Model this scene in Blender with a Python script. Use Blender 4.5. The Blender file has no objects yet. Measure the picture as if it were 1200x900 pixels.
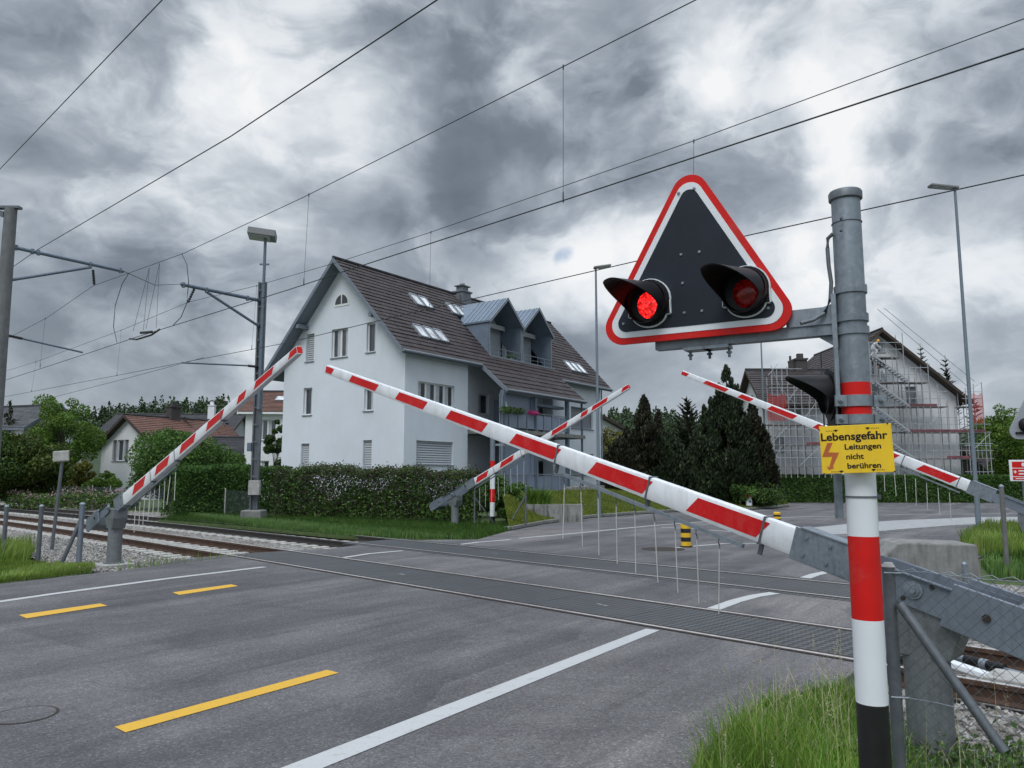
import bpy, math, random
import numpy as np
from mathutils import Vector, Matrix
random.seed(7); RNG = np.random.default_rng(11)
S = bpy.context.scene; COL = S.collection
R = math.radians
# ------------------------------------------------------------------ camera model (also used to measure the place)
H = 1.85; F = 900.0; PITCH = math.atan(107/900)
def ray(px, py):
    u = (px-600)/F; v = (450-py)/F
    return Vector((u, math.cos(PITCH)-v*math.sin(PITCH), math.sin(PITCH)+v*math.cos(PITCH)))
def at(px, py, Y):
    r = ray(px, py); return Vector((r.x/r.y*Y, Y, H+r.z/r.y*Y))
def G(px, py, z=0.0):
    r = ray(px, py); t = (z-H)/r.z; return Vector((r.x*t, r.y*t, z))
def onplane(px, py, o, d):
    """ray against the vertical plane through o along d -> (distance along d, height)"""
    r = ray(px, py); nx, ny = d[1], -d[0]
    t = (o[0]*nx+o[1]*ny)/(r.x*nx+r.y*ny)
    return (r.x*t-o[0])*d[0]+(r.y*t-o[1])*d[1], H+r.z*t
# track frame
TX, TY = -0.699, 0.715; NX, NY = 0.715, 0.699
def dev(s):
    if s < 14: return 0.0
    if s < 80: return (s-14)**2/760
    return 66**2/760+(s-80)*0.17
def trk(n, s, z=0.0):
    n2 = n-dev(s); return Vector((n2*NX+s*TX, n2*NY+s*TY, z))
def ns(x, y):
    s = x*TX+y*TY; return x*NX+y*NY+dev(s), s
def wire(px, py, n):
    r = ray(px, py); lo, hi = 0.5, 400.0
    f = lambda t: ns(r.x*t, r.y*t)[0]-n
    for _ in range(60):
        m = (lo+hi)/2
        if f(m) > 0: hi = m
        else: lo = m
    return Vector((r.x*lo, r.y*lo, H+r.z*lo))

# ------------------------------------------------------------------ object helpers
INV = {}
def link(o): COL.objects.link(o); return o
def thing(name, label, cat, loc=(0, 0, 0), rz=0.0, group=None):
    o = link(bpy.data.objects.new(name, None)); o.location = loc; o.rotation_euler = (0, 0, rz)
    o.empty_display_size = .2
    o['label'] = label; o['category'] = cat
    if group: o['group'] = group
    INV[o.name] = (Matrix.Translation(Vector(loc)) @ Matrix.Rotation(rz, 4, 'Z')).inverted()
    return o
def tag(o, label=None, cat=None, group=None, kind=None):
    if label: o['label'] = label
    if cat: o['category'] = cat
    if group: o['group'] = group
    if kind: o['kind'] = kind
    return o
def copy_tree(o, parent=None):
    c = o.copy(); COL.objects.link(c)
    if parent: c.parent = parent
    for ch in list(o.children): copy_tree(ch, c)
    return c

class MB:
    def __init__(s): s.v = []; s.f = []; s.m = []
    def face(s, idx, mi=0): s.f.append(tuple(idx)); s.m.append(mi)
    def poly(s, pts, mi=0):
        b = len(s.v); s.v += [tuple(p) for p in pts]; s.face(range(b, b+len(pts)), mi)
    def box(s, x0, x1, y0, y1, z0, z1, M=None, mi=0):
        b = len(s.v); pts = [Vector((x, y, z)) for z in (z0, z1) for x, y in ((x0, y0), (x1, y0), (x1, y1), (x0, y1))]
        if M is not None: pts = [M @ p for p in pts]
        s.v += [tuple(p) for p in pts]
        for q in ((3, 2, 1, 0), (4, 5, 6, 7), (0, 1, 5, 4), (1, 2, 6, 5), (2, 3, 7, 6), (3, 0, 4, 7)): s.face([b+i for i in q], mi)
        return s
    def extrude(s, pts, vec, mi=0, mi_side=None):
        """closed solid: polygon (3D points, outward normal opposite to vec is not needed) swept along vec"""
        n = len(pts); b = len(s.v); vec = Vector(vec)
        nor = Vector((0, 0, 0))
        P = [Vector(p) for p in pts]
        for i in range(n): nor += P[i].cross(P[(i+1) % n])
        if nor.dot(vec) > 0: P = P[::-1]
        s.v += [tuple(p) for p in P]+[tuple(p+vec) for p in P]
        s.face(range(b, b+n), mi); s.face(reversed(range(b+n, b+2*n)), mi)
        ms = mi if mi_side is None else mi_side
        for i in range(n):
            j = (i+1) % n; s.face((b+j, b+i, b+n+i, b+n+j), ms)
        return s
    def cyl(s, p0, p1, r0, r1=None, n=12, mi=0, caps=True):
        p0 = Vector(p0); p1 = Vector(p1); r1 = r0 if r1 is None else r1
        d = (p1-p0).normalized(); a = Vector((0, 0, 1)) if abs(d.z) < .9 else Vector((1, 0, 0))
        u = d.cross(a).normalized(); w = d.cross(u); b = len(s.v)
        for p, r in ((p0, r0), (p1, r1)):
            for i in range(n):
                t = 2*math.pi*i/n; s.v.append(tuple(p+u*(r*math.cos(t))+w*(r*math.sin(t))))
        for i in range(n):
            j = (i+1) % n; s.face((b+i, b+n+i, b+n+j, b+j), mi)
        if caps: s.face(range(b, b+n), mi); s.face(reversed(range(b+n, b+2*n)), mi)
        return s
    def tube(s, pts, r, n=6, mi=0):
        P = [Vector(p) for p in pts]; b = len(s.v); ref = Vector((0, 0, 1)); k = len(P)
        for i, p in enumerate(P):
            d = (P[min(i+1, k-1)]-P[max(i-1, 0)]).normalized()
            a = ref if abs(d.dot(ref)) < .95 else Vector((1, 0, 0))
            u = d.cross(a).normalized(); w = d.cross(u); rr = r[i] if hasattr(r, '__len__') else r
            for j in range(n):
                t = 2*math.pi*j/n; s.v.append(tuple(p+u*(rr*math.cos(t))+w*(rr*math.sin(t))))
        for i in range(k-1):
            for j in range(n):
                q = (j+1) % n; s.face((b+i*n+j, b+(i+1)*n+j, b+(i+1)*n+q, b+i*n+q), mi)
        s.face(range(b, b+n), mi); s.face(reversed(range(b+(k-1)*n, b+k*n)), mi)
        return s
    def lathe(s, prof, c=(0, 0, 0), n=24, mi=0):
        c = Vector(c); b = len(s.v); k = len(prof)
        for r, z in prof:
            for j in range(n):
                t = 2*math.pi*j/n; s.v.append((c.x+r*math.cos(t), c.y+r*math.sin(t), c.z+z))
        for i in range(k-1):
            for j in range(n):
                q = (j+1) % n; s.face((b+i*n+j, b+i*n+q, b+(i+1)*n+q, b+(i+1)*n+j), mi if not hasattr(mi, '__len__') else mi[i])
        m0 = mi if not hasattr(mi, '__len__') else mi[0]; m1 = mi if not hasattr(mi, '__len__') else mi[-1]
        s.face(reversed(range(b, b+n)), m0); s.face(range(b+(k-1)*n, b+k*n), m1)
        return s
    def xf(s, M):
        s.v = [tuple(M @ Vector(p)) for p in s.v]; return s
    def build(s, name, mats, parent=None, world=False, smooth=False, bevel=0.0, loc=None, rot=None):
        me = bpy.data.meshes.new(name); me.from_pydata(s.v, [], s.f); me.update()
        for m in (mats if isinstance(mats, (list, tuple)) else [mats]): me.materials.append(m)
        if max(s.m, default=0) > 0: me.polygons.foreach_set('material_index', s.m)
        if smooth:
            me.polygons.foreach_set('use_smooth', [True]*len(me.polygons)); me.set_sharp_from_angle(angle=R(35))
        o = link(bpy.data.objects.new(name, me))
        if parent is not None:
            o.parent = parent
            if world: o.matrix_parent_inverse = INV[parent.name]
        if loc is not None: o.location = loc
        if rot is not None: o.rotation_euler = rot
        if bevel:
            b = o.modifiers.new('bevel', 'BEVEL'); b.width = bevel; b.segments = 2; b.limit_method = 'ANGLE'; b.angle_limit = R(40)
        return o

def np_mesh(name, V, k, mat, parent=None, world=False):
    """V: (N*k,3) vertices forming N separate k-gons"""
    n = len(V)//k; me = bpy.data.meshes.new(name)
    me.vertices.add(len(V)); me.vertices.foreach_set('co', np.ascontiguousarray(V, dtype=np.float32).ravel())
    me.loops.add(len(V)); me.loops.foreach_set('vertex_index', np.arange(len(V), dtype=np.int32))
    me.polygons.add(n); me.polygons.foreach_set('loop_start', np.arange(0, len(V), k, dtype=np.int32))
    me.update(calc_edges=True); me.validate()
    for m in (mat if isinstance(mat, (list, tuple)) else [mat]): me.materials.append(m)
    o = link(bpy.data.objects.new(name, me))
    if parent is not None:
        o.parent = parent
        if world: o.matrix_parent_inverse = INV[parent.name]
    return o

# ------------------------------------------------------------------ materials
def nodes(name):
    m = bpy.data.materials.new(name); m.use_nodes = True; nt = m.node_tree
    return m, nt, nt.nodes['Principled BSDF'], nt.nodes, nt.links
def rgb(c): return (c[0], c[1], c[2], 1)
def ramp(N, stops, interp='LINEAR'):
    r = N.new('ShaderNodeValToRGB'); e = r.color_ramp; e.interpolation = interp
    while len(e.elements) < len(stops): e.elements.new(.5)
    for el, (p, c) in zip(e.elements, stops): el.position = p; el.color = rgb(c)
    return r
def coords(N, L, scale=(1, 1, 1), kind='Object'):
    t = N.new('ShaderNodeTexCoord'); mp = N.new('ShaderNodeMapping'); mp.inputs['Scale'].default_value = scale
    L.new(t.outputs[kind], mp.inputs[0]); return mp.outputs[0]
def world_pos(N, L, scale=(1, 1, 1), rot=0.0):
    t = N.new('ShaderNodeNewGeometry'); mp = N.new('ShaderNodeMapping'); mp.inputs['Scale'].default_value = scale
    mp.inputs['Rotation'].default_value = (0, 0, rot)
    L.new(t.outputs['Position'], mp.inputs[0]); return mp.outputs[0]
def noise(N, L, vec, scale, detail=5, rough=.6, dist=0.0):
    n = N.new('ShaderNodeTexNoise'); n.inputs['Scale'].default_value = scale; n.inputs['Detail'].default_value = detail
    n.inputs['Roughness'].default_value = rough; n.inputs['Distortion'].default_value = dist
    if vec is not None: L.new(vec, n.inputs['Vector'])
    return n.outputs['Fac']
def bump(N, L, h, strength, dist, B):
    b = N.new('ShaderNodeBump'); b.inputs['Strength'].default_value = strength; b.inputs['Distance'].default_value = dist
    L.new(h, b.inputs['Height']); L.new(b.outputs[0], B.inputs['Normal']); return b
def mixc(N, L, fac, a, b, mode='MIX'):
    m = N.new('ShaderNodeMix'); m.data_type = 'RGBA'; m.blend_type = mode
    for sock, val in ((m.inputs[0], fac), (m.inputs[6], a), (m.inputs[7], b)):
        if isinstance(val, (int, float)): sock.default_value = val
        elif isinstance(val, tuple): sock.default_value = rgb(val)
        else: L.new(val, sock)
    return m.outputs[2]
def math_(N, L, op, a, b=None, clamp=False):
    m = N.new('ShaderNodeMath'); m.operation = op; m.use_clamp = clamp
    for i, val in enumerate((a, b)):
        if val is None: continue
        if isinstance(val, (int, float)): m.inputs[i].default_value = val
        else: L.new(val, m.inputs[i])
    return m.outputs[0]
def surf(name, c, rough=.6, metal=0.0, var=.18, scale=6.0, dirt=None, dirt_amt=.35, bmp=0.0, bscale=60.0, spec=.5):
    """painted / plain surface: broad tone variation, streaky dirt, fine bump"""
    m, nt, B, N, L = nodes(name); B.inputs['Roughness'].default_value = rough; B.inputs['Metallic'].default_value = metal
    B.inputs['Specular IOR Level'].default_value = spec
    v = world_pos(N, L); n1 = noise(N, L, v, scale, 6, .65)
    r = ramp(N, [(.3, tuple(x*(1-var) for x in c)), (.7, tuple(min(1, x*(1+var)) for x in c))]); L.new(n1, r.inputs[0]); out = r.outputs[0]
    if dirt:
        v2 = world_pos(N, L, (9, 9, 1.2)); n2 = noise(N, L, v2, scale*.5, 6, .7)
        r2 = ramp(N, [(.45, (0, 0, 0)), (.75, (dirt_amt,)*3)]); L.new(n2, r2.inputs[0])
        out = mixc(N, L, r2.outputs[0], out, dirt)
    L.new(out, B.inputs['Base Color'])
    rr = N.new('ShaderNodeMapRange'); rr.inputs[3].default_value = max(.04, rough-.1); rr.inputs[4].default_value = min(1, rough+.12)
    L.new(n1, rr.inputs[0]); L.new(rr.outputs[0], B.inputs['Roughness'])
    if bmp: bump(N, L, noise(N, L, v, bscale, 4, .6), bmp, .01, B)
    return m
def leafmat(name, stops, trans=.25, rough=.55):
    m, nt, B, N, L = nodes(name); g = N.new('ShaderNodeNewGeometry')
    r = ramp(N, stops); L.new(g.outputs['Random Per Island'], r.inputs[0])
    v = world_pos(N, L); n1 = noise(N, L, v, 1.1, 3)
    rr = ramp(N, [(.3, (.72, .72, .72)), (.7, (1.25, 1.25, 1.2))]); L.new(n1, rr.inputs[0])
    out = mixc(N, L, 1.0, r.outputs[0], rr.outputs[0], 'MULTIPLY')
    L.new(out, B.inputs['Base Color']); B.inputs['Roughness'].default_value = rough; B.inputs['Specular IOR Level'].default_value = .25
    t = N.new('ShaderNodeBsdfTranslucent'); L.new(out, t.inputs[0]); mx = N.new('ShaderNodeMixShader'); mx.inputs[0].default_value = trans
    L.new(B.outputs[0], mx.inputs[1]); L.new(t.outputs[0], mx.inputs[2]); L.new(mx.outputs[0], N['Material Output'].inputs[0])
    return m

# asphalt: aggregate speckle, worn wheel bands along the road, patches, cracks
ROADROT = -math.atan2(.815, .58)
def make_asphalt():
    m, nt, B, N, L = nodes('asphalt'); v = world_pos(N, L)
    v2 = world_pos(N, L, (1, 1, 1), ROADROT)
    def band(sx, sy, sc, det, rough, dist):
        mp = N.new('ShaderNodeMapping'); mp.inputs['Scale'].default_value = (sx, sy, 1); L.new(v2, mp.inputs[0]); return noise(N, L, mp.outputs[0], sc, det, rough, dist)
    r1 = ramp(N, [(.28, (.078, .078, .083)), (.5, (.117, .115, .120)), (.72, (.178, .171, .174))]); L.new(band(.12, 1.1, 1.0, 7, .62, .6), r1.inputs[0])
    big = noise(N, L, v, .42, 6, .62, 1.2); r2 = ramp(N, [(.28, (.70, .69, .70)), (.5, (1, .99, .98)), (.72, (1.28, 1.25, 1.22))]); L.new(big, r2.inputs[0])
    c = mixc(N, L, 1.0, r1.outputs[0], r2.outputs[0], 'MULTIPLY')
    # repaired rectangles of newer, darker surfacing
    mpp = N.new('ShaderNodeMapping'); mpp.inputs['Scale'].default_value = (.16, .30, 1); mpp.inputs['Location'].default_value = (.37, .21, 0); L.new(v2, mpp.inputs[0])
    pv = N.new('ShaderNodeTexVoronoi'); pv.distance = 'CHEBYCHEV'; pv.inputs['Scale'].default_value = 1.0; pv.inputs['Randomness'].default_value = .8; L.new(mpp.outputs[0], pv.inputs['Vector'])
    ps = N.new('ShaderNodeSeparateColor'); L.new(pv.outputs['Color'], ps.inputs[0]); rp = ramp(N, [(0, (.80, .80, .82)), (.30, (.80, .80, .82)), (.31, (1, 1, 1)), (.8, (1, 1, 1)), (.81, (1.12, 1.1, 1.08))], 'CONSTANT'); L.new(ps.outputs[0], rp.inputs[0])
    c = mixc(N, L, .75, c, mixc(N, L, 1.0, c, rp.outputs[0], 'MULTIPLY'))
    # aggregate
    sp = N.new('ShaderNodeTexVoronoi'); sp.inputs['Scale'].default_value = 70; L.new(v, sp.inputs['Vector'])
    sr = N.new('ShaderNodeSeparateColor'); L.new(sp.outputs['Color'], sr.inputs[0])
    r3 = ramp(N, [(.0, (.62, .62, .62)), (.5, (1, 1, 1)), (.88, (1.2, 1.2, 1.2)), (1, (1.9, 1.88, 1.85))]); L.new(sr.outputs[0], r3.inputs[0])
    c = mixc(N, L, .85, c, mixc(N, L, 1.0, c, r3.outputs[0], 'MULTIPLY'))
    # dark tyre streaks, pale dusty drifts, oil drips
    r4 = ramp(N, [(.54, (0, 0, 0)), (.72, (.6, .6, .6))]); L.new(band(.22, 3.6, 1.2, 8, .7, .5), r4.inputs[0]); c = mixc(N, L, r4.outputs[0], c, (.050, .048, .051))
    r5 = ramp(N, [(.60, (0, 0, 0)), (.78, (.55, .55, .55))]); L.new(band(.35, 2.2, .8, 9, .72, .9), r5.inputs[0]); c = mixc(N, L, r5.outputs[0], c, (.21, .195, .185))
    oil = N.new('ShaderNodeTexVoronoi'); oil.inputs['Scale'].default_value = .9; L.new(v, oil.inputs['Vector']); ro = ramp(N, [(.01, (.4, .4, .4)), (.08, (0, 0, 0))]); L.new(oil.outputs['Distance'], ro.inputs[0]); c = mixc(N, L, ro.outputs[0], c, (.045, .043, .044))
    # cracks, some of them sealed with tar
    def crack(sc, w, seed, thr, amt):
        cr = N.new('ShaderNodeTexVoronoi'); cr.feature = 'DISTANCE_TO_EDGE'; cr.inputs['Scale'].default_value = sc
        wv = N.new('ShaderNodeMix'); wv.data_type = 'VECTOR'; wv.inputs[0].default_value = .35; mp = N.new('ShaderNodeMapping'); mp.inputs['Location'].default_value = (seed, seed*.7, 0); L.new(v, mp.inputs[0])
        nz = N.new('ShaderNodeTexNoise'); nz.inputs['Scale'].default_value = 1.2; nz.inputs['Detail'].default_value = 7; L.new(v, nz.inputs['Vector']); L.new(mp.outputs[0], wv.inputs[4]); L.new(nz.outputs['Color'], wv.inputs[5]); L.new(wv.outputs[1], cr.inputs['Vector'])
        rc = ramp(N, [(0, (amt,)*3), (w, (amt,)*3), (w*1.5, (0, 0, 0))]); L.new(cr.outputs[0], rc.inputs[0]); brk = noise(N, L, mp.outputs[0], .5, 3); rb = ramp(N, [(thr, (0, 0, 0)), (thr+.07, (1, 1, 1))]); L.new(brk, rb.inputs[0])
        return mixc(N, L, 1.0, rc.outputs[0], rb.outputs[0], 'MULTIPLY')
    c = mixc(N, L, crack(.33, .003, 0, .56, .4), c, (.028, .027, .027)); c = mixc(N, L, crack(.16, .003, 3.1, .60, .25), c, (.034, .033, .035))
    L.new(c, B.inputs['Base Color']); B.inputs['Roughness'].default_value = .85; B.inputs['Specular IOR Level'].default_value = .3
    bump(N, L, sp.outputs['Distance'], .4, .008, B)
    return m
def make_ballast(name, tint=(1, 1, 1)):
    m, nt, B, N, L = nodes(name); v = world_pos(N, L)
    vo = N.new('ShaderNodeTexVoronoi'); vo.inputs['Scale'].default_value = 17; L.new(v, vo.inputs['Vector'])
    sc = N.new('ShaderNodeSeparateColor'); L.new(vo.outputs['Color'], sc.inputs[0])
    r = ramp(N, [(0, (.10, .095, .088)), (.5, (.21, .20, .19)), (1, (.38, .37, .35))]); L.new(sc.outputs[0], r.inputs[0])
    big = noise(N, L, v, .6, 4); r2 = ramp(N, [(.3, (.8, .75, .7)), (.7, (1.15, 1.15, 1.15))]); L.new(big, r2.inputs[0])
    L.new(mixc(N, L, 1.0, r.outputs[0], r2.outputs[0], 'MULTIPLY'), B.inputs['Base Color']); B.inputs['Roughness'].default_value = .9
    bump(N, L, vo.outputs['Distance'], 1.0, .05, B).invert = True
    return m
def make_stone():
    m, nt, B, N, L = nodes('ballast_stone'); g = N.new('ShaderNodeNewGeometry')
    r = ramp(N, [(0, (.11, .10, .092)), (.5, (.24, .23, .215)), (1, (.42, .41, .39))]); L.new(g.outputs['Random Per Island'], r.inputs[0])
    L.new(r.outputs[0], B.inputs['Base Color']); B.inputs['Roughness'].default_value = .9; return m
def make_soil():
    m, nt, B, N, L = nodes('grass_ground'); v = world_pos(N, L)
    n1 = noise(N, L, v, 2.5, 8, .7); r = ramp(N, [(.25, (.045, .05, .022)), (.5, (.06, .095, .025)), (.75, (.10, .15, .035))]); L.new(n1, r.inputs[0])
    n2 = noise(N, L, v, 40, 3); r2 = ramp(N, [(.3, (.6, .6, .6)), (.7, (1.3, 1.3, 1.3))]); L.new(n2, r2.inputs[0])
    L.new(mixc(N, L, 1.0, r.outputs[0], r2.outputs[0], 'MULTIPLY'), B.inputs['Base Color']); B.inputs['Roughness'].default_value = .95
    bump(N, L, n2, .6, .05, B); return m
def make_rubber():
    m, nt, B, N, L = nodes('rubber_panel'); v = world_pos(N, L, (1, 1, 1), -math.atan2(TY, TX))
    n1 = noise(N, L, v, 2.0, 6, .65); r = ramp(N, [(.3, (.010, .011, .012)), (.7, (.022, .024, .026))]); L.new(n1, r.inputs[0])
    # raised lozenge studs, each 4 cm
    a = N.new('ShaderNodeMapping'); a.inputs['Scale'].default_value = (13, 13, 1); a.inputs['Rotation'].default_value = (0, 0, R(45)); L.new(v, a.inputs[0])
    ch = N.new('ShaderNodeTexChecker'); ch.inputs['Scale'].default_value = 1; L.new(a.outputs[0], ch.inputs['Vector'])
    c = mixc(N, L, math_(N, L, 'MULTIPLY', ch.outputs['Fac'], math_(N, L, 'MULTIPLY', noise(N, L, v, 1.6, 8, .7), 1.35), True), r.outputs[0], (.105, .112, .122))
    dr = ramp(N, [(.52, (0, 0, 0)), (.72, (.55, .55, .55))]); L.new(noise(N, L, v, 3.1, 9, .72), dr.inputs[0]); c = mixc(N, L, dr.outputs[0], c, (.085, .078, .070))
    L.new(c, B.inputs['Base Color']); B.inputs['Roughness'].default_value = .55
    bump(N, L, ch.outputs['Fac'], .9, .012, B); return m
def make_tile(name, c0, c1, c2):
    m, nt, B, N, L = nodes(name); v = coords(N, L, (1, 1, 1), 'UV')
    br = N.new('ShaderNodeTexBrick'); br.inputs['Scale'].default_value = 1; br.inputs['Brick Width'].default_value = .30; br.inputs['Row Height'].default_value = 1.0
    br.inputs['Mortar Size'].default_value = .012; br.offset = .5
    br.inputs['Color1'].default_value = rgb(c0); br.inputs['Color2'].default_value = rgb(c1); br.inputs['Mortar'].default_value = rgb(tuple(x*.35 for x in c0)); L.new(v, br.inputs['Vector'])
    v3 = world_pos(N, L); n = noise(N, L, v3, 1.3, 7, .7); r = ramp(N, [(.5, (0, 0, 0)), (.78, (.7, .7, .7))]); L.new(n, r.inputs[0])
    c = mixc(N, L, r.outputs[0], br.outputs['Color'], c2)
    n2 = noise(N, L, v3, 7, 4, .7); r2 = ramp(N, [(.3, (.65, .65, .65)), (.7, (1.25, 1.25, 1.25))]); L.new(n2, r2.inputs[0])
    L.new(mixc(N, L, 1.0, c, r2.outputs[0], 'MULTIPLY'), B.inputs['Base Color']); B.inputs['Roughness'].default_value = .7
    return m
def make_galv(name='galvanised_steel', tint=(1, 1, 1), lo=.20, hi=.34, spang=.16):
    m, nt, B, N, L = nodes(name); v = world_pos(N, L)
    vo = N.new('ShaderNodeTexVoronoi'); vo.inputs['Scale'].default_value = 38; L.new(v, vo.inputs['Vector'])
    sc = N.new('ShaderNodeSeparateColor'); L.new(vo.outputs['Color'], sc.inputs[0])
    n = noise(N, L, v, 3.5, 7, .7)
    f = math_(N, L, 'ADD', math_(N, L, 'MULTIPLY', sc.outputs[0], spang), math_(N, L, 'MULTIPLY', n, .85))
    r = ramp(N, [(.25, tuple(lo*x for x in tint)), (.8, tuple(hi*x for x in tint))]); L.new(f, r.inputs[0])
    v2 = world_pos(N, L, (10, 10, .9)); n2 = noise(N, L, v2, 2.2, 6, .7); r2 = ramp(N, [(.52, (0, 0, 0)), (.75, (.55, .55, .55))]); L.new(n2, r2.inputs[0])
    c = mixc(N, L, r2.outputs[0], r.outputs[0], tuple(lo*.62*x for x in tint))
    L.new(c, B.inputs['Base Color']); B.inputs['Metallic'].default_value = .35; B.inputs['Roughness'].default_value = .5
    return m
def make_concrete(name, c, stain=(.05, .05, .045), amt=.6):
    m, nt, B, N, L = nodes(name); v = world_pos(N, L)
    n = noise(N, L, v, 4, 8, .7); r = ramp(N, [(.3, tuple(x*.75 for x in c)), (.7, tuple(x*1.2 for x in c))]); L.new(n, r.inputs[0])
    v2 = world_pos(N, L, (5, 5, .7)); n2 = noise(N, L, v2, 1.3, 7, .7); r2 = ramp(N, [(.45, (0, 0, 0)), (.68, (amt,)*3)]); L.new(n2, r2.inputs[0])
    L.new(mixc(N, L, r2.outputs[0], r.outputs[0], stain), B.inputs['Base Color']); B.inputs['Roughness'].default_value = .9
    bump(N, L, noise(N, L, v, 50, 5), .3, .01, B); return m
def make_glass(name, c=(.03, .035, .04), rough=.06):
    m, nt, B, N, L = nodes(name); v = world_pos(N, L); n = noise(N, L, v, .9, 3)
    r = ramp(N, [(.35, c), (.65, tuple(x*2.2 for x in c))]); L.new(n, r.inputs[0]); L.new(r.outputs[0], B.inputs['Base Color'])
    B.inputs['Roughness'].default_value = rough; B.inputs['Specular IOR Level'].default_value = .8; return m
def make_emit(name, c, strength):
    m, nt, B, N, L = nodes(name); v = coords(N, L); vo = N.new('ShaderNodeTexVoronoi'); vo.inputs['Scale'].default_value = 62; L.new(v, vo.inputs['Vector'])
    r = ramp(N, [(0, tuple(min(1, x*1.0+.10) for x in c)), (.22, c), (.5, tuple(x*.45 for x in c)), (.85, tuple(x*.14 for x in c))]); L.new(vo.outputs['Distance'], r.inputs[0])
    B.inputs['Base Color'].default_value = rgb((c[0]*.2, c[1]*.2, c[2]*.2)); B.inputs['Roughness'].default_value = .15
    L.new(r.outputs[0], B.inputs['Emission Color']); B.inputs['Emission Strength'].default_value = strength; return m
def make_paint(name, c, wear):
    """road paint worn through to the asphalt in flecks"""
    m, nt, B, N, L = nodes(name); v = world_pos(N, L)
    n = noise(N, L, v, 9, 8, .75); r = ramp(N, [(.56, (0, 0, 0)), (.72, (wear,)*3)]); L.new(n, r.inputs[0])
    n2 = noise(N, L, v, 70, 3); r2 = ramp(N, [(.55, (0, 0, 0)), (.75, (.55, .55, .55))]); L.new(n2, r2.inputs[0])
    c1 = mixc(N, L, r.outputs[0], c, (.16, .155, .15)); c1 = mixc(N, L, r2.outputs[0], c1, tuple(x*.6 for x in c))
    L.new(c1, B.inputs['Base Color']); B.inputs['Roughness'].default_value = .75; return m
def make_rail():
    m, nt, B, N, L = nodes('rusty_rail'); v = world_pos(N, L); n = noise(N, L, v, 6, 8, .7)
    r = ramp(N, [(.3, (.030, .017, .011)), (.7, (.092, .045, .026))]); L.new(n, r.inputs[0]); L.new(r.outputs[0], B.inputs['Base Color']); B.inputs['Roughness'].default_value = .8; return m

def weather(m, chip=(.30, .28, .25), thr=.70):
    """small chips and scuffs on paint"""
    N = m.node_tree.nodes; L = m.node_tree.links; B = N['Principled BSDF']; old = B.inputs['Base Color'].links[0].from_socket; v = world_pos(N, L)
    r = ramp(N, [(thr, (0, 0, 0)), (thr+.03, (.8, .8, .8))]); L.new(noise(N, L, v, 34, 9, .72), r.inputs[0]); r2 = ramp(N, [(.5, (0, 0, 0)), (.7, (.22, .22, .22))]); L.new(noise(N, L, v, 5, 9, .75), r2.inputs[0])
    c = mixc(N, L, r2.outputs[0], old, (.20, .19, .175)); L.new(mixc(N, L, r.outputs[0], c, chip), B.inputs['Base Color']); return m
def netfix(m):
    """open weave: about half of the net is holes"""
    N = m.node_tree.nodes; L = m.node_tree.links; w = N.new('ShaderNodeTexChecker'); w.inputs['Scale'].default_value = 14; L.new(coords(N, L), w.inputs['Vector'])
    n = noise(N, L, world_pos(N, L), 2.2, 4); k = math_(N, L, 'MULTIPLY', math_(N, L, 'ADD', math_(N, L, 'MULTIPLY', w.outputs['Fac'], .5), .30), math_(N, L, 'ADD', math_(N, L, 'MULTIPLY', n, .7), .55), True)
    L.new(k, N['Principled BSDF'].inputs['Alpha'])
M = {}
M['asphalt'] = make_asphalt(); M['ballast'] = make_ballast('ballast_bed'); M['stone'] = make_stone(); M['soil'] = make_soil()
M['rubber'] = make_rubber(); M['galv'] = make_galv('galvanised_steel', (.84, .97, 1.10), .17, .35); M['galv_blue'] = make_galv('weathered_blue_steel', (.82, .96, 1.16), .17, .29, .10)
M['galv_dark'] = make_galv('dull_steel', (.9, 1.0, 1.12), .10, .19); M['mast_steel'] = make_galv('mast_steel', (.9, 1.0, 1.12), .09, .18); M['column'] = make_galv('column_steel', (.93, 1.0, 1.06), .13, .27)
M['conc'] = make_concrete('weathered_concrete', (.225, .225, .215)); M['conc_l'] = make_concrete('pale_concrete', (.38, .375, .36), (.15, .15, .14), .4)
M['conc_d'] = make_concrete('grey_concrete', (.14, .142, .14), (.05, .05, .05), .4)
M['trough'] = make_concrete('stained_stone', (.24, .24, .225), (.022, .022, .02), 1.0)
M['mastconc'] = make_concrete('mast_concrete', (.155, .16, .165), (.08, .08, .08), .5)
M['white_line'] = make_paint('white_road_paint', (.45, .455, .455), .6); M['yellow_line'] = make_paint('yellow_road_paint', (.62, .36, .035), .35)
M['pave'] = make_concrete('pale_paving', (.33, .335, .34), (.22, .22, .22), .4)
M['rail'] = make_rail(); M['rail_dark'] = surf('dark_rail', (.030, .026, .024), .8, 0, .3, 5); M['railhead'] = surf('polished_rail_head', (.62, .61, .60), .3, .6, .2, 9)
M['rust'] = surf('rusty_flangeway', (.030, .023, .019), .9)
M['boom_white'] = weather(surf('white_boom_paint', (.72, .745, .775), .42, 0, .06, 3, (.40, .40, .39), .38, spec=.35))
M['boom_red'] = weather(surf('red_reflective_film', (.56, .010, .012), .5, 0, .12, 5, (.52, .07, .06), .3, spec=.2), (.55, .30, .28), .70)
M['red'] = weather(surf('red_paint', (.60, .012, .010), .5, 0, .08, 4, (.36, .03, .025), .4, spec=.2), (.25, .10, .08), .71)
M['sign_white'] = surf('sign_white', (.70, .73, .76), .45, 0, .03, 3, None, 0, spec=.3)
M['sign_dark'] = surf('sign_anthracite', (.013, .018, .028), .5, 0, .2, 4, spec=.25)
M['black'] = surf('black_plastic', (.009, .009, .011), .45, 0, .25, 8, spec=.25)
M['black_paint'] = surf('black_paint', (.012, .012, .013), .4, 0, .3, 8)
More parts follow.
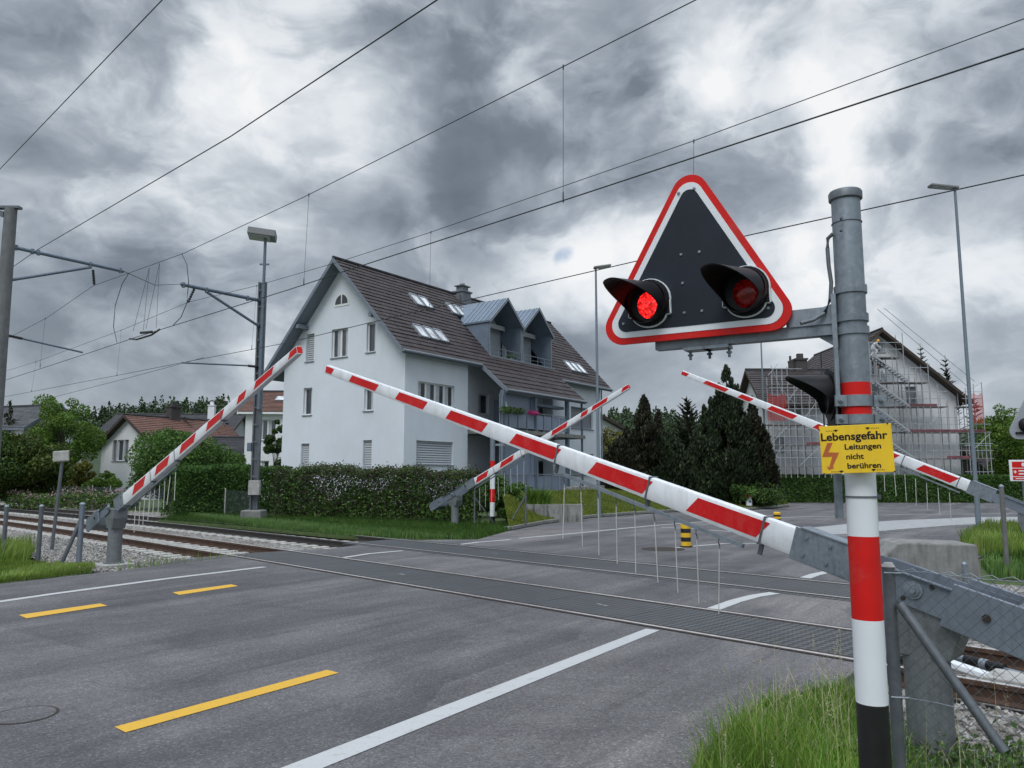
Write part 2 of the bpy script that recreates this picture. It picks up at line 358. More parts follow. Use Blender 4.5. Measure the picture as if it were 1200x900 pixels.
M['yellow'] = surf('yellow_sign_enamel', (.80, .52, .012), .38, 0, .06, 6, (.55, .34, .05), .35)
M['orange'] = surf('arrow_orange', (.42, .10, .022), .5)
M['yellow_b'] = surf('yellow_bollard', (.75, .45, .02), .5)
M['hoop'] = surf('rod_white', (.50, .50, .475), .5, 0, .1, 10)
M['wall_blue'] = surf('pale_blue_render', (.655, .70, .755), .9, 0, .05, .7, (.52, .57, .64), .15, .25, 90)
M['wall_white'] = surf('white_render', (.70, .715, .735), .9, 0, .05, .7, (.55, .56, .57), .18, .25, 90)
M['wall_grey'] = surf('grey_render', (.36, .39, .43), .9, 0, .08, .8, (.2, .21, .23), .3)
M['slate_panel'] = surf('blue_grey_panel', (.21, .25, .32), .55, 0, .08, 2)
M['zinc'] = surf('blue_zinc_sheet', (.145, .185, .24), .5, .1, .12, 2)
M['zinc_l'] = surf('pale_zinc_edge', (.22, .25, .285), .45, .3, .1, 3)
M['steel_blue'] = surf('blue_steel_post', (.12, .155, .20), .5, .2, .1, 3)
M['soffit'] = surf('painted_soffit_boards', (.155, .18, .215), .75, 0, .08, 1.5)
M['frame'] = surf('window_frame_white', (.72, .73, .74), .45, 0, .04, 4)
M['frame_d'] = surf('window_frame_grey', (.22, .24, .27), .5, 0, .05, 4)
M['hillfloor'] = surf('forest_floor', (.030, .050, .022), .95, 0, .35, .05); M['glass'] = make_glass('window_glass'); M['glass_sky'] = make_glass('skylight_glass', (.45, .47, .48), .08)
M['curtain'] = surf('pale_curtain', (.42, .44, .46), .3, 0, .15, 5)
M['shutter'] = surf('shutter_slats', (.44, .465, .49), .55, 0, .05, 4)
M['shutter_d'] = surf('grey_blind', (.19, .20, .215), .6, 0, .08, 4)
M['tile'] = make_tile('brown_roof_tiles', (.029, .021, .022), (.050, .036, .036), (.092, .078, .076))
M['tile_red'] = make_tile('red_roof_tiles', (.125, .058, .042), (.165, .075, .052), (.085, .06, .052))
M['tile_grey'] = make_tile('grey_roof_tiles', (.075, .08, .09), (.10, .105, .115), (.14, .14, .14))
M['tile_dark'] = make_tile('dark_roof_tiles', (.040, .042, .048), (.055, .056, .062), (.07, .07, .07))
M['chimney'] = surf('chimney_sheet', (.16, .175, .19), .5, .3, .15, 3)
M['chimney_d'] = surf('dark_chimney', (.055, .05, .05), .8, 0, .2, 3)
M['dormer_in'] = surf('dormer_lining', (.13, .15, .185), .7, 0, .08, 2)
M['scaff'] = surf('scaffold_tube', (.33, .35, .37), .5, .15, .15, 6)
M['deck'] = surf('scaffold_board', (.17, .16, .15), .8, 0, .2, 3)
M['toe'] = surf('scaffold_toe_board', (.15, .05, .06), .7, 0, .5, 2)
M['net'] = surf('red_safety_net', (.42, .03, .026), .8, 0, .2, 1.5); netfix(M['net'])
M['bark'] = surf('bark', (.075, .06, .048), .95, 0, .3, 5, None, 0, .6, 20)
M['wood_d'] = surf('dark_timber', (.05, .038, .03), .85, 0, .25, 3)
M['green_plastic'] = surf('green_plastic', (.015, .25, .06), .45)
M['overall'] = surf('white_work_clothes', (.62, .63, .68), .9, 0, .15, 9)
M['shirt'] = surf('black_shirt', (.014, .014, .018), .9); M['skin'] = surf('skin', (.42, .24, .17), .6); M['hair'] = surf('dark_hair', (.03, .022, .018), .7)
M['helmet'] = surf('orange_helmet', (.75, .33, .02), .4)
M['pink'] = surf('magenta_flowers', (.45, .02, .16), .8, 0, .4, 30)
M['cloth'] = surf('pale_canvas', (.52, .53, .54), .85, 0, .1, 6)
M['backgrey'] = surf('sign_back_grey', (.30, .32, .35), .5, .2, .08, 5); M['wire'] = surf('wire_dark', (.045, .05, .055), .5, .5, .2, 4); M['insul'] = surf('dark_insulator', (.025, .024, .026), .35)
M['lamp_glow'] = make_emit('red_lamp_lit', (1.0, .018, .018), 2.3); M['lamp_dim'] = make_emit('red_lamp_fading', (.55, .010, .010), .085)
M['sleeper'] = make_concrete('sleeper_concrete', (.40, .39, .365), (.14, .11, .085), .5)
M['lampgrey'] = surf('lamp_grey_paint', (.17, .21, .25), .5, .2, .03, .5); M['lamphead'] = surf('lamp_housing', (.18, .185, .19), .55, 0, .03, .5)
M['lampglass'] = surf('lamp_diffuser', (.40, .42, .42), .3)
M['pinkfl'] = leafmat('pink_blossom', [(0, (.05, .09, .025)), (.5, (.06, .10, .03)), (.55, (.34, .16, .21)), (.8, (.45, .28, .33)), (1, (.52, .42, .44))])
L_ = leafmat
M['leaf_dark'] = L_('leaves_dark', [(0, (0.030, 0.060, 0.017)), (.5, (0.055, 0.109, 0.027)), (1, (0.104, 0.159, 0.038))])
M['leaf_mid'] = L_('leaves_mid', [(0, (0.041, 0.093, 0.021)), (.5, (0.075, 0.158, 0.033)), (1, (0.128, 0.217, 0.048))])
M['leaf_mid2'] = L_('leaves_olive', [(0, (.03, .052, .012)), (.5, (.06, .095, .018)), (1, (.115, .145, .03))])
M['leaf_bright'] = L_('leaves_bright', [(0, (.06, .125, .018)), (.5, (.095, .18, .026)), (1, (.15, .235, .045))])
M['leaf_yellow'] = L_('leaves_yellowish', [(0, (.09, .10, .02)), (1, (.18, .18, .04))])
M['leaf_conifer'] = L_('conifer_sprays', [(0, (.012, .015, .009)), (.6, (.021, .024, .013)), (.9, (.042, .038, .02)), (1, (.07, .055, .03))], .15)
M['leaf_conifer2'] = L_('conifer_sprays_green', [(0, (.012, .021, .011)), (.6, (.024, .041, .019)), (.9, (.045, .065, .028)), (1, (.075, .095, .04))], .15)
M['leaf_mixed'] = L_('mixed_hedge_leaves', [(0, (0.047, 0.031, 0.034)), (.26, (0.078, 0.052, 0.052)), (.34, (0.034, 0.068, 0.017)), (.78, (0.068, 0.124, 0.029)), (.96, (0.124, 0.163, 0.055)), (.982, (0.325, 0.286, 0.299)), (1, (0.390, 0.351, 0.377))])
M['leaf_hedge'] = L_('clipped_hedge_leaves', [(0, (0.032, 0.081, 0.018)), (.6, (0.057, 0.133, 0.026)), (1, (0.116, 0.197, 0.045))])
M['leaf_forest'] = L_('forest_leaves', [(0, (.026, .045, .03)), (.45, (.04, .066, .036)), (.8, (.075, .115, .045)), (1, (.12, .165, .06))], .1)
M['blade'] = L_('grass_blades', [(0, (.075, .165, .018)), (.55, (.15, .29, .032)), (.9, (.25, .37, .07)), (1, (.40, .36, .16))], .4)
M['blade_l'] = L_('lawn_blades', [(0, (.10, .14, .02)), (.6, (.16, .205, .03)), (1, (.22, .24, .05))], .3)
M['blade_y'] = L_('yellowish_grass_blades', [(0, (.10, .18, .025)), (.6, (.17, .27, .04)), (.9, (.24, .31, .08)), (1, (.34, .31, .14))], .35)
M['blade_d'] = L_('dark_verge_blades', [(0, (.035, .085, .018)), (.6, (.06, .135, .025)), (.92, (.10, .18, .04)), (1, (.20, .20, .09))], .3)  # darker green than the other grass blade mixes
M['straw'] = L_('dry_grass', [(0, (.40, .37, .22)), (1, (.55, .52, .34))], .3)
M['oldwood'] = surf('weathered_twigs', (.10, .085, .07), .95)

# ------------------------------------------------------------------ camera, sky, sun
cam = bpy.data.cameras.new('camera'); cam.lens = 27; cam.sensor_width = 36; cam.clip_start = .05; cam.clip_end = 5000
co = link(bpy.data.objects.new('camera', cam)); co.location = (0, 0, H); co.rotation_euler = (math.pi/2+PITCH, 0, 0); S.camera = co
S.view_settings.view_transform = 'Standard'; S.view_settings.look = 'None'; S.view_settings.exposure = 0.08; S.view_settings.gamma = 1
SUN_AZ, SUN_EL = R(205), R(48)        # behind the viewer, a little to the left, well veiled
W = bpy.data.worlds.new('World'); S.world = W; W.use_nodes = True
def make_world():
    nt = W.node_tree; N = nt.nodes; L = nt.links; bg = N['Background']; bg.inputs[1].default_value = .1
    sky = N.new('ShaderNodeTexSky'); sky.sky_type = 'NISHITA'; sky.sun_disc = False; sky.sun_elevation = SUN_EL; sky.sun_rotation = SUN_AZ
    tc = N.new('ShaderNodeTexCoord'); d = tc.outputs['Generated']
    sx = N.new('ShaderNodeSeparateXYZ'); L.new(d, sx.inputs[0])
    # cloud space: directions, flattened a little so the banks lie down towards the horizon
    mp = N.new('ShaderNodeMapping'); mp.inputs['Scale'].default_value = (1, 1, 1.55); mp.inputs['Rotation'].default_value = (R(4), R(-13), 0); mp.inputs['Location'].default_value = (2.3, .4, 1.7); L.new(d, mp.inputs[0]); P0 = mp.outputs[0]
    def warp(vec, sc, amt, det=4):
        wn = N.new('ShaderNodeTexNoise'); wn.inputs['Scale'].default_value = sc; wn.inputs['Detail'].default_value = det; L.new(vec, wn.inputs['Vector'])
        wc = N.new('ShaderNodeVectorMath'); wc.operation = 'SUBTRACT'; L.new(wn.outputs['Color'], wc.inputs[0]); wc.inputs[1].default_value = (.5, .5, .5)
        wa = N.new('ShaderNodeVectorMath'); wa.operation = 'MULTIPLY_ADD'; L.new(wc.outputs[0], wa.inputs[0]); wa.inputs[1].default_value = (amt,)*3; L.new(vec, wa.inputs[2]); return wa.outputs[0]
    P = warp(P0, 3.6, .24); dw = warp(d, 7.0, .16, 6)
    f = math_(N, L, 'MULTIPLY', math_(N, L, 'SUBTRACT', noise(N, L, P, 2.9, 10, .50), .5), 1.25)
    def edge(vec, sc, a, b, lo, hi):
        e = N.new('ShaderNodeMapRange'); e.interpolation_type = 'SMOOTHSTEP'; L.new(noise(N, L, vec, sc, 12, .58), e.inputs[0]); e.inputs[1].default_value = a; e.inputs[2].default_value = b; e.inputs[3].default_value = lo; e.inputs[4].default_value = hi; return e.outputs[0]
    f = math_(N, L, 'ADD', f, edge(P, 3.6, .45, .60, -.07, .10))
    f = math_(N, L, 'ADD', f, math_(N, L, 'MULTIPLY', math_(N, L, 'SUBTRACT', noise(N, L, P, 13, 9, .56), .5), .27))
    # where the photograph's cloud banks and bright gaps lie: (x, y, radius in its pixels, lightness)
    blobs = [(345, 60, 120, .26), (425, 140, 90, .20), (235, 130, 90, .06), (90, 190, 190, -.10), (60, 70, 90, -.02), (300, 215, 120, .10), (560, 195, 135, -.24), (735, 165, 100, -.32),
             (640, 75, 120, .10), (835, 85, 60, .22), (850, 25, 90, .12), (955, 125, 48, .26), (1000, 110, 50, .18), (1060, 135, 90, .05), (980, 45, 120, -.15), (1150, 130, 110, -.18), (885, 195, 75, -.16),
             (975, 200, 50, .26), (1190, 150, 40, .18), (690, 300, 70, .10), (620, 285, 60, .14), (850, 260, 80, -.06), (250, 270, 110, .10), (190, 390, 120, -.14), (60, 350, 120, -.02), (305, 445, 60, .22),
             (560, 360, 120, .0), (760, 400, 130, .02), (880, 420, 130, .06), (1090, 310, 130, -.03), (1150, 400, 110, .10), (410, 255, 80, .06), (30, 15, 50, .14), (550, 20, 70, -.05), (70, 270, 70, .06)]
    for bx, by, br, ba in blobs:
        v = ray(bx, by).normalized(); dt = N.new('ShaderNodeVectorMath'); dt.operation = 'DISTANCE'; L.new(dw, dt.inputs[0]); dt.inputs[1].default_value = v
        mr = N.new('ShaderNodeMapRange'); mr.interpolation_type = 'SMOOTHSTEP'; L.new(dt.outputs['Value'], mr.inputs[0])
        mr.inputs[1].default_value = br/F*1.25; mr.inputs[2].default_value = br/F*.12; mr.inputs[3].default_value = 0; mr.inputs[4].default_value = ba*.95
        f = math_(N, L, 'ADD', f, mr.outputs[0])
    f = math_(N, L, 'ADD', math_(N, L, "MULTIPLY", f, 1.06), .512)
    r = ramp(N, [(.10, (1.02, 1.24, 1.50)), (.34, (1.80, 2.13, 2.55)), (.52, (3.45, 3.88, 4.42)), (.64, (5.3, 5.75, 6.25)), (.76, (7.5, 7.85, 8.2)), (.92, (9.0, 9.05, 9.1))], 'LINEAR')
    L.new(f, r.inputs[0]); c = r.outputs[0]
    # thin, hazy cover low down
    hz = N.new('ShaderNodeMapRange'); L.new(sx.outputs[2], hz.inputs[0]); hz.inputs[1].default_value = .02; hz.inputs[2].default_value = .22; hz.inputs[3].default_value = .42; hz.inputs[4].default_value = 0
    c = mixc(N, L, hz.outputs[0], c, (4.55, 5.0, 5.5))
    # one small rift of open blue
    gap = N.new('ShaderNodeMapRange'); gap.interpolation_type = 'SMOOTHSTEP'; v = ray(663, 302).normalized(); dt = N.new('ShaderNodeVectorMath'); dt.operation = 'DISTANCE'; L.new(warp(d, 14, .06), dt.inputs[0]); dt.inputs[1].default_value = v
    L.new(dt.outputs['Value'], gap.inputs[0]); gap.inputs[1].default_value = .019; gap.inputs[2].default_value = .004; gap.inputs[3].default_value = 0; gap.inputs[4].default_value = .6
    c = mixc(N, L, gap.outputs[0], c, mixc(N, L, .4, sky.outputs[0], (1.7, 3.6, 6.6)))
    c = mixc(N, L, .05, c, sky.outputs[0])
    # overhead and towards the veiled sun the cover is far brighter, as overcast skies are
    up = N.new('ShaderNodeMapRange'); up.interpolation_type = 'SMOOTHSTEP'; L.new(sx.outputs[2], up.inputs[0]); up.inputs[1].default_value = .62; up.inputs[2].default_value = 1.0; up.inputs[3].default_value = 1; up.inputs[4].default_value = 5.3
    bk = N.new('ShaderNodeMapRange'); bk.interpolation_type = 'SMOOTHSTEP'; L.new(sx.outputs[1], bk.inputs[0]); bk.inputs[1].default_value = .05; bk.inputs[2].default_value = -.8; bk.inputs[3].default_value = 1; bk.inputs[4].default_value = 1.6
    k = math_(N, L, 'MULTIPLY', up.outputs[0], bk.outputs[0])
    vm = N.new('ShaderNodeVectorMath'); vm.operation = 'SCALE'; L.new(c, vm.inputs[0]); L.new(k, vm.inputs['Scale'])
    L.new(vm.outputs[0], bg.inputs[0])
make_world()
W.cycles.sampling_method = 'MANUAL'; W.cycles.sample_map_resolution = 512
sl = bpy.data.lights.new('sun', 'SUN'); sl.energy = 1.15; sl.angle = R(25); sl.color = (1, .98, .95)
so = link(bpy.data.objects.new('sun', sl)); so.location = (0, -20, 60)
sd = Vector((math.sin(SUN_AZ)*math.cos(SUN_EL), math.cos(SUN_AZ)*math.cos(SUN_EL), math.sin(SUN_EL)))
so.rotation_euler = sd.to_track_quat('Z', 'Y').to_euler()

# ------------------------------------------------------------------ foliage generators
def unit(n):
    v = RNG.normal(size=(n, 3)); return v/np.linalg.norm(v, axis=1, keepdims=True)
def leaves(name, P, size, mat, parent=None, world=False, aspect=.55, up=0.35, dirs=None, jit=.35):
    """one lens-shaped quad per point"""
    n = len(P); a = unit(n) if dirs is None else dirs
    b = unit(n); b[:, 2] += up; b -= (b*a).sum(1, keepdims=True)*a; b /= np.linalg.norm(b, axis=1, keepdims=True)+1e-9
    s = (size*(1+jit*RNG.uniform(-1, 1, n)))[:, None]
    V = np.empty((n, 4, 3)); V[:, 0] = P-a*s*.5; V[:, 1] = P+b*s*aspect*.5; V[:, 2] = P+a*s*.5; V[:, 3] = P-b*s*aspect*.5
    return np_mesh(name, V.reshape(-1, 3), 4, mat, parent, world)
def clump_points(centers, radii, n, flat=.8, shell=.55):
    k = len(centers); w = np.asarray(radii)**2; idx = RNG.choice(k, n, p=w/w.sum())
    d = unit(n); rr = np.asarray(radii)[idx]*np.cbrt(RNG.uniform(shell**3, 1.15, n)); d[:, 2] *= flat
    return np.asarray(centers)[idx]+d*rr[:, None]
def trunk(name, base, h, r, mat, parent, limbs, world=True):
    m = MB(); b = Vector(base); pts = [b+Vector((random.uniform(-.04, .04)*h*i/5, random.uniform(-.04, .04)*h*i/5, h*i/5)) for i in range(6)]
    m.tube(pts, [r*(1-.14*i) for i in range(6)], 8)
    for c in limbs:
        s = pts[random.randint(2, 4)]; c = Vector(c); mid = (s+c)/2+Vector((0, 0, .08*h))
        m.tube([s, mid, c], [r*.4, r*.25, r*.1], 5)
    return m.build(name, mat, parent, world, True)
def broad_tree(label, base, h, w, mat, n, lsize, name='tree', crown_lo=.15, cat='tree', group=None, ncl=34, flat=.85, seed=1, twigs=0):
    """crown = leaf clumps of uneven size thrown through an egg-shaped volume"""
    global RNG; RNG = np.random.default_rng(seed); random.seed(seed)
    t = thing(name, label, cat, base, 0, group); b = np.array(base)
    cs, rs = [], []
    for i in range(ncl):
        u = unit(1)[0]; k = RNG.uniform(.35, 1)**.6; zc = (crown_lo+(1-crown_lo)*.5)*h
        c = np.array([u[0]*w*.40*k, u[1]*w*.40*k, zc+u[2]*(1-crown_lo)*h*.42*k])
        tp = 1-.35*max(0, (c[2]/h-.55))/.45; c[:2] *= tp
        cs.append(b+c); rs.append(RNG.uniform(.09, .20)*w*(.8 if c[2] > .75*h else 1))
    P = clump_points(np.array(cs), np.array(rs), n); P = P[P[:, 2] > b[2]+.1]
    leaves('crown', P, lsize, mat, t, True)
    trunk('trunk', base, h*.62, max(.06, w*.025), M['bark'], t, [tuple(c) for c in cs[:12]])
    return t
def conifer_dense(label, base, h, w, mat, n, seed=1, group=None, prof=.75, lean=0.0, name='conifer_tree', tops=((0, 0, 1, 1),)):
    """dense conifer: upright sprays in ragged pointed spires, one or several leaders (dx, dy, height share, width share)"""
    global RNG; RNG = np.random.default_rng(seed); random.seed(seed)
    t = thing(name, label, 'conifer', base, 0, group); b = np.array(base); cs, rs, ax = [], [], []
    for dx_, dy_, hf, wf in tops:
        hh_, ww_ = h*hf, w*wf
        for i in range(int(170*wf)):
            z = RNG.uniform(.0, 1.0); rad = ww_/2*(1-z)**prof*min(1, .72+1.3*z); a = RNG.uniform(0, 2*math.pi); k = RNG.uniform(.5, 1.08)
            cs.append(b+np.array([dx_*w+math.cos(a)*rad*k, dy_*w+math.sin(a)*rad*k, z*hh_*.985])); rs.append(max(.10, min(.55, rad*RNG.uniform(.20, .36)))); ax.append((dx_*w, dy_*w))
    cs = np.array(cs); rs = np.array(rs); w2 = rs**1.7; idx = RNG.choice(len(cs), int(n*2.3), p=w2/w2.sum()); dd = unit(len(idx)); dd[:, 2] *= 1.7
    P = cs[idx]+dd*(rs[idx]*np.cbrt(RNG.uniform(.02, 1.2, len(idx))))[:, None]; ok = P[:, 2] > b[2]; P = P[ok]; A = b[:2]+np.array(ax)[idx][ok]
    d = unit(len(P))*.5; d[:, 2] += .8; d[:, :2] += (P[:, :2]-A)/(w/2)*.6; d /= np.linalg.norm(d, axis=1, keepdims=True)
    leaves('crown', P, .24, mat, t, True, .34, 0, d)
    m = MB()
    for dx_, dy_, hf, wf in tops: m.cyl((b[0]+dx_*w*.5, b[1]+dy_*w*.5, b[2]-.1), (b[0]+dx_*w, b[1]+dy_*w, b[2]+h*hf*.95), w*.03, .02, 8)
    m.build('trunk', M['bark'], t, True, True)
    return t
def fir_tree(label, base, h, w, mat, seed=1, name='fir_tree', group=None, sparse=1.0, droop=-.1):
    """spiky fir: whorls of branches, each fringed with twigs"""
    global RNG; RNG = np.random.default_rng(seed); random.seed(seed)
    t = thing(name, label, 'conifer', base, 0, group); b = np.array(base); tr = MB(); tr.cyl(base, (b+[0, 0, h]), w*.03, .02, 8)
    P, D = [], []; lv = int(h/.42*sparse)
    for i in range(lv):
        z = .06+.92*i/lv; L_ = w/2*(1-z)**.85+.1
        for j in range(7):
            a = RNG.uniform(0, 2*math.pi); el = droop+.55*z+RNG.uniform(-.1, .1); bd = np.array([math.cos(a)*math.cos(el), math.sin(a)*math.cos(el), math.sin(el)])
            l = L_*RNG.uniform(.75, 1.1); o = b+[0, 0, z*h]; tr.tube([o, o+bd*l], [.025, .008], 4)
            k = int(l/.035)+4; tt = RNG.uniform(.15, 1, k)[:, None]; side = np.cross(bd, [0, 0, 1.0]); side /= np.linalg.norm(side); sg = RNG.choice([-1, 1], k)[:, None]
            q = o+bd*l*tt+side*sg*(.14*(1.15-tt))*min(1, l); P.append(q); dd = bd*.8+side*sg*.7+RNG.normal(size=(k, 3))*.15; D.append(dd/np.linalg.norm(dd, axis=1, keepdims=True))
    leaves('crown', np.vstack(P), .22, mat, t, True, .28, .2, np.vstack(D)); tr.build('trunk', M['bark'], t, True)
    return t
def hedge(label, pts, width, h, mat, dens, lsize, seed=1, name='hedge', rough=.06, z0=0.0, cat='hedge', top_noise=.06, core=None, parts=True):
    """hedge along a polyline: leaves fill the outer shell of the volume, twigs inside"""
    global RNG; RNG = np.random.default_rng(seed); random.seed(seed)
    t = thing(name, label, cat, (pts[0][0], pts[0][1], z0)); P = []; tw = MB()
    for (ax, ay), (bx, by) in zip(pts[:-1], pts[1:]):
        d = np.array([bx-ax, by-ay]); L_ = np.linalg.norm(d); d /= L_; nrm = np.array([-d[1], d[0]]); n = int(dens*L_*(h*2+width))
        u = RNG.uniform(-.2, L_+.2, n); f = RNG.uniform(0, 2*h+width, n)
        q = np.where(f < h, -width/2, np.where(f < h+width, f-h-width/2, width/2)); z = np.where(f < h, f, np.where(f < h+width, h, f-h-width))
        q = q*RNG.uniform(.55, 1.05, n)**.5; z = z*RNG.uniform(.9, 1.02, n)
        wob = np.sin(u*1.7+seed)+np.sin(u*3.9+2*seed)*.6+np.sin(u*.63)*.8
        q *= 1+rough*wob*.6; z = z+(z/h)**2*(wob*top_noise+RNG.normal(size=n)*rough*.5)
        P.append(np.c_[ax+d[0]*u+nrm[0]*q, ay+d[1]*u+nrm[1]*q, z0+z]+RNG.normal(size=(n, 3))*rough*.5)
        for i in range(int(L_/.35)):
            uu = i*.35+random.uniform(-.1, .1); o = Vector((ax+d[0]*uu, ay+d[1]*uu, z0))
            for k in range(3):
                e = o+Vector((random.uniform(-.35, .35), random.uniform(-.3, .3)*width, h*random.uniform(.7, .97))); tw.tube([o, (o+e)/2+Vector((random.uniform(-.1, .1), 0, .1)), e], [.02, .014, .006], 4)
    leaves('foliage', np.vstack(P), lsize, mat, t, True)
    tw.build('branches', core or M['oldwood'], t, True)
    return t
def grass(name, P, h, w, mat, label=None, bend=.35, parent=None, world=False):
    n = len(P); a = RNG.uniform(0, 2*math.pi, n); hh = h*RNG.uniform(.45, 1.15, n) if np.isscalar(h) else h
    dx = np.c_[np.cos(a), np.sin(a), np.zeros(n)]; sd = np.c_[-np.sin(a), np.cos(a), np.zeros(n)]; b = (bend*RNG.uniform(.2, 1.4, n)*hh)[:, None]; up = np.array([[0, 0, 1.0]]); hc = hh[:, None]; ww = (w*RNG.uniform(.6, 1.3, n))[:, None]
    V = np.empty((n, 6, 3)); m1 = P+up*hc*.5+dx*b*.25; V[:, 0] = P-sd*ww*.5; V[:, 1] = P+sd*ww*.5; V[:, 2] = m1+sd*ww*.42; V[:, 3] = m1-sd*ww*.42
    tip = P+up*hc*.95+dx*b; V[:, 4] = tip+sd*ww*.06; V[:, 5] = tip-sd*ww*.06
    me = bpy.data.meshes.new(name); base = np.arange(n)[:, None]*6; Fc = np.concatenate([base+[0, 1, 2, 3], base+[3, 2, 4, 5]], 1).reshape(-1)
    me.vertices.add(n*6); me.vertices.foreach_set('co', V.astype(np.float32).ravel()); me.loops.add(len(Fc)); me.loops.foreach_set('vertex_index', Fc.astype(np.int32))
    me.polygons.add(n*2); me.polygons.foreach_set('loop_start', np.arange(0, n*8, 4, dtype=np.int32)); me.update(calc_edges=True); me.materials.append(mat)
    o = link(bpy.data.objects.new(name, me))
    if parent: o.parent = parent
    if parent and world: o.matrix_parent_inverse = INV[parent.name]
    return o
def in_poly(pts, n, seed=1):
    """n random points inside a convex-ish polygon of ground points (fan of triangles)"""
    rg = np.random.default_rng(seed); p = np.array([(q[0], q[1]) for q in pts]); tri = [(p[0], p[i], p[i+1]) for i in range(1, len(p)-1)]
    A = np.array([abs(np.cross(b-a, c-a)) for a, b, c in tri]); k = rg.choice(len(tri), n, p=A/A.sum()); T = np.array(tri)[k]
    u = rg.uniform(size=(n, 1)); v = rg.uniform(size=(n, 1)); f = u+v > 1; u = np.where(f, 1-u, u); v = np.where(f, 1-v, v)
    q = T[:, 0]+(T[:, 1]-T[:, 0])*u+(T[:, 2]-T[:, 0])*v; return np.c_[q, np.zeros(n)]

# ------------------------------------------------------------------ ground, ballast, road
def profile_sheet(name, prof, ss, mat, jitter=0.0, kind='structure'):
    V = []; k = len(prof)
    for s in ss:
        for n, z in prof:
            p = trk(n, s, z+(random.gauss(0, jitter) if jitter else 0)); V.append(tuple(p))
    Fc = [(i*k+j, i*k+j+1, (i+1)*k+j+1, (i+1)*k+j) for i in range(len(ss)-1) for j in range(k-1)]
    me = bpy.data.meshes.new(name); me.from_pydata(V, [], Fc); me.materials.append(mat); me.polygons.foreach_set('use_smooth', [True]*len(Fc))
    return tag(link(bpy.data.objects.new(name, me)), kind=kind)
lin = lambda a, b, n: [a+(b-a)*i/(n-1) for i in range(n)]
gs = [-2000, -500, -100, -30]+lin(-14, 90, 53)+[120, 200, 500, 2000]
profile_sheet('ground', [(-2000, -.04), (-400, -.04), (-60, -.04), (-10, -.04), (4.5, -.04), (6.8, -.36), (14.4, -.36), (15.8, -.04), (30, -.04), (120, -.04), (500, -.04), (2500, -.04)], gs, M['soil'])
def ballast_prof(step):
    out = []; n = 4.7
    while n <= 15.75:
        z = -.02 if n < 4.9 else (-.02-.195*(n-4.9)/1.9 if n < 6.8 else (-.215 if n < 14.5 else -.215+.18*(n-14.5)/1.2)); out.append((n, z)); n += step
    return out
random.seed(3)
profile_sheet('ballast', ballast_prof(.22), lin(-13, 3.2, 74)+lin(3.5, 17, 8)+lin(17.2, 46, 130)+lin(47, 140, 50), M['ballast'], .018)
def stones(areas):
    V = []; Fc = []; OCT = np.array([(1, 0, 0), (0, 1, 0), (-1, 0, 0), (0, -1, 0), (0, 0, 1), (0, 0, -1)], float); OF = [(0, 1, 4), (1, 2, 4), (2, 3, 4), (3, 0, 4), (1, 0, 5), (2, 1, 5), (3, 2, 5), (0, 3, 5)]
    rg = np.random.default_rng(5); k = 0
    for n0, n1, s0, s1, cnt in areas:
        for _ in range(cnt):
            n = rg.uniform(n0, n1); s = rg.uniform(s0, s1); z = -.02 if n < 4.9 else (-.02-.195*(n-4.9)/1.9 if n < 6.8 else -.215)
            r = rg.uniform(.016, .034); q = OCT*rg.uniform(.65, 1.35, (6, 1))*r; a, b = rg.uniform(0, 6.28, 2)
            Rm = Matrix.Rotation(a, 3, 'Z') @ Matrix.Rotation(b, 3, 'X'); q = q @ np.array(Rm).T; p = trk(n, s, z+r*.3+abs(rg.normal())*.012); V.append(q+np.array(p)); Fc += [(i+k, j+k, l+k) for i, j, l in OF]; k += 6
    me = bpy.data.meshes.new('loose_ballast_stones'); me.from_pydata(np.vstack(V).tolist(), [], Fc); me.materials.append(M['stone'])
    tag(link(bpy.data.objects.new('loose_ballast_stones', me)), 'loose grey track ballast stones lying beside and between the rails', 'ballast', kind='stuff')
stones([(4.9, 8.0, -3.5, 3.0, 6500), (8.1, 9.5, -3, 1.5, 900), (4.8, 8.1, 16.6, 30, 13000), (8.2, 9.4, 17.5, 27, 900)])

def sheet(name, pts, z, mat, thick=0.0, kind='structure'):
    m = MB(); P = [(p[0], p[1], z) for p in pts]
    a = sum(P[i][0]*P[(i+1) % len(P)][1]-P[(i+1) % len(P)][0]*P[i][1] for i in range(len(P)))
    if a < 0: P = P[::-1]
    if thick: m.extrude(P, (0, 0, -thick))
    else: m.poly(P)
    return tag(m.build(name, mat), kind=kind)
gp = lambda *q: [G(x, y) for x, y in q]
ap = [Vector((-17, -8, 0)), Vector((-14.2, .5, 0))]+gp((0, 684), (60, 677), (130, 670), (180, 663), (205, 656.5), (250, 651.5), (300, 647.5), (345, 645), (385, 643), (430, 637.5), (468, 633), (520, 632.5), (560, 632), (597, 622), (640, 614), (690, 607.5), (745, 603), (793, 600), (880, 598), (925, 594), (905, 588.5), (1060, 587.5), (1200, 587.5))
far = G(1200, 587.5)
ap += [far+Vector((25, 0, 0)), far+Vector((20, -30, 0))]+gp((1200, 652), (1150, 652), (1046, 690), (1030, 745), (1015, 775), (985, 800), (905, 818), (850, 850), (812, 900))+[Vector((.75, 2.2, 0)), Vector((.5, -8, 0))]
sheet('road', ap, 0.0, M['asphalt'], .22)
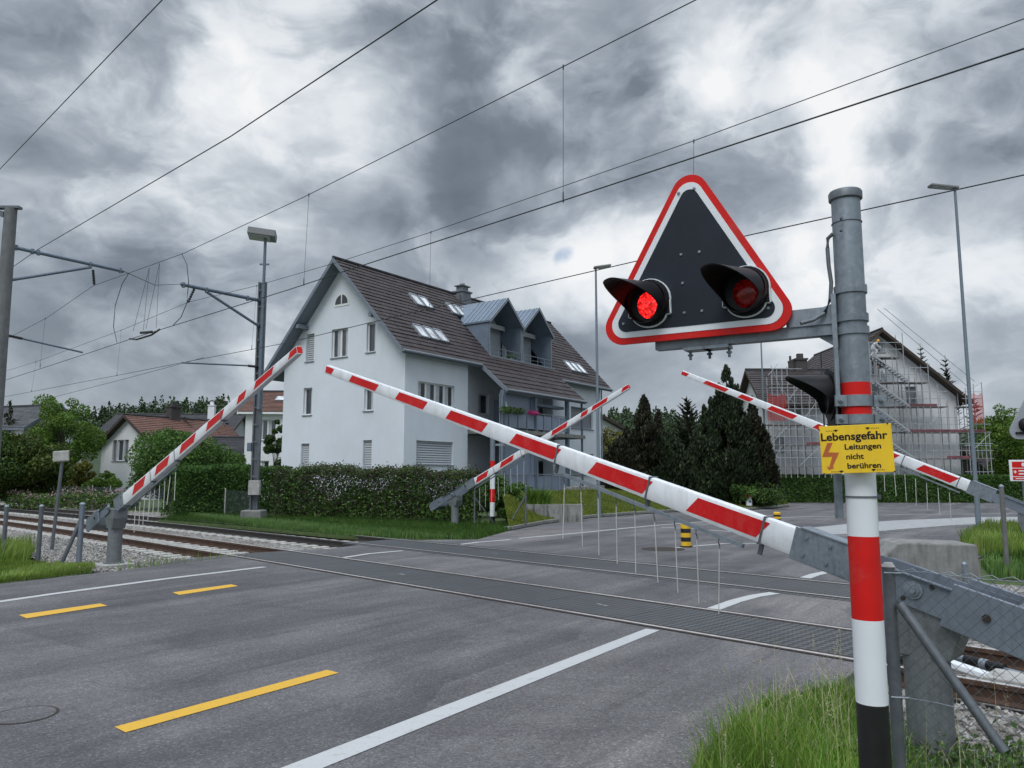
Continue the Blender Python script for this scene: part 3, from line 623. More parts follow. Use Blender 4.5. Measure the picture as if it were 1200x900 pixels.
# pale pavement of the traffic island and footway strip
sheet('pavement', gp((944, 621), (992, 616), (1051, 611.5), (1147, 607.5), (1200, 607.5), (1200, 614.5), (1120, 617), (1051, 622.5), (995, 628), (957, 628)), .06, M['pave'], .06)
def line_quad(name, px, mat, z=.005): return sheet(name, gp(*px), z, mat)
def stripe(name, a, b, w, mat, z=.005, taper=0):
    a = G(*a); b = G(*b); d = (b-a).normalized(); n = Vector((-d.y, d.x, 0))*w/2
    return sheet(name, [a-n, b-n, b+n, a+n], z, mat)
def curve_stripe(name, px, w, mat, z=.005):
    P = [G(*q) for q in px]; Lf, Rt = [], []
    for i, p in enumerate(P):
        d = (P[min(i+1, len(P)-1)]-P[max(0, i-1)]).normalized(); n = Vector((-d.y, d.x, 0))*w/2; Lf.append(p-n); Rt.append(p+n)
    m = MB()
    for i in range(len(P)-1):
        m.poly([(q.x, q.y, z) for q in (Lf[i], Lf[i+1], Rt[i+1], Rt[i])])
    return tag(m.build(name, mat), kind='structure')
line_quad('road_marking', [(318, 905), (368, 905), (773, 739), (757, 737)], M['white_line'])
curve_stripe('road_marking', [(-40, 711), (60, 696.5), (190, 679), (310, 664.5)], .16, M['white_line'])
for q in ([(134, 852.5), (147, 859), (397, 789), (383, 785.5)], [(22, 721), (31, 725), (126, 710), (117, 707.5)], [(202, 694.5), (210, 697.5), (279, 687), (271, 685)]): line_quad('road_marking', q, M['yellow_line'])
curve_stripe('road_marking', [(400, 654), (432, 649), (472, 645.5)], .14, M['white_line'])
curve_stripe('road_marking', [(537, 638.5), (560, 635.5), (598, 632.5)], .14, M['white_line'])
curve_stripe('road_marking', [(836, 714), (862, 704.5), (885, 698.5), (908, 695)], .2, M['white_line'])
curve_stripe('road_marking', [(942, 678), (955, 673.5), (972, 670)], .2, M['white_line'])
curve_stripe('road_marking', [(608, 631), (680, 624.5), (770, 615.5), (840, 610.5), (930, 606), (1060, 603), (1200, 602)], .14, M['white_line'])
curve_stripe('road_marking', [(792, 642), (850, 637), (905, 637), (960, 638), (990, 634)], .12, M['white_line'])
curve_stripe('road_marking', [(775, 618), (800, 619), (870, 624), (905, 626)], .14, M['white_line'])
# crossing: rails, sleepers, rubber mats
C1, C2, HG = 8.82, 12.72, .7525
def sweep(prof, n0, ss, mb, mi=None):
    k = len(prof); b = len(mb.v)
    for s in ss:
        for dn, z in prof: mb.v.append(tuple(trk(n0+dn, s, z)))
    for i in range(len(ss)-1):
        for j in range(k):
            q = (j+1) % k; mb.face((b+i*k+j, b+(i+1)*k+j, b+(i+1)*k+q, b+i*k+q), mi[j] if mi else 0)
RP = [(-.075, -.165), (.075, -.165), (.075, -.150), (.014, -.128), (.014, -.05), (.038, -.034), (.038, .006), (.031, .012), (-.031, .012), (-.038, .006), (-.038, -.034), (-.014, -.05), (-.014, -.128), (-.075, -.150)]
RM = [0]*7+[1]+[0]*6
ss = lin(-14, 14, 8)+lin(15, 100, 52)
def sleeper_mesh():
    m = MB(); m.extrude([(-1.25, -.14, -.40), (1.25, -.14, -.40), (1.25, .14, -.40), (-1.25, .14, -.40)], (0, 0, .238)); return m
sl_me = None; NS0 = ns(*G(1062, 758).xy)[1]; print('near mat starts', NS0, ns(*G(205, 656).xy), ns(*G(430, 637).xy))
for ci, (c, lab) in enumerate(((C1, 'rusty railway track nearest the viewer, crossing the road'), (C2, 'railway track beside the hedge, farther from the viewer'))):
    o = trk(c, 0); t = thing('railway_track', lab, 'railway track', (o.x, o.y, 0), 0, 'the two railway tracks')
    for sg in (-1, 1):
        m = MB(); sweep(RP, c+sg*HG, ss, m, RM); m.build('rail', [M['rail'] if ci == 0 else M['rail_dark'], M['railhead']], t, True)
    for s in lin(-9, 1.6, 18)+lin(17.3, 60, 72):
        p = trk(c, s); q = trk(c, s+.5); ang = math.atan2(q.y-p.y, q.x-p.x)+math.pi/2
        if sl_me is None: so_ = sleeper_mesh().build('sleeper', M['sleeper'], t, bevel=.02); sl_me = so_.data
        else: so_ = link(bpy.data.objects.new('sleeper', sl_me)); so_.parent = t; so_.modifiers.new('bevel', 'BEVEL').width = .02
        so_.location = (p.x-o.x, p.y-o.y, 0); so_.rotation_euler = (0, 0, ang)
    mat_t = thing('crossing_mat', ('dark rubber crossing mat between the rails of the near track', 'dark rubber crossing mat between the rails of the far track')[ci], 'crossing mat', trk(c, 9), 0, 'rubber crossing mats')
    s0, s1 = ((NS0, 17.6), (.6, 18.6))[ci]; npan = 9
    w0, w1 = ((-.64, .64), (-.86, .86))[ci]
    for i in range(npan):
        a = s0+(s1-s0)*i/npan+.004; b = s0+(s1-s0)*(i+1)/npan-.004; m = MB()
        for x0, x1 in ([(w0, w1)] if ci == 0 else [(-1.02, -.80), (-.64, .64), (.80, 1.02)]):
            P = [trk(c+x0, a, .006), trk(c+x1, a, .006), trk(c+x1, b, .006), trk(c+x0, b, .006)]
            m.extrude(P[::-1], (0, 0, -.05))
        m.build('rubber_panel', M['rubber'], mat_t, True)
    for i in ((2, 5) if ci == 0 else (3, 6)):
        u = s0+(s1-s0)*(i+.5)/npan; m = MB(); P = [trk(c-.07, u-.13, .010), trk(c-.01, u-.13, .010), trk(c+.07, u+.13, .010), trk(c+.01, u+.13, .010)]; m.poly(P); m.build('lifting_plate', M['conc'], mat_t, True)
    for sg in (-1, 1):
        m = MB(); P = []
        for x0, x1, mi in ((sg*HG-sg*.036, sg*HG-sg*.115, 0), (sg*HG+sg*.04, sg*HG+sg*.085, 0)):
            q = [trk(c+x0, s0, .0085), trk(c+x1, s0, .0085), trk(c+x1, s1, .0085), trk(c+x0, s1, .0085)]
            if (x1 > x0): m.poly(q, mi)
            else: m.poly(q[::-1], mi)
        m.build('flangeway', [M['rust'], M['conc_l']], mat_t, True)
# manhole covers
for (x, y), r_, lab in (((28, 838), .24, 'round manhole cover in the road at the left foreground'), ((777, 643.5), .55, 'dark round manhole cover beyond the second track')):
    p = G(x, y); m = MB(); m.lathe([(r_, -.01), (r_, .003), (r_-.02, .0035)], (0, 0, 0), 32, [1, 1]); m.lathe([(r_-.022, -.01), (r_-.022, .0045)], (0, 0, 0), 32, 0 if r_ < .4 else 1); o = m.build('manhole_cover', [M['asphalt'], M['rust']]); o.location = p; tag(o, lab, 'manhole cover', 'manhole covers')

# ------------------------------------------------------------------ level-crossing barriers
def make_barrier(label, base, dr, tip, start, reds, pz, h0, h1, th, lean, rods, straps, cw=-.55, rodlen=.52, seed=1):
    rr_ = .0042 if seed == 1 else .0075
    rnd = random.Random(seed); dl = math.hypot(*dr); dr = (dr[0]/dl, dr[1]/dl)
    t = thing('barrier_machine', label, 'crossing barrier', (base[0], base[1], 0), math.atan2(dr[1], dr[0]), 'level crossing barriers')
    tt, tz = onplane(tip[0], tip[1], base, dr); a = math.atan2(tz-pz, tt); L1 = math.hypot(tt, tz-pz)
    print(label, 'len %.2f angle %.1f base %.1f,%.1f' % (L1, math.degrees(a), base[0], base[1]))
    def d_at(px):
        k = (px-start[0])/(tip[0]-start[0]); py = start[1]+k*(tip[1]-start[1]); u, z = onplane(px, py, base, dr); return u/math.cos(a)
    ds = d_at(start[0])
    MB().box(-.32, .32, -.32, .32, -.3, .02).build('foundation', M['conc_l'], t, bevel=.02)
    m = MB(); m.lathe([(.142, .0), (.142, pz-.40)], (0, 0, 0), 28); m.lathe([(.2, .0), (.2, .025)], (0, 0, .02), 20)
    for k in range(4):
        q = Vector((.14, 0, 0)); q.rotate(Matrix.Rotation(R(45+90*k), 3, 'Z').to_euler())
    m.build('column', M['column'], t, smooth=True)
    m = MB(); P0 = [(-.18, -.13), (.18, -.13), (.18, .13), (-.18, .13)]; P1 = [(-.27, -.145), (.25, -.145), (.25, .145), (-.27, .145)]
    zz = [(P0, pz-.44), (P1, pz-.22), (P1, pz-.03)]
    b = len(m.v)
    for P, z in zz: m.v += [(x, y, z) for x, y in P]
    for i in range(2):
        for j in range(4): q = (j+1) % 4; m.face((b+i*4+j, b+i*4+q, b+i*4+4+q, b+i*4+4+j))
    m.face((b+3, b+2, b+1, b)); m.face((b+8, b+9, b+10, b+11)); m.build('drive_box', M['column'], t, bevel=.012)
    rot = (0, -a, 0); piv = (0, 0, pz)
    for sg in (-1, 1):
        m = MB(); y0, y1 = sorted((sg*.155, sg*.167)); a0, a1 = ds-.42, cw-.35
        m.extrude([(a0, y0, -.09), (a0+.03, y0, .045), (a0-.04, y0, .085), (a1, y0, .10), (a1, y0, -.12), (a0-.1, y0, -.11)], (0, y1-y0, 0))
        ye = y0-.025 if sg < 0 else y1; m.box(a1, a0-.1, ye, ye+.025, .083, .091)
        m.build('lever_plate', M['galv_blue'], t, loc=piv, rot=rot)
    for sg in (-1, 1):
        m = MB(); m.cyl((0, sg*.16, 0), (0, sg*.18, 0), .062, .058, 20); m.cyl((0, sg*.18, 0), (0, sg*.19, 0), .04, .038, 18); m.cyl((0, sg*.19, 0), (0, sg*.205, 0), .022, .022, 6); m.build('pivot_bolt', M['galv'], t, loc=piv, rot=rot, smooth=True)
        for x, z in ((.13, .075), (-.1, .06), (.05, -.075)): m = MB(); m.cyl((x, sg*.165, z), (x, sg*.18, z), .017, .015, 6); m.build('bolt', M['rust'], t, loc=piv, rot=rot)
    for sg in (-1, 1):
        m = MB(); y0, y1 = sorted((sg*.172, sg*.20)); m.extrude([(cw+.02, y0, -.155), (cw, y0, .135), (cw-.75, y0, .14), (cw-.82, y0, .08), (cw-.82, y0, -.12), (cw-.72, y0, -.17)], (0, y1-y0, 0)); m.build('counterweight', M['galv_blue'], t, loc=piv, rot=rot, bevel=.006)
        m = MB(); m.cyl((cw-.22, sg*.20, 0), (cw-.22, sg*.215, 0), .026, .026, 6); m.build('bolt', M['rust'], t, loc=piv, rot=rot)
    m = MB(); m.box(cw-.7, cw-.35, -.155, .155, -.13, .13); m.build('weight_block', M['galv_dark'], t, loc=piv, rot=rot)
    m = MB(); hs = h0*.55
    for sg in (-1, 1):
        y0, y1 = sorted((sg*(th/2+.004), sg*(th/2+.012))); m.extrude([(ds-.42, y0, -hs*1.05), (ds+.1, y0, -hs), (ds+.1, y0, hs), (ds-.42, y0, hs*1.05)], (0, y1-y0, 0))
    m.box(ds-.42, ds+.1, -th/2-.012, th/2+.012, -hs-.010, -hs); m.box(ds-.42, ds+.06, -th/2-.02, th/2+.02, hs, hs+.010)
    for x in (ds, ds-.18):
        for z in (-hs*.55, hs*.55): m.cyl((x, -th/2-.026, z), (x, th/2+.026, z), .014, .014, 6)
    m.build('boom_sleeve', M['galv'], t, loc=piv, rot=rot)
    # boom: tapered hollow bar, white, with slanted red film on both faces
    m = MB(); L0 = ds-.3; m.extrude([(L0, -th/2, -h0/2), (L1, -th*.36, -h1/2), (L1, -th*.36, h1/2), (L0, -th/2, h0/2)], (0, 0, 0)) if False else None
    b = len(m.v); secs = lin(L0, L1, 14)
    def hh(x): return h0+(h1-h0)*(x-L0)/(L1-L0)
    def tw(x): return th*(1-.28*(x-L0)/(L1-L0))
    prof = []
    for i in range(12):
        pass
    cs = [(-.5, -.36), (-.42, -.5), (.42, -.5), (.5, -.36), (.5, .36), (.42, .47), (.2, .5), (-.2, .5), (-.42, .47), (-.5, .36)]
    for x in secs:
        for cy, cz in cs: m.v.append((x, cy*tw(x), cz*hh(x)))
    k = len(cs)
    for i in range(len(secs)-1):
        for j in range(k): q = (j+1) % k; m.face((b+i*k+j, b+(i+1)*k+j, b+(i+1)*k+q, b+i*k+q))
    m.face(range(b, b+k)); m.face(reversed(range(b+(len(secs)-1)*k, b+len(secs)*k)))
    for ra, rb in reds:
        d0, d1 = sorted((d_at(ra), d_at(rb)))
        tipred = d1 > L1-.25
        for sg in (-1, 1):
            q = []
            for d, f in ((d0, -.345), (d1, -.345), (d1, .35), (d0, .35)):
                x = d+lean*f*hh(d)*1.0 if not (tipred and d == d1) else L1+.002
                q.append((x, sg*(tw(x)/2+.0025), f*hh(x)))
            m.poly(q if sg < 0 else q[::-1], 1)
        if tipred: m.poly([(L1+.003, -tw(L1)*.45, -h1*.42), (L1+.003, tw(L1)*.45, -h1*.42), (L1+.003, tw(L1)*.45, h1*.42), (L1+.003, -tw(L1)*.45, h1*.42)], 1)
    m.build('boom', [M['boom_white'], M['boom_red']], t, loc=piv, rot=rot, smooth=True)
    # hanging curtain of rods under the boom
    ra, rb, nr = rods; da, db = d_at(ra), d_at(rb); drop = .26
    zr0 = -.5*hh(da)-.085; zr1 = -.5*hh(db)-.085
    m = MB(); e0 = -.22 if da < db else .22; m.extrude([(da+e0, -.017, zr0-.015), (db, -.017, zr1-.015), (db, -.017, zr1+.015), (da+e0, -.017, zr0+.015)], (0, .034, 0))
    m.build('rod_rail', M['galv'], t, loc=piv, rot=rot)
    for spx in straps:
        d = d_at(spx); h = hh(d); w = tw(d); m = MB()
        m.box(d-.009, d+.009, -w/2-.006, -w/2-.002, -h/2-.006, h/2+.006); m.box(d-.009, d+.009, w/2+.002, w/2+.006, -h/2-.006, h/2+.006); m.box(d-.009, d+.009, -w/2-.002, w/2+.002, h/2+.002, h/2+.006)
        m.box(d-.02, d+.02, -w/2-.002, w/2+.002, -h/2-.012, -h/2-.002); m.box(d-.016, d+.016, -.012, .012, -h/2-.10, -h/2-.012)
        m.build('strap', M['galv_dark'], t, loc=piv, rot=rot)
    hk = MB()
    for i in range(nr):
        d = da+(db-da)*i/(nr-1); zr = zr0+(zr1-zr0)*i/(nr-1)-.015; x = d*math.cos(a)-zr*math.sin(a); z = pz+d*math.sin(a)+zr*math.cos(a)
        tx, ty = rnd.gauss(0, .022), rnd.gauss(0, .02)
        hk = MB(); hk.tube([(x, 0, z+.01), (x, .012, z-.03), (x, -.008, z-.06), (x, 0, z-.085)], .0055, 5)
        r_ = MB(); rk = Vector((tx, ty, -1)).normalized(); r_.cyl((x, 0, z-.08), Vector((x, 0, z-.08))+rk*rodlen, rr_, rr_*.9, 7); cr_ = r_.build('curtain_rod', M['hoop'], t, smooth=True); hk.build('rod_hook', M['galv_dark'], cr_)
    return t
b1 = G(1093, 889); b2 = G(133, 661); b3 = G(533, 616)
d12 = (b2.x-b1.x, b2.y-b1.y)
make_barrier('large near barrier with its boom sloping across the road below the triangular lights', (b1.x, b1.y), d12, (385, 433), (948, 639),
             [(384.5, 393), (414, 445), (469, 502), (529, 572), (605, 657), (698, 763), (815, 898)], 1.10, .215, .125, .115, -.62, (849, 666, 9), (897, 763, 656), cw=-.22, seed=1)
make_barrier('barrier at the left road edge beside the ballast, boom pointing up right', (b2.x, b2.y), (-d12[0], -d12[1]), (351, 410), (146, 589),
             [(160, 173), (186, 201), (215, 232), (246, 265), (282, 291), (302, 323), (342, 351)], 1.18, .27, .13, .13, .9, (158, 205, 9), (180, 208, 262), seed=2)
make_barrier('barrier by the mixed hedge, boom rising right in front of the blue house', (b3.x, b3.y), (-TX, -TY), (737, 453), (556, 578),
             [(560, 573), (588, 603), (617, 624), (648, 666), (682, 690), (695, 713), (730, 737)], 1.15, .27, .15, .14, .9, (560, 612, 8), (580, 612, 650), rodlen=.8, seed=3)
b4 = Vector((b3.x, b3.y, 0))+Vector((-TX, -TY, 0))*18.2
make_barrier('barrier at the right picture edge, boom reaching up left behind the signal post', (b4.x, b4.y), (TX, TY), (800, 437), (1143, 591),
             [(800, 807), (827, 853), (868, 882), (903, 933), (957, 966), (985, 1012), (1039, 1052), (1080, 1121)], 1.12, .25, .14, .13, -.8, (1118, 1040, 7), (1125, 1060, 990), rodlen=.6, seed=4)

# ------------------------------------------------------------------ the near crossing signal
def rtri(side, rad, inset, n=9, ang0=-90):
    """rounded equilateral triangle, apex up, centred on the base's middle: list of (x, z); inset shrinks it"""
    h = side*math.sqrt(3)/2; c = Vector((0, h/3)); rin = h/3-inset; r = max(.004, rad)
    pts = []
    for k in range(3):
        a = R(90+120*k); v = c+Vector((math.cos(a), math.sin(a)))*(2*rin); cc = c+Vector((math.cos(a), math.sin(a)))*(2*rin-2*r)
        for i in range(n+1):
            b = a-R(60)+R(120)*i/n; pts.append((cc.x+r*math.cos(b), cc.y+r*math.sin(b)))
    return pts
def plate3(mb, pts, y0, y1, mi, mi_side=None):
    mb.extrude([(x, y0, z) for x, z in pts], (0, y1-y0, 0), mi, mi_side)
def hood(mb, r0, L, mi=0, th=.006, n=40):
    """lamp hood opening towards -y: long over the top, cut back below"""
    b = len(mb.v)
    for i in range(n):
        a = 2*math.pi*i/n; tp = math.sin(a); l = L*(.16+.84*max(0, min(1, (tp+.30)/1.22))**1.45); fl = 1+.10*(l/L)
        for rr, y in ((r0, 0), (r0*fl, -l), (r0*fl-th, -l), (r0-th, 0)): mb.v.append((rr*math.cos(a), y, rr*math.sin(a)-.02*(l/L)*0))
    for i in range(n):
        j = (i+1) % n
        for k in range(4): q = (k+1) % 4; mb.face((b+i*4+k, b+j*4+k, b+j*4+q, b+i*4+q), mi)
def ring_outline(mb, pts, y, w, t, mi=0):
    """thin raised strip following a closed outline"""
    n = len(pts); c = Vector((sum(p[0] for p in pts)/n, sum(p[1] for p in pts)/n))
    for i in range(n):
        p = Vector(pts[i]); q = Vector(pts[(i+1) % n]); d = (q-p); 
        if d.length < 1e-5: continue
        d.normalize(); nn = Vector((d.y, -d.x))
        if nn.dot(p-c) < 0: nn = -nn
        mb.extrude([(p.x, y, p.y), (q.x, y, q.y), (q.x+nn.x*w, y, q.y+nn.y*w), (p.x+nn.x*w, y, p.y+nn.y*w)], (0, -t, 0), mi)
SY = 3.85; sp = at(1008, 560, SY); zpx = lambda y: at(1010, y, SY).z
sig = thing('crossing_signal', 'foreground banded post with triangular flashing light board and yellow danger sign', 'crossing signal', (sp.x, sp.y, 0), 0, 'level crossing signals')
PR = .0735
zt = zpx(228); zb = [0, zpx(823), zpx(725), zpx(628), zpx(553), zpx(487), zpx(449), zt]
m = MB()
prof = [(PR+.004, -.1)]; mids = []
for i in range(7):
    pr = PR+.004-.006*i/7
    prof += [(pr, zb[i]+.0001), (pr-.0002, zb[i+1])]; 
prof = [(PR, -.1)]; mids = []
mi_b = [1, 2, 3, 2, 0, 3, 0]
for i in range(7): prof.append((PR-.0035*(zb[i+1]/zt), zb[i+1])); mids.append(mi_b[i])
m.lathe(prof, (0, 0, 0), 48, mids); m.build('post', [M['galv'], M['black_paint'], M['sign_white'], M['red']], sig, smooth=True)
m = MB(); m.lathe([(PR+.002, zt-.035), (PR+.008, zt-.03), (PR+.009, zt+.004), (PR+.003, zt+.014), (.02, zt+.02)], (0, 0, 0), 40); m.build('post_cap', M['galv_dark'], sig, smooth=True)
m = MB()
for y in (256, 270): q = at(986, y, SY-.075); m.cyl((q.x-sp.x, -.069, q.z), (q.x-sp.x, -.084, q.z), .008, .007, 6)
m.lathe([(PR-.001, zpx(262)-.002), (PR+.001, zpx(262)-.001), (PR+.001, zpx(262)+.001), (PR-.001, zpx(262)+.002)], n=40); m.build('bolt', M['galv_dark'], sig)
def clamp(z, h, lug=True):
    m = MB(); m.lathe([(PR+.0005, z-h/2), (PR+.006, z-h/2), (PR+.006, z+h/2), (PR+.0005, z+h/2)], n=40)
    if lug:
        for sg in (-1, 1):
            m.box(*sorted((sg*PR*.92, sg*(PR+.05))), -.05, -.036, z-h/2, z+h/2); m.cyl((sg*(PR+.028), -.05, z), (sg*(PR+.028), -.064, z), .013, .012, 6); m.cyl((sg*(PR+.028), -.064, z), (sg*(PR+.028), -.074, z), .007, .006, 8)
    m.build('clamp', M['galv'], sig, smooth=True)
for y0, y1 in ((464, 477), (486.5, 497.5)): clamp((zpx(y0)+zpx(y1))/2, zpx(y0)-zpx(y1))
for y0, y1, lg in ((336, 345, False), (369, 378, False), (384, 393, False)): clamp((zpx(y0)+zpx(y1))/2, zpx(y0)-zpx(y1), lg)
m = MB(); z = zpx(582); m.lathe([(PR, z-.004), (PR+.003, z-.004), (PR+.003, z+.004), (PR, z+.004)], n=40); m.box(.06, .085, -.03, -.01, z-.012, z+.012); m.build('strap', M['galv_dark'], sig)
# flat carrier profile behind the post
m = MB(); m.box(-.105, -.078, .03, .07, zpx(608), zpx(555)); m.build('back_profile', M['galv'], sig); m = MB(); m.box(-.118, -.098, -.048, -.036, zpx(470), zpx(408)); m.build('flat_bar', M['galv'], sig)
# support arm with gusset, and cable conduit
YAW = R(31); dx, dy = -math.cos(YAW), math.sin(YAW)
MS = Matrix.Rotation(math.pi-YAW, 4, 'Z')            # local +x runs along the arm, away from the post
def arm_xf(mb, off=0.0): return mb
m = MB(); za = zpx(372); m.box(.085, 1.04, -.035, .035, za-.085, za-.025); m.box(.07, .30, -.045, .045, za-.03, za+.06)
m.extrude([(.06, -.006, za+.09), (.06, -.006, za-.16), (.16, -.006, za-.09), (.32, -.006, za-.02), (.32, -.006, za+.05), (.16, -.006, za+.06)], (0, .012, 0)); m.box(.062, .085, -.07, .07, za-.16, za+.12)
for x in (.69, .80):
    m.box(x-.07, x+.07, -.05, .05, za-.105, za-.088)
    for xx in (x-.055, x+.055): m.cyl((xx, -.03, za-.105), (xx, -.03, za-.15), .008, .008, 6); m.cyl((xx, -.03, za-.118), (xx, -.03, za-.128), .016, .016, 6)
m.xf(MS); m.build('support_arm', M['galv'], sig)
m = MB(); cc = [at(x, y, SY-.01) for x, y in ((976, 274), (972, 278), (971.5, 290), (973, 310), (976, 330), (975, 350), (968, 366), (955, 374), (940, 378))]
m.tube([(q.x-sp.x, q.y-sp.y+(.02 if i else .0), q.z) for i, q in enumerate(cc)], .010, 10); m.build('conduit', M['galv_dark'], sig, smooth=True)
# triangular board: local frame x = viewer's right, y = back, z up; origin mid base
SIDE, TC, ZB = 1.205, .80, 2.605
def sgn_loc(t): return (dx*t-.085*math.sin(YAW), dy*t-.085*math.cos(YAW))
lx, ly = sgn_loc(TC)
board = MB(); plate3(board, rtri(SIDE, .105, 0, 10), .0, .022, 0, 0); plate3(board, rtri(SIDE, .078, .036, 10), -.0025, .0, 1); plate3(board, rtri(SIDE, .052, .070, 10), -.005, -.0026, 2)
board.box(-.30, .30, .023, .05, .03, .07, mi=3); board.box(-.03, .03, .023, .05, .02, .7, mi=3)
tri = board.build('warning_triangle', [M['red'], M['sign_white'], M['sign_dark'], M['galv']], sig, loc=(lx, ly, ZB), rot=(0, 0, -YAW))
m = MB()
for x, z in ((-.055, .48), (.05, .48), (-.05, .315), (-.045, .145), (.055, .145), (-.41, .12), (.41, .12), (.03, .85), (-.06, .84)): m.cyl((x, -.005, z), (x, -.012, z), .0090, .007, 12)
m.build('rivet', M['galv'], tri, smooth=True)
LR = R(19)
for sx, lens in ((-.245, 'lamp_glow'), (.30, 'lamp_dim')):
    hz = .215; oct_ = [(-.062, .135), (.062, .135), (.115, .10), (.128, .03), (.128, -.075), (.095, -.075), (.06, -.125), (-.06, -.125), (-.095, -.075), (-.128, -.075), (-.128, .03), (-.115, .10)]
    oct_ = [(.122*math.cos(R(a)), .02+.122*math.sin(R(a))) for a in range(-10, 191, 12)]+[(-.122, -.065), (-.098, -.065)]+[(.1*math.cos(R(a)), -.055+.075*math.sin(R(a))) for a in range(190, 351, 16)]+[(.098, -.065), (.122, -.065)]
    m = MB(); plate3(m, [(x, z) for x, z in oct_], -.030, -.0055, 0); ring_outline(m, oct_, -.006, .006, .016, 1)
    lamp = m.build('lamp_housing', [M['black'], M['sign_white']], tri, loc=(sx, 0, hz))
    Ml = Matrix.Rotation(-LR, 4, 'Z') @ Matrix.Rotation(R(7), 4, 'X')
    m = MB(); hood(m, .116, .30); m.lathe([(.108, 0), (.108, .03), (.10, .05)], n=32) if False else None; m.xf(Matrix.Translation((0, -.05, .005)) @ Ml); m.build('lamp_hood', M['black'], lamp, smooth=True)
    m = MB(); m.cyl((0, -.02, .005), (0, -.075, .005), .118, .115, 36, caps=False); m.build('lamp_collar', M['black'], lamp, smooth=True)
    m = MB(); b = [(.075*math.sin(R(k)), -.018*math.cos(R(k))) for k in (90, 60, 40, 20, 2)]
    prof = [(r_, -y_) for r_, y_ in b]; m.lathe(prof, n=32); m.xf(Matrix.Translation((0, -.045, -.012)) @ Ml @ Matrix.Rotation(R(90), 4, 'X')); m.build('lens', M[lens], lamp, smooth=True)
# yellow danger sign with its lettering
def text_mesh(s, size, weight=.0, space=1.0):
    cu = bpy.data.curves.new('t', 'FONT'); cu.body = s; cu.size = size; cu.offset = weight; cu.space_character = space; cu.resolution_u = 4
    ob = link(bpy.data.objects.new('t', cu)); bpy.context.view_layer.update()
    me = bpy.data.meshes.new_from_object(ob.evaluated_get(bpy.context.evaluated_depsgraph_get())); bpy.data.objects.remove(ob)
    V = [tuple(v.co) for v in me.vertices]; Fc = [tuple(p.vertices) for p in me.polygons]; bpy.data.meshes.remove(me); return V, Fc
def put_text(mb, s, x0, z0, width, h, y, weight=.0, mi=0):
    """text fitted to a width and x-height box on the plane y"""
    V, Fc = text_mesh(s, 1.0, weight); xs = [v[0] for v in V]; ys = [v[1] for v in V]; kx = width/(max(xs)-min(xs)); kz = h; b = len(mb.v)
    mb.v += [(x0+(v[0]-min(xs))*kx, y, z0+v[1]*kz) for v in V]
    for f in Fc: mb.face([b+i for i in f], mi)
ssx, ssy = -.008, -.118; WY = R(20); WW, WH = .322, .232; zc = zpx(526)
board = MB(); board.box(-WW/2, WW/2, 0, .004, -WH/2, WH/2)
ws = board.build('danger_sign', M['yellow'], sig, loc=(ssx-.058, ssy-.004, zc-.004), rot=(0, R(-1.6), -WY), bevel=.0015)
m = MB(); u = WW/700; X = lambda px_: (px_-640)*u; Z = lambda py_: (415-py_)*u
put_text(m, 'Lebensgefahr', X(302), Z(318), 645*u, .053, -.0012, .026)
put_text(m, 'Leitungen', X(528), Z(418), 350*u, .037, -.0012, .026); put_text(m, 'nicht', X(536), Z(520), 170*u, .037, -.0012, .026); put_text(m, 'berühren', X(540), Z(618), 322*u, .037, -.0012, .026)
m.build('lettering', M['black'], ws)
m = MB(); m.poly([(X(a), -.0012, Z(b)) for a, b in ((362, 342), (415, 342), (365, 442), (470, 448), (400, 588), (408, 612), (355, 628), (340, 585), (362, 600), (400, 488), (300, 488))][::-1]); m.build('lightning_arrow', M['orange'], ws)
m = MB()
for a, b in ((455, 215), (765, 205), (478, 648), (788, 640)):
    m.poly([(X(a-22), -.0011, Z(b-9)), (X(a-4), -.0011, Z(b+14)), (X(a+22), -.0011, Z(b-4)), (X(a+10), -.0011, Z(b-11))][::1])
    sg = -1 if a < 600 else 1
    for k in range(5): m.poly([(X(a+sg*(30+k*17)), -.0011, Z(b-3)), (X(a+sg*(30+k*17)), -.0011, Z(b+5)), (X(a+sg*(30+k*17)+9), -.0011, Z(b+5)), (X(a+sg*(30+k*17)+9), -.0011, Z(b-3))])
for a, b in ((290, 200), (955, 160), (308, 668), (985, 662)): m.cyl((X(a), -.0005, Z(b)), (X(a), -.003, Z(b)), .004, .004, 8)
m.build('printed_mark', M['black'], ws)
m = MB(); m.box(-.06, .06, .005, .045, -.03, .07); m.build('sign_bracket', M['galv'], ws)
# second lamp facing away to the left behind the post
q = at(972, 462, SY+.1); Mr = Matrix.Translation((q.x-sp.x, q.y-sp.y, q.z)) @ Matrix.Rotation(R(-96), 4, 'Z')
m = MB(); oc = [(.108*math.cos(R(a)), .108*math.sin(R(a))) for a in range(0, 360, 15)]; plate3(m, [(x*1.02, z*1.25) for x, z in oc], -.006, .002, 0); m.cyl((0, .002, 0), (0, .13, .0), .1, .085, 28); m.box(-.06, .06, .0, .11, -.17, .0)
m.xf(Mr); rl = m.build('side_lamp', M['black'], sig, smooth=True)
m = MB(); hood(m, .102, .20); m.xf(Mr @ Matrix.Translation((0, -.004, 0)) @ Matrix.Rotation(R(4), 4, 'X')); m.build('lamp_hood', M['black'], rl, smooth=True)
m = MB(); m.box(-.118, -.106, -.004, .001, -.165, .235); m.box(.106, .118, -.004, .001, -.165, .19); m.cyl((-.05, .03, .12), (-.05, .14, .17), .006, .006, 6); m.xf(Mr); m.build('lamp_rail', M['galv_dark'], rl)

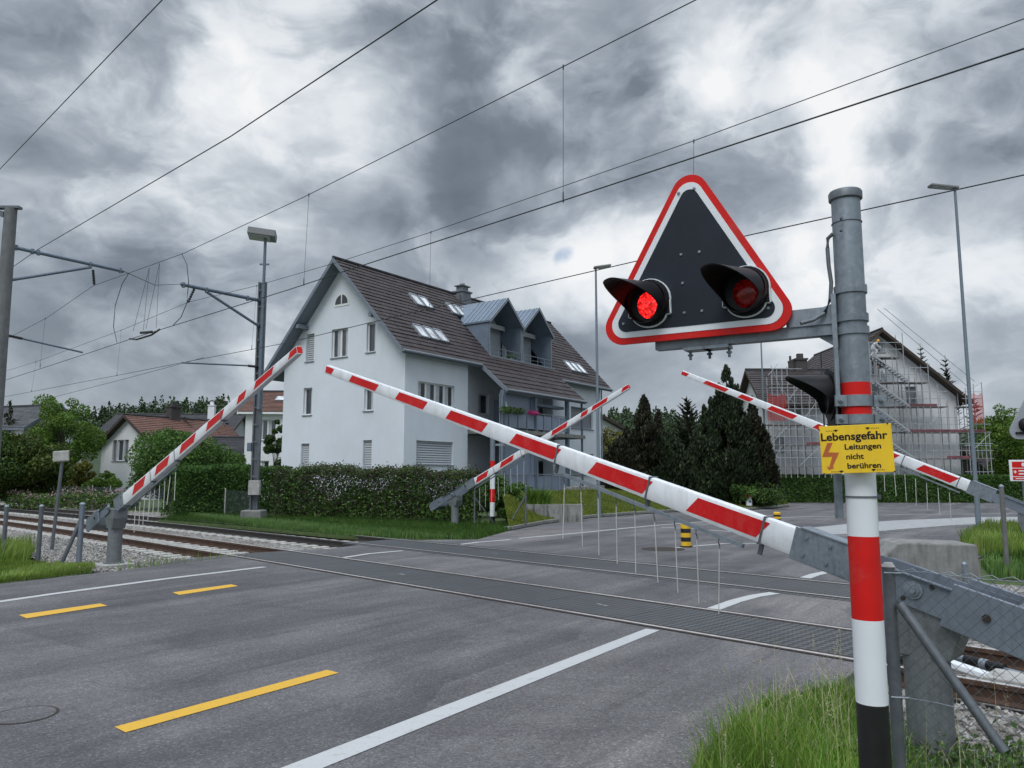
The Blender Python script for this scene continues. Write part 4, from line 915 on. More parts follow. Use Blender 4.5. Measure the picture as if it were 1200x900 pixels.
# rear of the other signal at the right edge, and the far one by the hedge
def signal_rear(label, px, py, Yd, yaw, off):
    q = at(px, py, Yd); t = thing('crossing_signal', label, 'crossing signal', (q.x, q.y, 0), yaw, 'level crossing signals')
    m = MB(); m.lathe([(.07, -.1), (.07, .5), (.069, 1.0), (.068, 1.5), (.067, 2.1), (.066, 3.2)], n=24, mi=[1, 2, 3, 2, 0]); m.build('post', [M['galv'], M['black_paint'], M['sign_white'], M['red']], t, smooth=True)
    m = MB(); m.box(-1.3, -.05, -.03, .03, 2.45, 2.52); m.build('support_arm', M['galv'], t)
    b = MB(); plate3(b, rtri(1.1, .1, 0), 0, .02, 0); tr = b.build('warning_triangle', M['lamphead'], t, loc=(-.8, .06, 2.36)); 
    for x in (-.25, .25): m = MB(); m.lathe([(.09, 0), (.085, .08), (.04, .1)], n=20); m.box(-.11, .11, -.13, -.10, -.01, .03); m.xf(Matrix.Translation((x, 0, .2)) @ Matrix.Rotation(R(90), 4, 'X')); m.build('lamp_housing', M['black'], tr, smooth=True)
sq = at(1222, 560, 11.0)
t = thing('crossing_signal', 'grey back of a triangular signal board cut off by the right picture edge', 'crossing signal', (sq.x, sq.y, 0), 0, 'level crossing signals')
m = MB(); m.lathe([(.07, -.2), (.07, 2.9)], n=24); m.build('post', M['galv'], t, smooth=True)
tl = at(1177, 515, 11.0); b = MB(); plate3(b, rtri(1.15, .11, 0), 0, .02, 0); tr = b.build('warning_triangle', M['backgrey'], t, loc=(tl.x+.52-sq.x, -.1, tl.z))
for x in (-.27, .3): m = MB(); m.lathe([(.10, 0), (.095, .07), (.05, .10)], n=20); m.box(-.15, .15, -.13, -.10, 0, .03); m.xf(Matrix.Translation((x, 0, .20)) @ Matrix.Rotation(R(90), 4, 'X')); m.build('lamp_housing', M['black'], tr, smooth=True)
fq = G(577, 612)
t = thing('crossing_signal', 'slim red and white banded signal post beside the barrier by the hedge', 'crossing signal', (fq.x, fq.y, 0), 0, 'level crossing signals')
fz = lambda y: at(577, y, fq.y).z
zs = [-.1]+[fz(y) for y in (605, 588.5, 573, 555, 540, 513)]
m = MB(); m.lathe([(.10, z) for z in zs], n=24, mi=[1, 2, 3, 2, 3, 0]); m.build('post', [M['galv_blue'], M['black_paint'], M['sign_white'], M['red']], t, smooth=True)
m = MB(); m.box(.1, .9, -.05, .05, fz(522.5), fz(520)); m.build('support_arm', M['galv'], t); m = MB(); m.lathe([(.12, 0), (.12, .3), (.15, .5)], n=16); m.xf(Matrix.Translation((.45, -.05, fz(517.5))) @ Matrix.Rotation(R(80), 4, 'Y')); m.build('lamp_housing', M['black'], t, smooth=True)

# ------------------------------------------------------------------ fences and small track-side things
def net_mesh(mb, o, d, L, z0, z1, cell, r):
    """chain link in the vertical plane through o along d"""
    o = Vector(o); d = Vector((d[0], d[1], 0)).normalized(); hgt = z1-z0; n = int((L+hgt)/cell)+1; nr = Vector((-d.y, d.x, 0))
    for i in range(n):
        for sg in (1, -1):
            a0 = i*cell-hgt if sg > 0 else i*cell   # offset along d at the bottom
            pts = []
            x0, x1 = a0, a0+sg*hgt; zz0, zz1 = z0, z1
            if sg > 0:
                if x0 < 0: zz0 = z0-x0; x0 = 0
                if x1 > L: zz1 = z1-(x1-L); x1 = L
            else:
                if x0 > L: zz0 = z0+(x0-L); x0 = L
                if x1 < 0: zz1 = z1+x1; x1 = 0
            if zz1-zz0 < .02: continue
            off = nr*(r*1.2*sg); mb.cyl(o+d*x0+off+Vector((0, 0, zz0)), o+d*x1+off+Vector((0, 0, zz1)), r, r, 3, caps=False)
fo = at(1043, 700, 4.15); fd = (.699, -.715)
t = thing('wire_fence', 'chain link fence with slanted brace at the lower right beside the signal post', 'wire fence', (fo.x, fo.y, 0))
ft = at(1043, 664, 4.15).z
m = MB(); m.cyl((fo.x, fo.y, -.2), (fo.x, fo.y, ft), .031, .031, 16); m.cyl((fo.x, fo.y, ft), (fo.x, fo.y, ft+.022), .034, .02, 12, 1); m.cyl((fo.x, fo.y, .33), (fo.x, fo.y, .337), .034, .034, 12, 1, False); m.build('fence_post', [M['galv_dark'], M['conc_l']], t, True, True)
u, z_ = onplane(1050, 706, (fo.x, fo.y), fd); u2, z2 = onplane(1158, 858, (fo.x, fo.y), fd)
m = MB(); p0 = Vector((fo.x+fd[0]*.03, fo.y+fd[1]*.03-.03, z_)); p1 = Vector((fo.x+fd[0]*u2, fo.y+fd[1]*u2-.03, z2)); p1 = p0+(p1-p0)*1.12; m.cyl(p0, p1, .024, .024, 12); m.build('brace', M['galv_dark'], t, True, True)
m = MB(); net_mesh(m, (fo.x, fo.y, 0), fd, 1.75, .02, ft-.02, .062, .0013); m.build('chain_link', M['galv_dark'], t, True)
m = MB()
for zz in (.04, ft*.52, ft-.02): m.tube([(fo.x+fd[0]*k*.2, fo.y+fd[1]*k*.2, zz+.006*math.sin(k*2)) for k in range(10)], .0024, 5)
m.tube([(fo.x+fd[0]*k*.03, fo.y+fd[1]*k*.03, ft-.01+.010*math.sin(k*2.1)) for k in range(60)], .0022, 4)
for zz in (.33, ft*.52, ft-.03): m.cyl((fo.x-.034, fo.y-.02, zz), (fo.x+.05, fo.y-.04, zz), .006, .006, 6)
m.build('tension_wire', M['galv'], t, True)
def post_thing(label, foot, top, r, mat, cap=True, lean=(0, 0), group='grey fence posts', brace=None, name='fence_post', cat='fence post'):
    t = thing(name, label, cat, (foot.x, foot.y, foot.z), 0, group); m = MB(); m.cyl((0, 0, -.1), (lean[0], lean[1], top), r, r, 12); m.build('post', mat, t, smooth=True)
    if cap: m = MB(); m.lathe([(r*1.1, 0), (r*1.15, .02), (r*.7, .05), (.005, .06)], (lean[0], lean[1], top), 12); m.build('cap', M['galv'], t, smooth=True)
    if brace: m = MB(); m.cyl((0, 0, top*.78), brace, r*.8, r*.8, 8); m.build('brace', M['galv_dark'], t, smooth=True)
    return t
post_thing('grey fence post at the far left edge of the picture, above the grass', G(3, 657, -.05), 1.18, .045, M['galv_dark'])
post_thing('grey fence post between the left edge post and the leaning white sign', G(44, 662, -.05), 1.22, .045, M['galv_dark'])
post_thing('light grey fence post with a dark slanted brace beside the left barrier machine', G(92, 663, -.05), 1.27, .055, M['galv_blue'], brace=(-.35, -.1, -.05))
f = G(1181, 673); post_thing('short grey post with rounded cap near the right edge, in front of the roadside grass', f, 1.62, .042, M['conc_d'])
f = G(1132, 692); post_thing('low grey fence post beside the concrete block', Vector((f.x, f.y, -.02)), .42, .04, M['galv'])
f = G(556, 617.5); post_thing('thin grey post left of the far banded signal post', Vector((f.x, f.y, 0)), 1.35, .03, M['galv_dark'], brace=(.7, .3, .1))
f = G(616, 618); post_thing('thin grey post beside the stained stone trough', Vector((f.x, f.y, 0)), 1.45, .035, M['galv_dark'], brace=(-.6, .0, .05))
# white back of a small track sign on a leaning pole
f = G(60, 648, -.15); t = thing('track_sign', 'small pale track sign seen from behind on a thin leaning pole', 'sign', (f.x, f.y, f.z)); tp = at(73, 540, f.y)
m = MB(); m.cyl((0, 0, -.1), (tp.x-f.x, 0, tp.z-f.z), .045, .04, 10); m.build('pole', M['galv_dark'], t, smooth=True)
k = f.y/900; m = MB(); m.box(-9.5*k, 9.5*k, -.03, .03, -6*k, 6.5*k); m.build('sign_board', M['conc_l'], t, loc=(tp.x-f.x, -.07, tp.z-f.z+5*k), rot=(0, R(-4), 0), bevel=.05)
# far wire fence behind the tracks on the left
A = trk(16.6, 33); B = trk(16.9, 62)
t = thing('wire_fence', 'low wire mesh fence behind the tracks, in front of the pink flowers', 'wire fence', tuple(A)); dd = (B-A); Lf = dd.length; dd.normalize()
for i in range(12): m = MB(); p = A+dd*(Lf*i/11); m.cyl(p+Vector((0, 0, -.2)), p+Vector((0, 0, 1.25)), .03, .03, 8); m.build('fence_post', M['conc_l'], t, True, True)
m = MB(); net_mesh(m, A, dd, Lf, 0, 1.15, .13, .004); m.build('chain_link', M['galv'], t, True)
# concrete block
c = G(1088, 684); t = thing('concrete_block', 'large weathered concrete block with sloped left end beside the rails', 'concrete block', (c.x, c.y, 0), R(-8))
m = MB(); m.extrude([(-.92, -.4, -.3), (.74, -.4, -.3), (.66, -.4, .70), (-.50, -.4, .73), (-.60, -.4, .70), (-.86, -.4, .44)], (0, .9, 0)); m.build('block', M['conc'], t, bevel=.03)
# rail-side devices near the right edge
pa = G(1116, 769, -.06); pb = G(1196, 789, -.06); e = (pb-pa).normalized(); Lt = (pb-pa).length; t = thing('rail_contact', 'black cable tube with silver ends lying between the rails at the lower right', 'track cable', tuple(pa))
m = MB(); m.cyl(e*.16, e*(Lt*.78), .05, .05, 14); m.build('tube', M['black'], t, smooth=True)
m = MB(); m.cyl(e*-.02, e*.17, .026, .04, 10); m.build('sleeve', M['galv'], t, smooth=True); m = MB(); m.cyl(e*(Lt*.45), e*(Lt*.55), .054, .054, 14); m.build('sleeve', M['galv'], t, smooth=True); m = MB(); m.cyl(e*(Lt*.78), e*(Lt*1.3), .02, .02, 8); m.build('sleeve', M['galv'], t, smooth=True)
p = G(1131, 788, -.08); t = thing('cover_board', 'white slanted cover board leaning by the near rail at the lower right', 'cover board', tuple(p), math.atan2(-TY, -TX)+.25)
m = MB(); m.extrude([(-.24, -.07, .13), (.30, -.07, -.01), (.30, -.07, -.07), (-.24, -.07, .07)], (0, .16, 0)); m.build('board', M['sign_white'], t, bevel=.01); m = MB(); m.box(.20, .27, -.076, -.07, -.04, .01); m.build('clip', M['galv_dark'], t)
p = G(1190, 797, -.09); t = thing('cover_slab', 'pale flat slab between the rails at the right edge', 'slab', tuple(p), math.atan2(-TY, -TX)); m = MB(); m.box(-.22, .4, -.22, .22, -.05, .04); m.build('slab', M['conc_l'], t, bevel=.015)

# ------------------------------------------------------------------ street lamps, bollards, small signs
def lamp(label, foot, top, headw, side, r=.075, mat='lampgrey'):
    t = thing('street_lamp', label, 'street lamp', (foot.x, foot.y, 0), 0, 'slim grey street lamps')
    m = MB(); m.cyl((0, 0, -.2), (0, 0, 1.1), r*1.25, r*1.2, 16); m.cyl((0, 0, 1.1), (0, 0, top), r, r*.62, 16); m.build('lamp_post', M[mat], t, smooth=True)
    m = MB(); s = side; m.extrude([(s*-.1, -.14, top+.0), (s*headw, -.17, top+.10), (s*headw, .17, top+.10), (s*-.1, .14, top+.0)], (0, 0, .10)); m.build('lamp_head', M['lamphead'], t, bevel=.03)
    m = MB(); m.extrude([(s*.15, -.12, top+.01), (s*headw*.95, -.13, top+.083), (s*headw*.95, .13, top+.083), (s*.15, .12, top+.01)], (0, 0, .015)); m.build('lamp_glass', M['lampglass'], t)
    return t
for lab, q, ty, hw, sd_ in (('tall street lamp on the right, standing in the roadside grass', (1147, 618), 222, .95, -1), ('tall slim street lamp in front of the right end of the pale blue house', (702, 606), 315, .7, 1)):
    f = G(*q); top = at(q[0]-4 if q[0] < 1000 else 1119, ty, f.y).z; lamp(lab, f, top, hw, sd_)
f = at(898, 560, 54); lamp('distant street lamp between conifers and scaffolded house, top hidden behind the triangle', f, at(896, 388, 54).z, .7, -1)
def bollard(label, px, y0, y1, w):
    f = G(px, y1); k = f.y/900; r = w*k/2; h = (y1-y0)*k; t = thing('traffic_bollard', label, 'bollard', (f.x, f.y, 0), 0, 'yellow and black traffic bollards')
    n = 5; m = MB(); m.lathe([(r, .03)]+[(r, .03+(h-.03)*(i+1)/n) for i in range(n)]+[(r*.8, h+.02)], n=24, mi=[0, 1, 0, 1, 0, 0]); m.build('body', [M['yellow_b'], M['black_paint']], t, smooth=True); m = MB(); m.lathe([(r*1.25, -.01), (r*1.25, .03), (r, .035)], n=20); m.build('foot', M['black'], t)
bollard('yellow and black banded bollard on the road under the near boom, the bigger one', 804, 615, 641, 11.5); bollard('yellow and black banded bollard farther off beside the conifers, the smaller one', 911, 601, 613.5, 8)
f = G(880, 597); k = f.y/900*.72; t = thing('garden_figure', 'small white garden post with red cap in front of the dark conifers', 'garden post', (f.x, f.y+.3, .2)); m = MB(); m.lathe([(5*k, 0), (5*k, 8*k), (4*k, 11*k), (4.5*k, 14*k)], n=14); m.build('body', M['sign_white'], t, smooth=True); m = MB(); m.lathe([(6*k, 14*k), (6*k, 17.5*k), (3*k, 19*k)], n=14); m.box(-2*k, 2*k, -5.5*k, -4.5*k, 5*k, 8.5*k, mi=1); m.build('cap', [M['red'], M['steel_blue']], t)
f = G(912, 587, .3); k = f.y/900; t = thing('waste_bin', 'small bright green wheeled bin by the white house corner', 'waste bin', (f.x, f.y+1, 0)); m = MB(); m.extrude([(-5.5*k, 0, 0), (5.5*k, 0, 0), (6.5*k, 0, 20*k), (-6.5*k, 0, 20*k)], (0, .6, 0)); m.build('body', M['green_plastic'], t, bevel=.04); m = MB(); m.box(-7*k, 7*k, -.05, .68, 20*k, 22*k); m.build('lid', M['green_plastic'], t, bevel=.03)
f = at(1198, 600, 21); t = thing('info_sign', 'small red information sign with a white cross at the right edge', 'sign', (f.x+.05, f.y, 0)); zz = lambda y: at(1190, y, 21).z
m = MB(); m.cyl((.05, .03, 0), (.05, .03, zz(540)), .03, .03, 10); m.build('post', M['galv_dark'], t, smooth=True)
kk = 21/900; x0 = (1184.5-1198)*kk; x1 = x0+30*kk; m = MB(); m.box(x0, x1, -.02, .01, zz(564), zz(539)); sb = m.build('sign_board', M['sign_white'], t, bevel=.012)
m = MB()
for a, b in ((548, 541), (558, 549), (562.5, 559)): m.box(x0+3*kk, x1-3*kk, -.024, -.02, zz(a), zz(b))
m.build('red_panel', M['red'], sb); m = MB(); cx, cz = x0+6*kk, zz(553); m.box(cx-1.7*kk, cx+1.7*kk, -.028, -.024, cz-.6*kk, cz+.6*kk); m.box(cx-.6*kk, cx+.6*kk, -.0282, -.0242, cz-1.7*kk, cz+1.7*kk)
m.build('white_cross', M['sign_white'], sb); m = MB()
for z_ in (551, 554.5): m.box(x0+10*kk, x1-6*kk, -.028, -.024, zz(z_+1.6), zz(z_))
m.box(x0+6*kk, x1-6*kk, -.028, -.024, zz(561.3), zz(560.3)); m.cyl((x0+16*kk, -.024, zz(544.5)), (x0+16*kk, -.028, zz(544.5)), 2.2*kk, 2.2*kk, 12); m.build('printed_mark', M['sign_white'], sb)

# ------------------------------------------------------------------ overhead line: masts, arms, wires
q = at(13, 244, 22.0); t = thing('catenary_mast', 'grey concrete overhead line mast at the left edge with two arms', 'catenary mast', (q.x, q.y, 0), 0, 'overhead line masts')
zt = q.z; m = MB(); m.lathe([(.235, -.5), (.165, zt)], n=24); m.build('pole', M['mastconc'], t, smooth=True)
m = MB(); m.box(-.9, .28, -.1, .1, zt-.02, zt+.05); m.extrude([(-.9, -.08, zt), (-.9, -.08, zt+.06), (-.17, -.08, zt-.12), (-.17, -.08, zt-.3)], (0, .16, 0)); m.build('top_bracket', M['galv_dark'], t)
mb0 = (q.x, q.y)
def rel(v): return Vector((v.x-mb0[0], v.y-mb0[1], v.z))
aw = ns(*mb0)
def armpt(px, py, base_xy):
    """a point in the vertical plane square to the track through the mast"""
    u, z = onplane(px, py, base_xy, (NX, NY)); return Vector((NX*u, NY*u, z))
m = MB(); m.tube([armpt(17, 290, mb0), armpt(145, 318, mb0)], .055, 10); m.tube([armpt(14, 328, mb0), armpt(107, 313, mb0)], .045, 8)
for x, y in ((19, 290), (38, 294.5), (45, 296), (106, 310), (141, 317)): a = armpt(x, y, mb0); m.cyl(a-Vector((0, 0, .08)), a+Vector((0, 0, .07)), .05, .05, 8)
m.build('cantilever_arm', M['steel_blue'], t, smooth=True)
def insul(mb, a, b, r=.045, n=6):
    a = Vector(a); b = Vector(b); mb.cyl(a, b, .022, .022, 8)
    for i in range(n): c = a+(b-a)*((i+.7)/(n+.4)); d = (b-a).normalized()*.03; mb.cyl(c-d, c+d, r, r*.8, 10)
m = MB(); insul(m, armpt(109, 316, mb0), armpt(110.5, 334, mb0)); insul(m, armpt(9, 393, mb0), armpt(27, 397, mb0)); m.build('insulator', M['insul'], t)
m = MB(); m.tube([armpt(27, 397, mb0), armpt(97, 413, mb0)], .03, 8); m.build('steady_arm', M['steel_blue'], t)
f = G(297, 611, -.05); mb1 = (f.x, f.y); t = thing('catenary_mast', 'steel overhead line mast with a box lamp on top, standing by the clipped hedge', 'catenary mast', (f.x, f.y, 0), 0, 'overhead line masts')
k = f.y/900; zt = at(306, 331, f.y).z; lx0 = 297.0; tiltx = (at(306, 331, f.y).x-f.x)
m = MB()
for sx in (-1, 1): m.box(sx*.135-.03, sx*.135+.03, -.10, .10, 0, zt)
m.box(-.105, .105, -.012, .012, 0, zt)
for i in range(14): z = zt*(i+.5)/14; m.box(-.14, .14, -.104, -.09, z-.03, z+.03)
m.build('pole', M['mast_steel'], t)
m = MB(); m.box(-.42, .42, -.42, .42, -.4, .42); m.build('foundation', M['conc'], t, bevel=.05)
m = MB(); m.box(-.16, .30, -.36, -.135, at(297, 580, f.y).z, at(297, 563, f.y).z); m.build('switch_box', M['conc_l'], t, bevel=.02); m = MB(); m.box(-.33, -.16, -.2, -.02, at(293, 529, f.y).z, at(293, 519, f.y).z); m.build('small_box', M['steel_blue'], t, bevel=.01)
zl = at(310, 281, f.y).z; m = MB(); m.cyl((.10, -.18, zt-5.5), (.10, -.18, zl), .07, .06, 10); m.box(-.1, .3, -.22, -.14, zt+.72, zt+.78); m.build('lamp_pole', M['steel_blue'], t, smooth=True)
k = f.y/900; m = MB(); m.box(-17*k, 15*k, -.4, .4, .02, 9*k); lh = m.build('lamp_head', M['lamphead'], t, loc=(-.02, -.18, zl), rot=(R(-4), R(5), R(12)), bevel=.03); m = MB(); m.box(-16*k, 9*k, -.34, .34, -.01, .02); m.build('lamp_glass', M['lampglass'], t, loc=(-.02, -.18, zl), rot=(R(-4), R(5), R(12)))
m = MB(); m.tube([armpt(304, 352, mb1), armpt(212, 333, mb1)], .075, 10); m.tube([armpt(303, 382, mb1), armpt(242, 342, mb1)], .06, 8)
for x, y in ((290, 349.5), (242, 340), (215, 334)): a = armpt(x, y, mb1); m.cyl(a-Vector((0, 0, .1)), a+Vector((0, 0, .1)), .07, .07, 8)
m.build('cantilever_arm', M['steel_blue'], t, smooth=True)
m = MB(); insul(m, armpt(228, 338, mb1), armpt(220, 355, mb1), .06); insul(m, armpt(303, 430, mb1), armpt(290, 428.5, mb1), .06); m.build('insulator', M['insul'], t)
m = MB(); m.tube([armpt(290, 428.5, mb1), armpt(213, 425, mb1)], .035, 8); m.build('steady_arm', M['steel_blue'], t)
def dense(P, sub=6):
    out = []
    for a, b in zip(P[:-1], P[1:]): out += [a+(b-a)*(i/sub) for i in range(sub)]
    return out+[P[-1]]
def wline(mb, px, n, r): P = [wire(x, y, n) for x, y in px]; P = [P[0]+(P[0]-P[1])*.35]+P+[P[-1]+(P[-1]-P[-2])*.35]; mb.tube(P, r, 6); return P
def ohl(label, n, mess, cont, drops, extra=None):
    a = wire(*cont[2], n); t = thing('overhead_line', label, 'overhead line', (a.x, a.y, 0), 0, 'railway overhead lines')
    m = MB(); wline(m, mess, n, .0085); m.build('messenger_wire', M['wire'], t, True); m = MB(); wline(m, cont, n, .0105); m.build('contact_wire', M['wire'], t, True)
    for (x, y0), (x2, y1) in drops:
        a = wire(x, y0, n); b = wire(x2, y1, n); m = MB(); m.cyl(a, b, .0042, .0042, 5); m.cyl(a+Vector((0, 0, .03)), a-Vector((0, 0, .05)), .012, .012, 6); m.cyl(b-Vector((0, 0, .03)), b+Vector((0, 0, .14)), .014, .010, 6); m.build('dropper', M['wire'], t, True)
    return t
n1, n2 = C1-.05, C2-.05
t = ohl('overhead line above the near track, with jumper loops and section insulator', n1, [(0, 401), (54, 373), (110, 334.5), (151, 320), (215, 297), (358, 230), (660, 78), (815, 0)], [(0, 447.5), (97, 416), (160, 395), (340, 339), (400, 319), (660, 235), (1200, 57)],
        [((53, 373), (47, 430)), ((362, 228), (356, 333)), ((660, 78), (660, 235))])
m = MB()
for px in ([(151, 320), (143, 333), (135, 358), (133, 383), (137, 401)], [(213, 297), (219, 310), (221, 330), (219, 355), (212, 372), (203, 381)]): m.tube(dense([wire(x, y, n1) for x, y in px], 2), .012, 6)
m.build('jumper_cable', M['wire'], t, True)
m = MB(); a = wire(152, 397, n1); b = wire(187, 386, n1); m.tube([a, a+(b-a)*.25+Vector((0, 0, -.1)), a+(b-a)*.75+Vector((0, 0, -.1)), b], .03, 6); m.tube([wire(165, 390, n1), wire(178, 389, n1)], .045, 6)
for u, v in (((175, 314), (156, 388)), ((175, 314), (168, 387)), ((187, 308), (171, 385)), ((187, 308), (183, 384))): m.cyl(wire(*u, n1), wire(*v, n1), .006, .006, 4)
m.build('section_insulator', M['insul'], t, True)
t = ohl('overhead line above the far track, passing in front of the pale blue house', n2, [(0, 437), (42, 424), (142, 387), (221, 354), (300, 335), (400, 306), (505, 272), (813, 165), (1200, 22)], [(0, 466), (137, 440), (213, 425), (340, 401), (440, 376.5), (555, 350), (880, 275), (1200, 205)],
        [((42, 424), (37, 459)), ((142, 387), (137, 440)), ((301, 335), (295, 409)), ((505, 272), (503, 362)), ((813, 165), (812, 291))])
m = MB(); wline(m, [(80, 461), (150, 443), (213, 426)], n2, .009); m.build('branch_wire', M['wire'], t, True)
def single(label, px, n, r=.010):
    P = [wire(x, y, n) for x, y in px]; t = thing('overhead_wire', label, 'overhead wire', tuple(P[0])); m = MB(); P = [P[0]+(P[0]-P[1])*.3]+P+[P[-1]+(P[-1]-P[-2])*.3]; m.tube(P, r, 6); m.build('wire', M['wire'], t, True)
single('single wire crossing the top left corner of the sky', [(0, 198), (95, 99), (190, 0)], 3.2, .008)
single('single wire rising from the left mast to the top edge of the sky', [(-4, 326), (45, 292), (270, 160), (512, 0)], 5.2, .0095)
a = mb0; P = [Vector((a[0], a[1], 0))+armpt(145, 318, mb0), Vector((mb1[0], mb1[1], 0))+armpt(212, 333, mb1)]; mid = (P[0]+P[1])/2-Vector((0, 0, .25)); t = thing('overhead_wire', 'short sagging wire between the tips of the two mast arms', 'overhead wire', tuple(P[0])); m = MB(); m.tube([P[0], mid, P[1]], .011, 6); m.build('wire', M['wire'], t, True)

# ------------------------------------------------------------------ houses
def clip(poly, a, b, c):
    """keep a*x+b*z<=c (2D)"""
    out = []
    for i, p in enumerate(poly):
        q = poly[(i+1) % len(poly)]; fp = a*p[0]+b*p[1]-c; fq = a*q[0]+b*q[1]-c
        if fp <= 0: out.append(p)
        if (fp < 0 < fq) or (fq < 0 < fp): t = fp/(fp-fq); out.append((p[0]+(q[0]-p[0])*t, p[1]+(q[1]-p[1])*t))
    return out
def wall_face(mb, to3, x0, x1, z0, z1, holes, halfs=(), depth=.20, mi=0):
    """rectangular wall with window openings and reveals; to3(x, z, d) maps to 3D, d = depth inwards"""
    xs = sorted({x0, x1, *[h[0] for h in holes], *[h[1] for h in holes]}); zs = sorted({z0, z1, *[h[2] for h in holes], *[h[3] for h in holes]})
    for i in range(len(xs)-1):
        for j in range(len(zs)-1):
            cx, cz = (xs[i]+xs[i+1])/2, (zs[j]+zs[j+1])/2
            if any(h[0] < cx < h[1] and h[2] < cz < h[3] for h in holes): continue
            p = [(xs[i], zs[j]), (xs[i+1], zs[j]), (xs[i+1], zs[j+1]), (xs[i], zs[j+1])]
            for h in halfs: p = clip(p, *h)
            if len(p) > 2: mb.poly([to3(x, z, 0) for x, z in p], mi)
    for a, b, c, d in holes:
        for p, q in (((a, c), (b, c)), ((b, c), (b, d)), ((b, d), (a, d)), ((a, d), (a, c))): mb.poly([to3(p[0], p[1], 0), to3(q[0], q[1], 0), to3(q[0], q[1], depth), to3(p[0], p[1], depth)], mi)
def fbox(mb, to3, a, b, c, d, d0, d1, mi=0):
    P = [to3(x, z, d0) for x, z in ((a, c), (b, c), (b, d), (a, d))]; Q = [to3(x, z, d1) for x, z in ((a, c), (b, c), (b, d), (a, d))]; v = Vector(Q[0])-Vector(P[0]); mb.extrude(P, v, mi)
def window(parent, to3, h, nm=1, kind='glass', depth=.20, frame='frame', sill=True, curtain=0.0, name='window', world=False):
    a, b, c, d = h; fw = .065; m = MB(); y0, y1 = depth-.075, depth-.005
    if kind == 'shutter':
        n = max(6, int((d-c)/.115))
        for i in range(n): z = c+(d-c)*i/n; m.extrude([to3(a+.02, z+.022, depth-.055), to3(a+.02, z+.022, depth-.10), to3(a+.02, z+(d-c)/n-.006, depth-.065), to3(a+.02, z+(d-c)/n-.006, depth-.055)], Vector(to3(b-.02, 0, 0))-Vector(to3(a+.02, 0, 0)))
        fbox(m, to3, a, b, c, d, depth-.045, depth-.02, 1); w = m.build('roller_shutter', [M['shutter'], M['frame_d']], parent, world)
        if sill: s = MB(); fbox(s, to3, a-.05, b+.05, c-.045, c-.002, -.06, depth-.1); s.build('sill', M['frame_d'], w)
        return w
    for p in ((a, a+fw, c, d), (b-fw, b, c, d), (a+fw, b-fw, c, c+fw), (a+fw, b-fw, d-fw, d)): fbox(m, to3, *p, y0, y1)
    for i in range(1, nm): x = a+(b-a)*i/nm; fbox(m, to3, x-.055, x+.055, c+fw, d-fw, y0+.003, y1)
    w = m.build(name, M[frame], parent, world)
    g = MB(); g.poly([to3(a+fw*.5, c+fw*.5, depth-.03), to3(b-fw*.5, c+fw*.5, depth-.03), to3(b-fw*.5, d-fw*.5, depth-.03), to3(a+fw*.5, d-fw*.5, depth-.03)]); g.build('pane', M['glass'] if kind == 'glass' else M[kind], w)
    if curtain:
        cu = MB()
        for i in range(nm):
            xa = a+(b-a)*i/nm+fw; xb = a+(b-a)*(i+1)/nm-fw
            for s in ((xa, xa+(xb-xa)*curtain),): cu.poly([to3(s[0], c+fw, depth-.034), to3(s[1], c+fw, depth-.034), to3(s[1], d-fw, depth-.034), to3(s[0], d-fw, depth-.034)])
        cu.build('curtain', M['curtain'], w)
    if sill: s = MB(); fbox(s, to3, a-.05, b+.05, c-.05, c-.004, -.06, depth-.08); s.build('sill', M['frame_d'], w)
    return w
def roof_courses(x0, x1, top, bot, n, holes=(), lift=.035, thick=.1):
    """one slope as overlapping tile courses: top/bot = (y, z); returns verts, faces, uvs; holes = (xa, xb, i0, i1) course ranges"""
    V, Fc, UV = [], [], []
    ty, tz = top; by, bz = bot; L = math.hypot(by-ty, bz-tz); ny, nz = (tz-bz)/L*(1 if by > ty else -1), abs(by-ty)/L
    for i in range(n):
        f0, f1 = i/n, (i+1)/n; segs = [(x0, x1)]
        for xa, xb, i0, i1 in holes:
            if i0 <= i < i1:
                new = []
                for s0, s1 in segs:
                    if xb <= s0 or xa >= s1: new.append((s0, s1)); continue
                    if xa > s0: new.append((s0, xa))
                    if xb < s1: new.append((xb, s1))
                segs = new
        y0, z0 = ty+(by-ty)*f0, tz+(bz-tz)*f0; y1, z1 = ty+(by-ty)*f1, tz+(bz-tz)*f1
        jit = [0]
        for s0, s1 in segs:
            k = max(1, int((s1-s0)/.9)); xs = [s0+(s1-s0)*j/k for j in range(k+1)]
            for j in range(k):
                l1 = lift+random.uniform(-.008, .010); b = len(V)
                A = [(xs[j], y0, z0), (xs[j+1], y0, z0), (xs[j+1], y1+ny*l1, z1+nz*l1), (xs[j], y1+ny*l1, z1+nz*l1), (xs[j+1], y1, z1), (xs[j], y1, z1)]
                V += A; Fc += [(b, b+1, b+2, b+3), (b+3, b+2, b+4, b+5)]
                UV += [(xs[j], i), (xs[j+1], i), (xs[j+1], i+.98), (xs[j], i+.98)]+[(xs[j], i+.98), (xs[j+1], i+.98), (xs[j+1], i+.99), (xs[j], i+.99)]
    return V, Fc, UV
def roof_obj(name, mat, parent, slopes, world=False, tf=None):
    V, Fc, UV = [], [], []
    for v, f, u in slopes: b = len(V); V += [tf(p) if tf else p for p in v]; Fc += [tuple(i+b for i in q) for q in f]; UV += u
    me = bpy.data.meshes.new(name); me.from_pydata(V, [], Fc); uv = me.uv_layers.new(); uv.data.foreach_set('uv', np.array(UV, np.float32).ravel()); me.materials.append(mat)
    o = link(bpy.data.objects.new(name, me)); o.parent = parent
    if world: o.matrix_parent_inverse = INV[parent.name]
    return o

